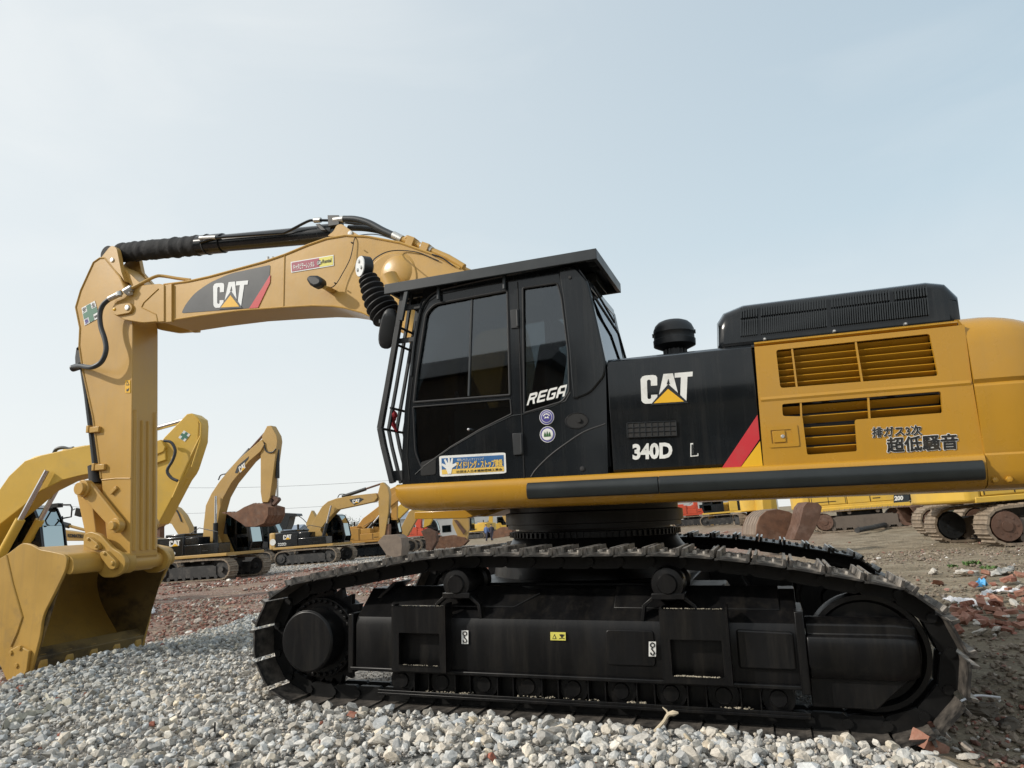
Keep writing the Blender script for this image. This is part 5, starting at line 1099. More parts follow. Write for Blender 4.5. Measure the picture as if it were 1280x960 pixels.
# individual broken bricks and concrete lumps
def lump(name, p, s, col_m, seed, brick=False, par=None):
    r = np.random.default_rng(seed)
    if brick:
        mb = MB(); mb.obox((0, 0, 0), (s[0], 0, 0), (0, s[1], 0), (0, 0, s[2])); me = mb.mesh(name); bm = bmesh.new(); bm.from_mesh(me); bmesh.ops.subdivide_edges(bm, edges=bm.edges[:], cuts=4, use_grid_fill=True)
        n1 = r.normal(size=3); n1[2] *= .3; n1 /= np.linalg.norm(n1); dd = s[0] * r.uniform(.35, .7)
        for v in bm.verts:
            c = np.array(v.co); t = c @ n1 - dd
            if t > 0: c -= n1 * t
            nz_ = mno.noise_vector((v.co * 18 + Vector((seed, 0, 0)))); c += np.array(nz_) * .008; v.co = Vector(c.tolist())
        bmesh.ops.recalc_face_normals(bm, faces=bm.faces[:]); bm.to_mesh(me); bm.free()
    else:
        V, F = rockproto(4, seed, 10); V = V * (1 + .22 * np.array([mno.fractal(Vector(v) * 2.2 + Vector((seed, 0, 0)), 1, 2, 4) for v in V]))[:, None]; V = V * np.array(s)[None]; me = npmesh(name, V, F)
    me.materials.append(col_m); me.polygons.foreach_set('use_smooth', [True] * len(me.polygons)); me.set_sharp_from_angle(angle=R_(28))
    o = bpy.data.objects.new(name, me); COL.objects.link(o); o.location = p; o.rotation_euler = (r.uniform(-.5, .5), r.uniform(-.5, .5), r.uniform(0, 6.28)); return o
BR1 = mat('brick_red', (.22, .085, .055), .9, var=.25, scale=14, dirt=(.35, .28, .22), dirt_amt=.5, dscale=14, bump=.6, bscale=40)
BR2 = mat('brick_orange', (.30, .14, .095), .9, var=.2, scale=14, dirt=(.4, .33, .27), dirt_amt=.5, dscale=12, bump=.6, bscale=40)
CONC = mat('mortar_lump', (.50, .47, .42), .95, var=.15, scale=12, dirt=(.25, .21, .16), dirt_amt=.6, dscale=8, bump=.8, bscale=30)
r3 = np.random.default_rng(5)
for i in range(90):
    px, py = r3.uniform(1188, 1285), r3.uniform(758, 796)
    if i % 3 == 0: px, py = r3.uniform(1215, 1300), r3.uniform(722, 756)
    p = gpt(px, py); k = r3.uniform(.4, .95); z = p[2] + .03 + r3.random() * .10 * math.exp(-((px - 1235) / 40) ** 2)
    if i % 4 == 3:
        o = lump('concrete_lump', (p[0], p[1], z), (.10 * k, .07 * k, .045 * k), CONC, 300 + i); tag(o, 'small pale mortar lump lying among the broken red bricks right of the track', 'concrete lump', 'mortar lumps in the brick pile')
    else:
        o = lump('broken_brick', (p[0], p[1], z), (.10 * k, .055 * k, .032 * k), BR1 if i % 2 else BR2, 300 + i, True); tag(o, 'piece of broken red brick in the loose pile right of the big track', 'brick', 'broken bricks piled right of the track')
def single(name, px, py, s, m, seed, label, cat, brick=False, dz=.02, rot=None):
    p = gpt(px, py); o = lump(name, (p[0], p[1], p[2] + dz), s, m, seed, brick)
    if rot: o.rotation_euler = rot
    return tag(o, label, cat)
single('broken_brick', 1163, 937, (.11, .05, .04), BR2, 1, 'orange brick half at the gravel edge below the right end of the track', 'brick', True, .03, (.3, .5, .9))
single('broken_brick', 1153, 905, (.09, .05, .05), BR1, 2, 'dark red brick lump wedged under the last track plate on the right', 'brick', True, .0, (.5, .2, .3))
single('broken_brick', 107, 871, (.035, .03, .03), BR2, 3, 'small orange brick chip on the grey gravel below the bucket', 'brick')
single('broken_brick', 440, 902, (.05, .035, .03), BR1, 4, 'dull red stone in the gravel in front of the sprocket', 'brick', False, .05)
single('concrete_lump', 1213, 950, (.10, .06, .03), CONC, 6, 'flat pale stone slab at the bottom right corner of the gravel', 'concrete lump', False, .02, (0, .1, .3))
single('concrete_lump', 1208, 719, (.30, .20, .07), CONC, 7, 'large flat pale concrete slab left of the brick pile', 'concrete lump', False, .03, (0, .1, .2))
single('concrete_lump', 1168, 718, (.12, .1, .08), CONC, 8, 'small round boulder alone on the brown earth right of the track', 'concrete lump', False, .05)
single('concrete_lump', 1173, 730, (.16, .08, .04), BR2, 9, 'flat pinkish slab on the brown earth below the round boulder', 'concrete lump')
single('concrete_lump', 1225, 793, (.14, .08, .05), CONC, 10, 'whitish lump in front of the brick pile, nearest the track', 'concrete lump')
single('concrete_lump', 1275, 785, (.14, .08, .05), CONC, 12, 'whitish lump in front of the brick pile at the right edge', 'concrete lump')
DARKE = mat('shaded_soil', (.08, .065, .048), .8, var=.3, scale=5, bump=1, bscale=8)  # soil colour darkened for the machine's shadow falling here
single('shaded_clod', 1228, 893, (.20, .16, .09), DARKE, 14, 'big soil clod, darkened for the shadow, behind the right end of the track', 'clod', False, .03, (0, .1, .4))
single('shaded_clod', 1262, 905, (.16, .14, .08), DARKE, 15, 'smaller soil clod, darkened for the shadow, at the right edge of the picture', 'clod', False, .0, (0, .1, 1.4))
# plastic sheets
def sheet(name, pts, w, m, label, cat, seed, hump=.06):
    r = np.random.default_rng(seed); P = bez([gpt(*q) for q in pts], 10); mb = MB(); n = len(P); rows = 7; G = []
    for i, p in enumerate(P):
        t = P[min(i + 1, n - 1)] - P[max(0, i - 1)]; t /= np.linalg.norm(t) + 1e-9; o = np.array([-t[1], t[0], 0]); ww = w * (.35 + .65 * math.sin(math.pi * (i + .5) / n)) * (1 + .3 * math.sin(i * 1.7 + seed))
        for j in range(rows):
            u = j / (rows - 1) - .5; nv = mno.noise((p[0] * 6 + seed, p[1] * 6 + j * .7, seed)); q = p + o * ww * u * 2; G.append((q[0], q[1], p[2] + .015 + hump * (1 - abs(u) * 1.7) * (.6 + .9 * nv) + .02 * math.sin(j * 2.1 + i * .8)))
    fs = [(i * rows + j, (i + 1) * rows + j, (i + 1) * rows + j + 1, i * rows + j + 1) for i in range(n - 1) for j in range(rows - 1)]
    mb.add(G, fs); o = mb.build(name, m, ang=60); s = o.modifiers.new('solid', 'SOLIDIFY'); s.thickness = .004; return tag(o, label, cat)
PLW = mat('plastic_white', (.66, .66, .68), .35, var=.1, scale=12); PLB = mat('plastic_blue', (.10, .36, .62), .4, var=.2, scale=12); RAGM = mat('old_rag', (.42, .40, .33), .9, var=.2, scale=14, dirt=(.2, .19, .16), dirt_amt=.5, dscale=9, bump=.5, bscale=30)
sheet('plastic_sheet', [(1180, 752), (1200, 753), (1222, 757), (1250, 760)], .10, PLW, 'torn white plastic sheet lying left of the blue bag on the rubble', 'plastic sheet', 3)
sheet('plastic_sheet', [(1228, 748), (1240, 741), (1262, 741), (1285, 738)], .06, PLW, 'twisted white plastic strip running past the brick pile to the right edge', 'plastic sheet', 5)
sheet('plastic_sheet', [(1236, 722), (1250, 717), (1266, 712)], .10, CONC, 'crumpled grey white sheet at the back of the brick pile', 'plastic sheet', 6, .08)
sheet('plastic_bag', [(1219, 737), (1226, 734), (1234, 735)], .06, PLB, 'light blue plastic bag on the rubble heap', 'plastic bag', 4, .12)
sheet('old_rag', [(4, 918), (25, 905), (50, 897), (66, 893)], .05, RAGM, 'pale crumpled rag lying on the gravel at lower left', 'rag', 8, .07)
sheet('old_rag', [(55, 876), (68, 882), (90, 886)], .03, RAGM, 'narrow pale scrap of cloth on the gravel above the crumpled rag', 'rag', 9, .05)
sheet('plastic_bag', [(186, 757), (189, 765), (186, 771)], .09, PLW, 'white plastic bag on the ground behind the bucket', 'plastic bag', 11, .15)
sheet('plastic_strip', [(283, 722), (290, 720), (300, 719)], .12, REDC, 'red plastic strip lying beside the track of the excavator marked 320D', 'plastic strip', 12, .06)
WOOD = mat('splintered_wood', (.52, .44, .32), .85, var=.25, scale=14, stretch=(1, 1, 8))
def stick_(name, pts, r, m, label, cat):
    mb = MB(); mb.tube(bez(pts, 4), r, 7); return tag(mb.build(name, m), label, cat)
g0 = gpt(818, 915); 
mb = MB(); mb.tube(bez([un(818, 915, Y=-.14), un(830, 902, Y=-.13), un(836, 893, Y=-.13), un(848, 891, Y=-.13)], 4), [.012] * 8 + [.014] * 2 + [.018, .012, .006], 7); mb.tube([un(836, 894, Y=-.13), un(833, 888, Y=-.12), un(828, 884, Y=-.12)], [.008, .006, .003], 6); mb.tube([un(834, 897, Y=-.13), un(842, 888, Y=-.13)], [.006, .003], 6)
mb.v = [tuple(W @ np.array(v)) for v in mb.v]; tag(mb.build('wood_splinter', WOOD), 'forked pale wood splinter sticking out of the gravel by the track', 'wood splinter')
mb = MB(); mb.tube(bez([un(866, 935, Y=-.35), un(861, 925, Y=-.34), un(855, 917, Y=-.33)], 4), [.010, .013, .015, .016, .016, .014, .012, .010, .008], 6); mb.v = [tuple(W @ np.array(v)) for v in mb.v]; tag(mb.build('wood_splinter', WOOD), 'short flat sliver of wood lying between the gravel stones below the forked one', 'wood splinter')
a = gpt(268, 922); b = wdepth(268.8, 903, np.dot((a - CW), W @ RC.T @ np.array([0, 0, -1.]))); tag(MB().tube([a, b], .006, 6).build('iron_rod', RUB), 'thin dark iron rod standing upright in the gravel', 'iron rod')
a, b, c = gpt(1200, 885), gpt(1222, 879), gpt(1252, 880); stick_('white_pole', [a + (0, 0, .04), b + (0, 0, .05), c + (0, 0, .04)], .008, PLW, 'thin white curved pole lying behind the right end of the track', 'pole')
# tufts of weeds
def tuft(px, py, n, h, label, seed, spread):
    r = np.random.default_rng(seed); p = gpt(px, py); mb = MB()
    for i in range(n):
        a = r.uniform(0, 6.28); d = r.random() * spread; q = p + np.array([math.cos(a) * d, math.sin(a) * d, 0]); l = h * r.uniform(.5, 1.1); b = r.uniform(0, 6.28); w = .012 + .01 * r.random(); ox, oy = math.cos(b), math.sin(b)
        mid = q + np.array([ox * l * .25, oy * l * .25, l * .6]); tip = q + np.array([ox * l * .7, oy * l * .7, l * .85]); s_ = np.array([-oy, ox, 0]) * w
        mb.add([q - s_ * .4, q + s_ * .4, mid + s_, mid - s_, tip], [(0, 1, 2, 3), (3, 2, 4)])
    return tag(mb.build('weed_clump', WEED), label, 'weed')
WEED = mat('weed_leaf', (.07, .13, .03), .7, var=.35, scale=8)
tuft(1216, 706, 90, .09, 'larger green weed clump on the brown earth beside the boulder', 31, .15)
tuft(1236, 711, 60, .07, 'low green weed clump right of the larger one', 32, .12); tuft(1192, 709, 50, .06, 'sparse green weed clump left of the larger one', 33, .12)
r = np.random.default_rng(77); mb = MB()
for (qx, dd, rr, nn) in ((1168, 36, 3.0, 2600), (1200, 36, 3.4, 2600), (1060, 38, 1.6, 700), (1130, 36, 2.0, 700)):
    c = dpt(qx, dd)
    for i in range(nn):
        a, d = r.uniform(0, 6.28), rr * math.sqrt(r.random()); q = np.array([c[0] + d * math.cos(a), c[1] + d * math.sin(a), 0]); q[2] = float(gz(q[0], q[1])) - .02; h = r.uniform(.12, .4); b = r.uniform(0, 6.28); s_ = np.array([math.cos(b), math.sin(b), 0]) * .03
        mb.add([q - s_, q + s_, q + np.array([r.normal() * .08, r.normal() * .08, h])], [(0, 1, 2)])
tag(mb.build('grass', WEED), kind='stuff')
# =================================================================== EXCAVATORS IN THE YARD BEHIND
BGT = mat('paint_far_tan', (.43, .27, .08), .5, var=.08, scale=1, dirt=(.36, .25, .13), dirt_amt=.5, dscale=1.5)
BGY = mat('paint_far_yellow', (.60, .38, .055), .45, var=.07, scale=1, dirt=(.42, .30, .10), dirt_amt=.4, dscale=1.5)
BGO = mat('paint_far_orange', (.48, .25, .05), .5, var=.08, scale=1, dirt=(.36, .22, .1), dirt_amt=.4)
BGR = mat('paint_far_red', (.50, .07, .03), .5, var=.1, scale=1)
RUST = mat('rusty_steel', (.15, .074, .042), .8, var=.35, scale=4, dirt=(.24, .18, .14), dirt_amt=.45, dscale=3, bump=.4)
RUSTD = mat('rusty_steel_dark', (.11, .058, .038), .75, var=.3, scale=4, dirt=(.24, .17, .14), dirt_amt=.4, dscale=3)
DUSTF = mat('dusty_frame', (.13, .105, .085), .85, var=.3, scale=3, dirt=(.05, .045, .04), dirt_amt=.6, dscale=3)
WORN = mat('worn_bucket_steel', (.20, .155, .12), .7, var=.2, scale=4, dirt=(.16, .12, .09), dirt_amt=.6, dscale=3)
FSHOE = mat('muddy_track_steel', (.24, .19, .14), .85, var=.3, scale=6, dirt=(.07, .06, .05), dirt_amt=.7, dscale=5)
FTRK = mat('far_track_black', (.03, .03, .03), .7, var=.4, scale=3, dirt=(.13, .115, .10), dirt_amt=.6, dscale=3)
def digger(label, px, depth, heading, body=BGT, cover=BLK, boomm=None, shoe=FSHOE, hub=None, th=None, L=4.1, gauge=2.4, tr=.46, house=True, cab=True, dz=0, cw=None, letters=(), cabw=BLK, group=None, det=True, cwtop=2.05, name='excavator', frm=None):
    p = dpt(px, depth); p[2] += dz; h = R_(heading); R0 = empty(name, tuple(p), h); tag(R0, label, 'excavator', group); R0['kindhint'] = 'x'; del R0['kindhint']
    fx, fy = np.array([math.cos(h), math.sin(h), 0]), np.array([-math.sin(h), math.cos(h), 0])
    def lp(x, y, yo=0.0):                 # image point -> local (x,z) on the vertical plane y_local = yo
        r = wray(x, y); o = p + fy * yo; t = np.dot(o - CW, fy) / np.dot(r, fy); q = CW + r * t - p; return (float(q @ fx), float(q[2]))
    t_ = R_(th if th is not None else heading) - h
    TG = None
    cu, su = math.cos(t_), math.sin(t_)
    def rot(mb): mb.v = [(x * cu - y * su, x * su + y * cu, z) for x, y, z in mb.v]; return mb
    for sg in (-1, 1):
        yc = sg * gauge / 2; hl = L / 2 - tr; mb = MB()
        pth = []
        for k in range(0, 13): a = R_(-90 + 15 * k); pth.append((hl + tr * math.cos(a), tr + tr * math.sin(a)))
        pth += [(hl * .4, 2 * tr + .03), (0, 2 * tr + .03), (-hl * .4, 2 * tr + .03)]
        for k in range(0, 13): a = R_(90 + 15 * k); pth.append((-hl + tr * math.cos(a), tr + tr * math.sin(a)))
        n = 44 if det else 26; Pn, LL = resample(pth, n); 
        for i in range(n):
            a, b = Pn[i], Pn[(i + 1) % n]; t = (b - a) / np.linalg.norm(b - a); o = np.array([t[1], -t[0]]); l = LL / n
            poly = [a - o * .07, a + t * l * .96 - o * .07, a + t * l * .96 - o * .015, a + t * l * .9 + o * .03, a + t * l * .8 - o * .015, a + t * l * .45 - o * .01, a + t * l * .40 + o * .015, a + t * l * .33 - o * .01, a - o * .012]
            mb.prism([tuple(q) for q in poly], yc - .3, yc + .3)
        tk = rot(mb).build('track', shoe, R0)
        mb = MB(); mb.box(-hl * .8, hl * .8, yc - .24, yc + .24, .17, .62); mb.prism([(-hl * .9, .25), (hl * .9, .25), (hl * .7, .66), (-hl * .7, .66)], yc - .2, yc + .2)
        for k in range(7): x = -hl * .8 + hl * 1.6 * k / 6; mb.cyl((x, yc - .26, .16), (x, yc + .26, .16), .09, n=12)
        for x in (-hl * .35, hl * .35): mb.cyl((x, yc - .22, .80), (x, yc + .22, .80), .08, n=12)
        rot(mb).build('track_frame', frm or FTRK, tk)
        for x, nm in ((-hl, 'sprocket'), (hl, 'idler')):
            mb = MB(); mb.cyl((x, yc - .2, tr), (x, yc + .2, tr), tr - .09, n=24); mb.cyl((x, yc - .31, tr), (x, yc + .31, tr), (tr - .12) * ((.98 if hub else .78) if nm == 'sprocket' else .3), n=24); mb.cyl((x, yc - .335, tr), (x, yc + .335, tr), .12, n=16); [mb.cyl((x + .22 * math.cos(k), yc - .322, tr + .22 * math.sin(k)), (x + .22 * math.cos(k), yc + .322, tr + .22 * math.sin(k)), .022, n=6) for k in np.linspace(0, 5.5, 8) if nm == 'sprocket']; rot(mb).build(nm, (hub[0 if sg < 0 else 1] if isinstance(hub, tuple) else hub) or FTRK, tk)
    mb = MB(); mb.box(-.8, .8, -1.0, 1.0, .45, .85); mb.cyl((0, 0, .8), (0, 0, 1.06), .62, n=28); rot(mb).build('car_body', FTRK, R0)
    if house:
        mb = MB(); mb.box(-2.2, 1.75, -1.35, 1.35, 1.02, 1.16); mb.build('platform', body, R0, .02)
        mb = MB(); 
        pl = [(-2.05, -1.35), (-2.35, -1.32), (-2.62, -1.0), (-2.74, -.4), (-2.74, .4), (-2.62, 1.0), (-2.35, 1.32), (-2.05, 1.35)]; mb.extrz(pl, 1.05, cwtop); mb.build('counterweight', cw or body, R0, .07, 3)
        mb = MB(); mb.box(-2.04, -.55, -1.34, 1.34, 1.165, 2.02); mb.box(-1.9, -.8, -1.0, 1.0, 2.02, 2.16); ec = mb.build('engine_cover', cover, R0, .04, 3)
        mb = MB(); mb.box(-.54, 1.30, -1.33, -.5, 1.165, 1.62); mb.box(-.54, .2, -1.30, -.5, 1.62, 1.95); mb.build('tool_box', cover, R0, .03)
        mb = MB()
        for x_ in (-1.98, -1.30, -.62, .35): mb.box(x_ - .012, x_ + .012, -1.3445, -1.33, 1.20, 1.60 if x_ > 0 else 1.96)
        for k in range(5): mb.box(-1.9, -1.4, -1.3445, -1.33, 1.66 + k * .055, 1.685 + k * .055)
        mb.box(.45, .75, -1.336, -1.32, 1.3, 1.34); mb.build('panel_seam', DARKIN, ec)
        mb = MB(); mb.box(-2.0, -1.0, -1.352, -1.342, 1.3, 1.33); mb.tube([(1.2, -1.25, 1.62), (1.2, -1.25, 2.1), (.2, -1.25, 2.35), (-.3, -1.25, 2.1)], .02, 6); mb.cyl((-1.5, .5, 2.1), (-1.5, .5, 2.5), .07, n=12); mb.build('handrail', MATB, R0)
        mb = MB(); mb.prism([(-.3, 1.1), (.9, 1.1), (.45, 2.0), (.1, 2.05)], -.32, -.26); mb.prism([(-.3, 1.1), (.9, 1.1), (.45, 2.0), (.1, 2.05)], .26, .32); mb.build('boom_foot', body, R0)
    if cab:
        y0, y1 = .40, 1.34; pr = [(-.1, 1.165), (1.62, 1.165), (1.74, 1.55), (1.60, 2.35), (1.35, 2.85), (1.15, 2.95), (.0, 2.95), (-.1, 2.85)]
        win = [[(.95, 1.95), (1.50, 1.95), (1.46, 2.3), (1.27, 2.70), (.95, 2.74)], [(.08, 1.85), (.82, 1.85), (.82, 2.74), (.08, 2.74)], [(.95, 1.35), (1.55, 1.35), (1.58, 1.8), (.95, 1.8)]]
        me = plate(pr, win, y0, y0 + .05); cb = link('cab', me, R0, mats=[cabw]); me = plate(pr, win, y1 - .05, y1); link('cab_side', me, cb, mats=[cabw])
        mb = MB(); mb.prism([(-.1, 1.165), (1.62, 1.165), (1.62, 1.25), (-.1, 1.25)], y0 + .05, y1 - .05); mb.prism([(1.35, 2.85), (1.15, 2.95), (.0, 2.95), (-.1, 2.85), (0, 2.86), (1.1, 2.86)], y0 + .05, y1 - .05); mb.box(-.1, -.05, y0 + .05, y1 - .05, 1.25, 2.0)
        for yy in (y0 + .02, y1 - .08): mb.prism([(1.62, 1.165), (1.74, 1.55), (1.60, 2.35), (1.35, 2.85), (1.30, 2.82), (1.54, 2.33), (1.68, 1.55), (1.56, 1.165)], yy + .04, yy + .08 if yy < 1 else yy + .03)
        mb.build('cab_shell', cabw, cb)
        mb = MB()
        for w_ in win:
            for yy in (y0 + .02, y1 - .03): mb.prism(w_, yy, yy + .008)
        mb.add([(1.60, y0 + .09, 1.2), (1.60, y1 - .09, 1.2), (1.71, y1 - .09, 1.55), (1.71, y0 + .09, 1.55)], [(0, 1, 2, 3)]); mb.add([(1.71, y0 + .09, 1.56), (1.71, y1 - .09, 1.56), (1.57, y1 - .09, 2.34), (1.57, y0 + .09, 2.34)], [(0, 1, 2, 3)]); mb.add([(1.57, y0 + .09, 2.35), (1.57, y1 - .09, 2.35), (1.33, y1 - .09, 2.83), (1.33, y0 + .09, 2.83)], [(0, 1, 2, 3)]); mb.add([(-.08, y0 + .1, 2.0), (-.08, y1 - .1, 2.0), (-.08, y1 - .1, 2.85), (-.08, y0 + .1, 2.85)], [(0, 1, 2, 3)])
        mb.build('cab_glass', GLS2, cb); mb = MB(); mb.box(.2, .7, .6, 1.1, 1.25, 1.75); mb.prism([(.1, 1.7), (.25, 1.7), (.2, 2.4), (.08, 2.4)], .6, 1.1); mb.build('cab_seat', SEATM, cb, .03)
    def poly(nm, pts, w, m, yo=0, off=0, bev=.02, par=None):
        mb = MB(); mb.prism([lp(x, y, yo) for x, y in pts], yo + off - w, yo + off + w); return mb.build(nm, m, par or R0, bev)
    def cyl(nm, a, b, r, m, ys=(0,), f=.55, rm=None, par=None):
        for yy in ys:
            A_, B_ = lp(*a, yy), lp(*b, yy); A3, B3 = np.array([A_[0], yy, A_[1]]), np.array([B_[0], yy, B_[1]]); M3 = A3 + (B3 - A3) * f
            mb = MB(); mb.tube([A3, M3], r, 12); c = mb.build(nm, m, par or R0); mb = MB(); mb.tube([M3, B3], r * .55, 10); mb.build('cylinder_rod', rm or CHROME, c)
    def hose(pts, r, yo, m=None, nm='hose'):
        mb = MB(); mb.tube(bez([np.array([lp(x, y, yo)[0], yo, lp(x, y, yo)[1]]) for x, y in pts], 4), r, 6); mb.build(nm, m or HOSE, R0)
    def lquad(q, yo): return [np.array([lp(x, y, yo)[0], yo, lp(x, y, yo)[1]]) for x, y in q]
    return dict(root=R0, lp=lp, poly=poly, cyl=cyl, hose=hose, q=lquad, p=p, fx=fx, fy=fy)
GLS2 = glassmat('far_cab_glass', (.13, .17, .18), ior=1.4, gl_c=(.45, .52, .52))
def bucket_poly(D, pts, w, m, name='bucket', teeth=True, yo=0):
    lp = D['lp']; P = [lp(x, y, yo) for x, y in pts]; mb = MB(); mb.prism(P, yo - w, yo - w + .05); mb.prism(P, yo + w - .05, yo + w)
    n = len(P) - 1
    return P, mb
def shell(D, pts, openi, w, m, name='bucket', teeth=None, m2=None, ribs=.018):
    """side outline pts; edge from openi to openi+1 is the open mouth"""
    P = [D['lp'](x, y) for x, y in pts]; n = len(P); mb = MB(); mb.prism(P, -w, -w + .05); c = np.mean(np.array(P), 0); bk = mb.build(name, m, D['root'], .01); mb = MB(); mb.prism(P, w - .05, w); mb.build('side_plate', m, bk, .01); mb = MB()
    for i in range(n):
        if i == openi: continue
        a, b = np.array(P[i]), np.array(P[(i + 1) % n]); ia, ib = a + (c - a) * .08, b + (c - b) * .08; mb.add([(a[0], -w + .051, a[1]), (b[0], -w + .051, b[1]), (b[0], w - .051, b[1]), (a[0], w - .051, a[1]), (ia[0], -w + .051, ia[1]), (ib[0], -w + .051, ib[1]), (ib[0], w - .051, ib[1]), (ia[0], w - .051, ia[1])], [(0, 1, 2, 3), (7, 6, 5, 4), (0, 4, 5, 1), (2, 6, 7, 3)])
    for y in np.linspace(-w + .15, w - .15, 5):
        for i in range(n):
            if i == openi or (i + 1) % n == openi: continue
            a, b = np.array(P[i]), np.array(P[(i + 1) % n]); mb.tube([(a[0], y, a[1]), (b[0], y, b[1])], ribs, 5)
    mb.build('bucket_shell', m2 or m, bk, ang=50)
    if teeth is not None:
        tpt = np.array(P[teeth]); d = tpt - c; d /= np.linalg.norm(d)
        for k in range(5):
            y = -w + .08 + k * (2 * w - .16) / 4; e = MB(); e.loft([[(tpt[0] - d[1] * s1, y + s2, tpt[1] + d[0] * s1) for s1, s2 in ((-.05, -.05), (.05, -.05), (.05, .05), (-.05, .05))], [(tpt[0] + d[0] * .2 - d[1] * s1, y + s2, tpt[1] + d[1] * .2 + d[0] * s1) for s1, s2 in ((-.015, -.04), (.015, -.04), (.015, .04), (-.015, .04))]]); e.build('bucket_tooth', m, bk)
    return bk

# --- A: bright yellow machine left, behind the bucket
D = digger('bright yellow excavator behind the big bucket at the left edge, boom arched to the right', -30, 19.5, 12, body=BGY, cover=BGY, cabw=BLK)
B = D['poly']('boom', [(-60, 760), (-40, 700), (0, 628), (22, 596), (42, 577), (62, 570), (112, 559), (150, 552), (196, 556), (215, 564), (216, 576), (196, 583), (150, 588), (112, 595), (88, 601), (62, 614), (40, 633), (12, 655), (-5, 690), (-30, 760)], .30, BGY)
S_ = D['poly']('stick', [(240, 519), (246, 518), (254, 524), (255, 532), (254, 552), (243, 586), (240, 592), (234, 600), (205, 655), (190, 660), (178, 640), (194, 590), (200, 566), (212, 548)], .24, BGY)
D['cyl']('stick_cylinder', (150, 548), (243, 522), .13, BGY, (0,), .25, CHROME)
D['poly']('boom_top_bracket', [(76, 567), (84, 562), (112, 557), (112, 563)], .14, BGY)
D['cyl']('boom_cylinder', (-2, 700), (59, 588), .12, BGY, (-.42,), .45)
D['cyl']('boom_cylinder', (28, 690), (72, 610), .12, BGY, (.42,), .5)
D['poly']('boom_nose', [(196, 556), (210, 551), (216, 560), (214, 566), (200, 572), (194, 576)], .33, BGY)
mb = MB(); lp = D['lp']; sp_ = lambda x, y: np.array([lp(x, y, -.246)[0], -.246, lp(x, y, -.246)[1]]); mb.tube([sp_(251, 545), sp_(238, 572), sp_(216, 622)], .03, 6); mb.tube([sp_(246, 521), sp_(252, 530), sp_(251, 550), sp_(240, 584)], .03, 6); mb.build('weld_bead', BGY, S_)
D['hose']([(205, 551), (214, 553), (219, 563), (216, 575), (209, 588), (214, 597), (222, 601)], .04, -.40)
D['hose']([(0, 625), (22, 593), (40, 574), (60, 569)], .03, -.2, BGY, 'pipe'); D['hose']([(66, 571), (70, 562), (78, 559.5), (86, 561), (92, 560)], .05, -.1)
D['cyl']('bucket_cylinder', (232, 596), (196, 652), .12, BGY, (0,), .7, BGY)
q = D['q']([(230, 538), (238, 543), (231, 552), (223, 547)], -.246); decal('cross_sticker', q, OFFW, S_, .004); decal('cross_sticker', [v + np.array([0, -.006, 0]) for v in q], GRN, S_, .004, [(.34, .02), (.66, .02), (.66, .34), (.98, .34), (.98, .66), (.66, .66), (.66, .98), (.34, .98), (.34, .66), (.02, .66), (.02, .34), (.34, .34)])
mb = MB(); lp = D['lp']; P3 = lambda x, y, yo=1.3: np.array([lp(x, y, yo)[0], yo, lp(x, y, yo)[1]])
mb.tube([P3(72, 631), P3(88, 631), P3(90, 635), P3(89, 646), P3(78, 648)], .025, 6); mb.tube([P3(78, 645), P3(79, 675)], .02, 6); mb.tube([P3(90, 638), P3(94, 636)], .015, 6); mb.obox(P3(98.5, 640.5), (.09, 0, -.03), (0, .04, 0), (.02, 0, .11)); mb.obox(P3(70, 632), (.15, 0, 0), (0, .1, 0), (0, 0, .06)); mb.build('mirror', MATB, D['root'], .01)
# --- B: yellow machine with lettering, further behind
D = digger('yellow excavator with writing on its boom, seen between the cab and stick at far left', 60, 30, 20, body=BGY, cover=BGY, cab=False)
bm_ = D['poly']('boom', [(75, 662), (86, 663), (118, 668), (128, 690), (115, 676), (76, 676)], .25, BGT); text('lettering', 'KOMATSU', D['q']([(84.5, 667), (104, 668), (104, 672.5), (84.5, 671.5)], -.26), DBLK, bm_, .01, bold=.04)
D['cyl']('stick_cylinder', (70, 653), (112, 664), .11, MATB, (0,), .4, BGT)
# --- C: tan boom with curved neck
D = digger('tan excavator with a curved gooseneck boom, partly hidden behind the black 320D machine', 205, 42, 10, body=BGT, cover=BLK, cab=False)
D['poly']('boom', [(196, 652), (206, 633), (216, 631), (224, 635), (232, 644), (240, 660), (241, 668), (226, 668), (218, 655), (208, 652), (199, 662)], .26, BGT); D['hose']([(217, 634), (222, 640), (227, 652)], .04, -.28)
D['poly']('stick', [(196, 650), (203, 655), (203, 680), (196, 680)], .2, RUST)
# --- D: 320D
D = digger('black and tan excavator marked 320D facing right, its boom raised high with a rusty bucket', 268, 33.5, 3, body=BGT, cover=BLK)
B = D['poly']('boom', [(258, 690), (259, 660), (262, 632), (269, 617), (279, 602), (300, 577), (331, 550), (335, 556), (330, 565), (316, 577), (294, 604), (284, 622), (279, 640), (274, 672), (268, 692)], .27, BGT)
S_ = D['poly']('stick', [(331, 545), (337, 533), (342, 532.5), (349, 545), (350, 552), (347, 575), (341, 622), (338, 628), (331, 628), (329, 615), (329, 566), (330, 554)], .2, BGT)
D['cyl']('stick_cylinder', (283, 595), (337, 535), .11, MATB, (0,), .55, RUSTD)
D['cyl']('boom_cylinder', (269, 688), (270, 620), .11, MATB, (-.42,), .5); D['cyl']('boom_cylinder', (282, 688), (281, 622), .11, MATB, (.42,), .5)
D['cyl']('bucket_cylinder', (347, 562), (347, 622), .09, MATB, (0,), .6)
D['poly']('bucket_link', [(338, 618), (349, 622), (350, 625), (344, 632), (341, 630), (345, 625), (337, 622)], .12, RUSTD); D['poly']('bucket_link', [(329, 616), (340, 616), (342, 632), (338, 640), (331, 634)], .14, RUSTD)
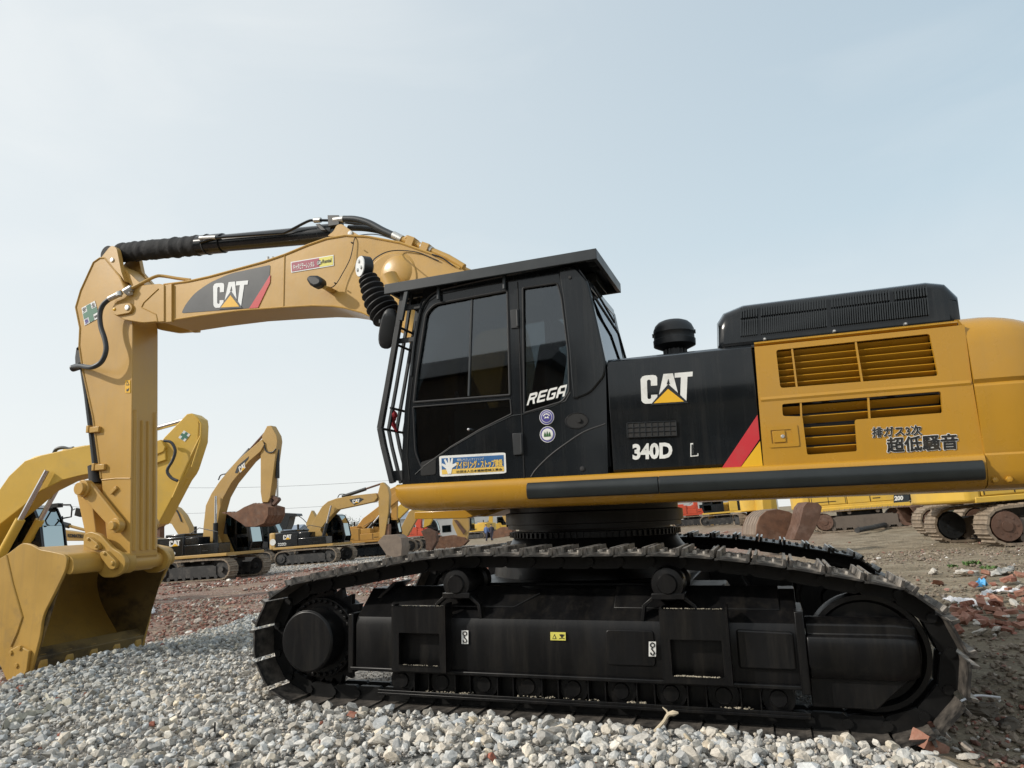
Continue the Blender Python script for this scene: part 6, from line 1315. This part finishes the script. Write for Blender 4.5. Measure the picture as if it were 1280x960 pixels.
shell(D, [(293, 641), (305, 641), (316, 634), (328, 629), (339, 632), (346, 634), (346, 644), (341, 654), (330, 658), (318, 658), (313, 654)], 10, .65, RUST, teeth=0)
D['hose']([(330, 553), (331, 560), (334, 565), (341, 565), (345, 561)], .03, -.24); D['hose']([(273, 600), (276, 594), (283, 592)], .03, -.2)
decal('emblem_panel', D['q']([(290, 584), (311, 571), (308, 579), (294, 592)], -.275), DGREY, B, .004, [(0, .1), (.3, .7), (1, 1.1), (1.02, .6), (.7, .2), (.15, -.2)]); cat_logo(D['q']([(298, 584), (306, 578), (307.5, 584.5), (300, 591)], -.285), B)
def side_letters(D, s, x0, x1, z0, z1, par=None, cat=False, yy=-1.348, m=WHITE):
    q = [np.array([x0, yy, z1]), np.array([x1, yy, z1]), np.array([x1, yy, z0]), np.array([x0, yy, z0])]
    if cat: cat_logo(q, D['root'])
    else: text('lettering', s, q, m, D['root'], .004, bold=.03)
side_letters(D, '', -1.35, -.75, 1.62, 1.88, cat=True); side_letters(D, '320D', -1.7, -1.0, 1.22, 1.38)
# --- E cab behind D
D = digger('dark excavator standing behind the rusty raised bucket, only its cab and side showing', 318, 52, 12, body=BLK, cover=BLK)
D = digger('excavator with its black engine hood propped open, left of the second 320D class machine', 350, 57, 10, body=BLK, cover=BLK, cab=False); D['poly']('open_hood', [(345, 662), (347, 650), (352, 643), (358, 641), (374, 642), (375, 645), (366, 646), (364, 655), (361, 662)], .5, BLK); D['poly']('boom', [(384, 655), (391, 638), (396, 646), (398, 662), (388, 665)], .25, BGT); D['hose']([(372, 644), (380, 650), (388, 660)], .03, 0)
# --- F
D = digger('tan excavator with a round sticker on its counterweight, its worn bucket on the ground', 395, 44.5, 8, body=BGT, cover=BLK)
B = D['poly']('boom', [(387, 666), (396, 648), (405, 633), (412, 627), (423, 623), (440, 620), (472, 616.5), (474, 622), (470, 627), (448, 632), (424, 637), (414, 647), (404, 660), (398, 676), (390, 676)], .27, BGT)
S_ = D['poly']('stick', [(474, 616), (477, 604), (480, 603), (486, 609), (488, 618), (487, 640), (482, 672), (476, 672), (475, 640)], .2, BGT)
D['cyl']('stick_cylinder', (428, 621), (477, 604.5), .11, MATB, (0,), .6, RUSTD); D['cyl']('boom_cylinder', (404, 672), (414, 632), .11, MATB, (-.42,), .45)
D['cyl']('bucket_cylinder', (486, 620), (485, 660), .10, MATB, (0,), .7); D['poly']('bucket_link', [(478, 655), (488, 655), (488, 672), (480, 674)], .14, RUST)
shell(D, [(477, 677), (484, 669), (500, 668), (506, 672), (507, 682), (506, 694), (497, 696), (488, 693)], 7, .62, WORN, teeth=7)
decal('emblem_panel', D['q']([(437, 625), (455, 621.5), (455, 627), (441, 631)], -.275), DGREY, B, .004, [(0, .6), (.0, 1.1), (.7, 1.1), (1, .6), (.5, 0), (.12, -.1)]); cat_logo(D['q']([(440.5, 624.8), (449.5, 623.5), (449.5, 628), (441, 629.5)], -.285), B)
side_letters(D, '', -1.5, -.95, 1.60, 1.88, cat=True); mb = MB(); mb.lathe((-2.2, -1.352, 1.5), [(0, .004), (.2, .004), (.2, 0)], 24, axis='y'); mb.build('round_sticker', WHITE, D['root']); side_letters(D, '320D', -1.85, -1.3, 1.25, 1.42); side_letters(D, '', 0, 0.01, 0, .01) if False else None
D['hose']([(422, 622), (425, 618), (433, 618), (438, 620)], .03, 0)
# --- G orange bodied machine behind F
D = digger('orange yellow excavator facing right behind the machine with the worn bucket', 466, 50, 14, body=BGO, cover=BGO, frm=BLK)
D['poly']('boom', [(446, 660), (455, 648), (472, 635), (500, 612), (507, 610), (510, 617), (480, 640), (455, 662), (448, 664)], .27, BGO); D['poly']('stick', [(487, 612), (500, 606), (520, 612), (522, 622), (500, 624), (488, 622)], .25, BGO); D['poly']('stick', [(489, 620), (497, 618), (497, 650), (490, 650)], .18, BGO)
D['cyl']('boom_cylinder', (455, 668), (478, 640), .12, MATB, (-.4,), .5)
# --- H red machine
D = digger('red orange excavator far behind under the cab corner', 530, 92, 10, body=BGR, cover=BGR); D['poly']('boom', [(511, 652), (515, 647), (520, 648), (522, 656), (514, 656)], .3, BGR)
mb = MB(); lp = D['lp']; mb.prism([lp(521, 648), lp(527, 648), lp(527, 668), lp(521, 668)], -.4, .4); mb.build('stick', BGR, D['root'])
# --- I tan stick with brown bucket and black bucket
D2 = digger('tan excavator behind the deck beam whose stick carries a brown bucket', 500, 58, 14, body=BGT, cover=BLK, cab=False, house=False); D2['poly']('boom', [(498, 668), (512, 640), (535, 622), (572, 626), (580, 642), (570, 644), (540, 634), (522, 648), (510, 670)], .25, BGT); D2['poly']('stick', [(567, 640), (586, 640), (587, 660), (584, 678), (576, 678), (566, 655)], .22, BGT); D2['poly']('bucket_link', [(568, 650), (572, 650), (583, 664), (580, 668)], .3, RUSTD)
shell(D2, [(546, 686), (547, 676), (552, 671), (566, 669), (582, 672), (586, 676), (580, 682), (564, 686)], 7, .6, RUST)
D3 = digger('excavator with a dark narrow bucket hanging left of the brown bucket', 482, 54, 14, body=BGT, cover=BLK, cab=False, house=False); D3['poly']('boom', [(478, 664), (490, 640), (512, 622), (540, 628), (546, 642), (534, 644), (512, 636), (500, 648), (490, 666)], .25, BGY); D3['poly']('stick', [(532, 640), (545, 640), (538, 656), (530, 660)], .2, BGY)
shell(D3, [(528, 664), (536, 660), (546, 665), (547, 676), (540, 689), (534, 687), (534, 676)], 6, .5, RUSTD)
# --- J far yellow machines
D = digger('far yellow excavator with writing under the deck, left of the two people', 594, 98, 175, body=BGY, cover=BGY); side_letters(D, 'KOMATSU', -.8, .6, 1.25, 1.42, yy=1.36, m=DBLK)
D = digger('far yellow excavator with a boom post behind the two people', 622, 110, 20, body=BGY, cover=BGY); D['poly']('boom', [(610, 662), (612, 636), (616, 636), (616, 662)], .3, BGY)
D = digger('tan excavator right of the two people, its brown bucket beside the slew ring', 712, 52, 185, body=BGT, cover=BLK, house=False, cab=False); D['poly']('boom', [(716, 660), (706, 635), (680, 615), (632, 622), (626, 632), (640, 634), (680, 628), (698, 642), (704, 662)], .25, BGT); D['poly']('stick', [(626, 630), (632, 634), (645, 655), (640, 660), (632, 652), (626, 640)], .2, BGT); shell(D, [(618, 673), (620, 664), (628, 659), (640, 660), (643, 664), (638, 670)], 5, .6, RUST)
# --- middle gap right of the slew ring
D = digger('far red excavator just right of the slew ring', 866, 70, 12, body=BGR, cover=BGR, cab=False); D['poly']('stick', [(866, 625), (871, 625), (874, 648), (868, 648)], .25, BGR)
D = digger('far yellow excavator with tan arm between the slew ring and the brown bucket', 905, 62, 185, body=BGY, cover=BGY); D['poly']('boom', [(882, 655), (888, 640), (900, 636), (904, 648), (892, 657)], .25, BGT)
D = digger('yellow excavator behind the brown bucket with a tall yellow post of its boom', 945, 56, 100, body=BGY, cover=BLK, cab=False); D['poly']('boom', [(943, 622), (958, 622), (960, 642), (945, 642)], .3, BGY)
# --- L loose buckets
def loose_bucket(px, py, depth, heading, pts, w, m, label):
    D = {}; p = wdepth(px, py, depth); p[2] = float(gz(p[0], p[1])); h = R_(heading); R0 = empty('excavator_bucket', tuple(p), h); tag(R0, label, 'bucket'); fy = np.array([-math.sin(h), math.cos(h), 0]); fx = np.array([math.cos(h), math.sin(h), 0])
    def lp(x, y, yo=0.0): r = wray(x, y); t = np.dot(p + fy * yo - CW, fy) / np.dot(r, fy); q = CW + r * t - p; return (float(q @ fx), float(q[2]))
    D['lp'] = lp; D['root'] = R0; D['p'] = p; return D
D = loose_bucket(957, 665, 20, 22, None, 0, RUST, 'big rounded rusty brown bucket standing behind the far track'); shell(D, [(958, 676), (975, 672), (988, 655), (986, 646), (976, 640), (962, 637), (949, 639), (941, 646), (937, 656), (936, 668), (941, 676)], 1, .55, RUST, m2=WORN)
D = loose_bucket(1003, 670, 19, 16, None, 0, RUSTD, 'flat reddish rusty bucket tilted against the rounded brown one'); shell(D, [(986, 674), (993, 656), (998, 634), (1003, 628), (1016, 629), (1021, 634), (1018, 648), (1011, 664), (1004, 676)], 8, .4, RUSTD, m2=RUSTD, ribs=.006)
# --- M "200"
D = digger('yellow excavator marked 200 parked right behind the far track', 1075, 31.5, 2, body=BGY, cover=BGY, cabw=BLK, hub=RUSTD, frm=DUSTF)
D['poly']('boom', [(1078, 642), (1098, 592), (1118, 570), (1150, 566), (1160, 576), (1154, 584), (1122, 582), (1108, 600), (1096, 642)], .26, BGY); D['poly']('stick', [(1150, 568), (1161, 576), (1148, 636), (1139, 634)], .2, BGY)
mb = MB(); mb.prism([D['lp'](1117, 619, -1.35), D['lp'](1136, 619, -1.35), D['lp'](1136, 628.5, -1.35), D['lp'](1117, 630, -1.35)], -1.37, -1.355); mb.build('number_plate_panel', DGREY, D['root'])
text('lettering', '200', D['q']([(1118, 620), (1129, 619.5), (1129, 625), (1118, 626)], -1.375), WHITE, D['root'], .01, bold=.05)
mb = MB(); a = D['lp'](1022, 640, -1.36); b = D['lp'](1138, 630, -1.36); mb.obox(((a[0] + b[0]) / 2, -1.38, (a[1] + b[1]) / 2 + .02), ((b[0] - a[0]) / 2, 0, 0), (0, .05, 0), (0, 0, .10)); mb.build('side_step', BGY, D['root'], .02)
D2 = loose_bucket(1145, 650, 27, 25, None, 0, RUSTD, 'dark rusty bucket lying right of the excavator marked 200'); shell(D2, [(1128, 634), (1140, 632), (1152, 634), (1158, 642), (1157, 650), (1150, 655), (1142, 652)], 6, .45, RUSTD)
# --- O black machine tracks behind
D = digger('dark excavator behind the green grass with muddy black tracks', 1178, 44, 20, body=BLK, cover=BLK)
D = digger('dark excavator at the back with its tracks showing left of the yellow one', 1215, 52, 15, body=BLK, cover=BLK)
# --- N yellow machine with three muddy track ends
D = digger('yellow excavator at the right edge with pale muddy tracks and a black drive hub', 1262, 21.5, 104, body=BGY, cover=BGY, hub=RUSTD, frm=DUSTF, th=16, cab=False, L=4.4)
D = digger('nearest yellow excavator at the right edge, rust brown drive hub on its muddy track', 1306, 17.6, 14, body=BGY, cover=BGY, hub=(RUSTD, MATB), frm=DUSTF, th=14, L=4.4, gauge=2.5)
mb = MB()
for k in range(9): mb.obox((-.4 + k * .2, -1.37, 1.10), (.05, 0, .05), (0, .02, 0), (-.02, 0, .02))
mb.build('side_tread', BGY, D['root'])
# pipe between tracks
a, b = gpt(1072, 668), gpt(1158, 652); tag(MB().tube([a + (0, 0, .15), b + (0, 0, .25)], .10, 8).build('old_hydraulic_boom_pipe', FTRK), 'long dark muddy pipe on the ground left of the pale tracks', 'pipe')

# =================================================================== PEOPLE
def person(px, depth, jm, tm, label, face, step):
    p = dpt(px, depth); R0 = empty('person', tuple(p), face); tag(R0, label, 'person', 'people walking in the yard')
    vs = [(0, 0, .95), (0, 0, 1.15), (0, 0, 1.38), (0, 0, 1.47), (0, .01, 1.56), (0, .02, 1.66), (0, .10, .90), (step, .10, .50), (step * .6 - .05, .10, .08), (step * .6 + .1, .10, .04), (0, -.10, .90), (-step * .6, -.10, .50), (-step - .08, -.10, .08), (-step + .06, -.10, .04),
          (0, .19, 1.40), (-.03, .25, 1.15), (.06, .26, .92), (.10, .26, .84), (0, -.19, 1.40), (.05, -.25, 1.15), (.12, -.26, .92), (.16, -.26, .84)]
    es = [(0, 1), (1, 2), (2, 3), (3, 4), (4, 5), (0, 6), (6, 7), (7, 8), (8, 9), (0, 10), (10, 11), (11, 12), (12, 13), (2, 14), (14, 15), (15, 16), (16, 17), (2, 18), (18, 19), (19, 20), (20, 21)]
    rs = [.13, .13, .14, .06, .085, .09, .09, .065, .045, .04, .09, .065, .045, .04, .06, .045, .033, .035, .06, .045, .033, .035]
    me = bpy.data.meshes.new('body'); me.from_pydata(vs, es, []); o = bpy.data.objects.new('body', me); COL.objects.link(o); o.parent = R0; sk_ = o.modifiers.new('skin', 'SKIN')
    for i, r_ in enumerate(rs): me.skin_vertices[0].data[i].radius = (r_, r_)
    me.skin_vertices[0].data[0].use_root = True; o.modifiers.new('s', 'SUBSURF').levels = 1; o.modifiers['s'].render_levels = 2; me.materials.append(SKIN)
    V = [np.array(v) for v in vs]
    mb = MB(); mb.loft([[(rx * math.cos(a), ry * math.sin(a), z) for a in np.linspace(0, 2 * math.pi, 14, endpoint=False)] for z, rx, ry in ((.84, .15, .19), (.95, .155, .20), (1.15, .15, .20), (1.36, .15, .22), (1.44, .12, .18), (1.48, .08, .09))])
    for s_ in (14, 18): mb.tube([V[s_], V[s_ + 1], V[s_ + 2]], [.085, .065, .05], 10)
    mb.build('jacket', jm, R0, ang=60)
    mb = MB()
    for s_ in (6, 10): mb.tube([V[s_] + (0, 0, .06), V[s_ + 1], V[s_ + 2]], [.12, .085, .065], 10)
    mb.build('trousers', tm, R0, ang=60); mb = MB(); mb.lathe((-.01, .02, 1.66), [(.095, -.01), (.10, .03), (.07, .085), (0, .10)], 14); mb.build('hair', RUB, R0)
SKIN = mat('skin', (.45, .28, .2), .6); JB = mat('jacket_blue', (.08, .13, .28), .8); JD = mat('jacket_dark', (.03, .03, .05), .8)
person(607, 74, JB, JD, 'person in a blue jacket and dark trousers walking under the deck, left of the other', R_(70), .16)
person(613.5, 75, JD, JD, 'person in all dark clothes walking under the deck, right of the one in blue', R_(95), .12)

# =================================================================== POWER LINES, DISTANT TREES AND SHEDS
WIRE = mat('wire_grey', (.30, .31, .33), .7)
def wire(pts, label):
    P = bez([wdepth(x, y, d) for x, y, d in pts], 6); tag(MB().tube(P, .035, 5).build('power_line', WIRE), label, 'power line')
wire([(60, 604, 150), (220, 609.5, 140), (350, 608, 140), (480, 601, 140), (620, 590, 140)], 'upper thin power line crossing the sky behind the yard')
wire([(60, 630, 150), (200, 642, 150), (350, 636, 150), (470, 628, 150), (620, 615, 150)], 'lower thin power line just above the distant machines')
FAR = mat('far_foliage', (.10, .12, .08), .9, var=.25, scale=.5)
SHEDM = mat('shed_wall', (.42, .43, .43), .8, var=.08, scale=.4); ROOFM = mat('shed_roof', (.20, .24, .30), .7)
def far_tree(px, depth, h, seed, label):
    r = np.random.default_rng(seed); p = dpt(px, depth); R0 = empty('tree', tuple(p)); tag(R0, label, 'tree', 'trees on the horizon'); mb = MB(); mb.tube([(0, 0, 0), (.1, 0, h * .35), (0, .1, h * .6)], [.25, .18, .1], 8)
    for k in range(5): a = r.uniform(0, 6.28); mb.tube([(0, 0, h * (.3 + .06 * k)), (math.cos(a) * h * .22, math.sin(a) * h * .22, h * (.55 + .05 * k))], [.1, .04], 6)
    mb.build('trunk', RUSTD, R0); n = 700; c = r.normal(size=(7, 3)) * np.array([h * .18, h * .18, h * .13]) + np.array([0, 0, h * .68]); V, F = [], []
    for i in range(n):
        q = c[r.integers(7)] + r.normal(size=3) * h * .085; u, v = r.normal(size=3), r.normal(size=3); u = u / np.linalg.norm(u) * .28; v = v / np.linalg.norm(v) * .28; V += [q, q + u, q + v]; F.append([3 * i, 3 * i + 1, 3 * i + 2])
    me = npmesh('crown', V, F); me.materials.append(FAR); o = bpy.data.objects.new('crown', me); COL.objects.link(o); o.parent = R0
for i, (px, d_, h_) in enumerate([(441, 200, 8), (466, 190, 6)]):
    far_tree(px, d_, h_, 40 + i, 'pale distant tree on the horizon behind the parked excavators')
def shed(px, depth, w, h, head, label):
    p = dpt(px, depth); R0 = empty('shed', tuple(p), R_(head)); tag(R0, label, 'building'); mb = MB(); mb.box(-w / 2, w / 2, -4, 4, 0, h); wl = mb.build('wall', SHEDM, R0); mb = MB(); mb.sweepx([(-4.3, h), (4.3, h), (0, h + 1.6)], -w / 2 - .3, w / 2 + .3); mb.build('roof', ROOFM, R0)
    for k in range(int(w // 4)): mb = MB(); mb.box(-w / 2 + 1.2 + k * 4, -w / 2 + 3 + k * 4, -4.05, -3.99, 1.2, 2.6); mb.build('window', GLS2, R0)
shed(565, 150, 22, 4.5, 20, 'long grey shed on the horizon under the cab front'); shed(890, 140, 24, 4, 15, 'low grey shed on the horizon right of the slew ring'); shed(330, 170, 20, 4, 10, 'pale low shed far behind the black 320D excavator')

# unseen hall added behind the camera: its dark front makes the lower half of the reflections in the cab glass and doors
HR = empty('added_reflection_hall', (-22, -24, 0), 0); tag(HR, 'tall brown hall added unseen behind the camera, mirrored in the cab glass of the big excavator', 'building')
mb = MB(); mb.box(-24, 15, -6, 0, 0, 8.2); mb.build('wall', mat('added_hall_cladding', (.10, .075, .055), .8, var=.3, scale=.6, stretch=(6, 1, 1)), HR)
mb = MB(); mb.sweepx([(-6.4, 8.2), (.5, 8.2), (-3, 9.8)], -24.5, 15.5); mb.build('roof', mat('added_hall_roof', (.05, .055, .06), .7), HR)
for k in range(5): mb = MB(); mb.box(-22 + k * 7, -18.5 + k * 7, 0, .06, 0, 4.2); mb.build('gate', mat('added_hall_gate', (.16, .17, .18), .6) if k == 0 else bpy.data.materials['added_hall_gate'], HR)

LW = empty('added_reflection_block', (12, -25, 0), 0); tag(LW, 'low dark block added unseen behind the camera, mirrored in the black service door', 'building')  # second unseen block, added to darken the service door's reflection
mb = MB(); mb.box(-17, 24, -5, 0, 0, 4.1); mb.build('wall', bpy.data.materials['added_hall_cladding'], LW); mb = MB(); mb.box(-17.4, 24.4, -5.4, .4, 4.1, 4.35); mb.build('roof', bpy.data.materials['added_hall_roof'], LW)
for k in range(9): mb = MB(); mb.box(-15 + k * 4.4, -13 + k * 4.4, 0, .05, 1.1, 2.5); mb.build('window', GLS2, LW)
# =================================================================== CAMERA, LIGHT, SKY
cam = bpy.data.cameras.new('camera'); co = bpy.data.objects.new('camera', cam); COL.objects.link(co); SC.camera = co
cam.sensor_fit = 'HORIZONTAL'; cam.sensor_width = 36; cam.lens = FL / 1280 * 36; cam.clip_end = 3000; cam.clip_start = .05
Rw = W @ RC.T
M = Matrix(Rw.tolist()).to_4x4(); M.translation = Vector(CW.tolist()); co.matrix_world = M
SUND = np.array([.69, .48, -.51]); SUND = W @ SUND; SUND /= np.linalg.norm(SUND)
sl = bpy.data.lights.new('sun', 'SUN'); sl.energy = 3.3; sl.angle = R_(1.2); sl.color = (1, .94, .85)
so_ = bpy.data.objects.new('sun', sl); COL.objects.link(so_); so_.rotation_euler = Vector(SUND.tolist()).to_track_quat('-Z', 'Y').to_euler()
wd = bpy.data.worlds.new('World'); SC.world = wd; wd.use_nodes = True; nt = wd.node_tree; N, L = nt.nodes, nt.links
bg = N['Background']; bg.inputs['Strength'].default_value = .12
sky = N.new('ShaderNodeTexSky'); sky.sky_type = 'NISHITA'; sky.sun_disc = False
el = math.asin(-SUND[2]); az = math.atan2(-SUND[0], -SUND[1]); sky.sun_elevation = el; sky.sun_rotation = az; sky.dust_density = 3.0; sky.air_density = 1.0
tc = N.new('ShaderNodeTexCoord'); sp = N.new('ShaderNodeSeparateXYZ'); L.new(tc.outputs['Generated'], sp.inputs[0])
cr = N.new('ShaderNodeValToRGB'); e = cr.color_ramp.elements; e[0].position = 0.0; e[0].color = (.93, .95, .93, 1); e[1].position = .75; e[1].color = (.29, .44, .58, 1)
k = e.new(.12); k.color = (.88, .92, .92, 1); k = e.new(.35); k.color = (.58, .72, .80, 1)
L.new(sp.outputs['Z'], cr.inputs['Fac'])
# thin cloud veil, streaked
mp = N.new('ShaderNodeMapping'); mp.inputs['Scale'].default_value = (1.2, 1.2, 3.5); L.new(tc.outputs['Generated'], mp.inputs['Vector'])
no = N.new('ShaderNodeTexNoise'); no.inputs['Scale'].default_value = 2.2; no.inputs['Detail'].default_value = 7; no.inputs['Distortion'].default_value = .6; L.new(mp.outputs['Vector'], no.inputs['Vector'])
mr = N.new('ShaderNodeMapRange'); mr.inputs['From Min'].default_value = .5; mr.inputs['From Max'].default_value = .8; mr.inputs['To Max'].default_value = .18; L.new(no.outputs['Fac'], mr.inputs['Value'])
# brighter toward the sun side
dp = N.new('ShaderNodeVectorMath'); dp.operation = 'DOT_PRODUCT'; dp.inputs[1].default_value = tuple((-SUND).tolist()); L.new(tc.outputs['Generated'], dp.inputs[0])
ms = N.new('ShaderNodeMapRange'); ms.inputs['From Min'].default_value = -.5; ms.inputs['From Max'].default_value = .6; ms.inputs['To Max'].default_value = .85; L.new(dp.outputs['Value'], ms.inputs['Value'])
ad = N.new('ShaderNodeMath'); ad.operation = 'ADD'; ad.use_clamp = True; L.new(mr.outputs['Result'], ad.inputs[0]); L.new(ms.outputs['Result'], ad.inputs[1])
mxc = N.new('ShaderNodeMix'); mxc.data_type = 'RGBA'; mxc.inputs['B'].default_value = (.96, .99, .98, 1); L.new(cr.outputs['Color'], mxc.inputs['A']); L.new(ad.outputs[0], mxc.inputs['Factor'])
sc_ = N.new('ShaderNodeVectorMath'); sc_.operation = 'SCALE'; sc_.inputs['Scale'].default_value = 8.6; L.new(mxc.outputs['Result'], sc_.inputs[0])
mx = N.new('ShaderNodeMix'); mx.data_type = 'RGBA'; mx.inputs['Factor'].default_value = .85; L.new(sky.outputs['Color'], mx.inputs['A']); L.new(sc_.outputs['Vector'], mx.inputs['B'])
L.new(mx.outputs['Result'], bg.inputs['Color'])
SC.view_settings.view_transform = 'Standard'; SC.view_settings.look = 'None'; SC.view_settings.exposure = 0; SC.view_settings.gamma = 1
SC.cycles.max_bounces = 8; SC.cycles.transparent_max_bounces = 12
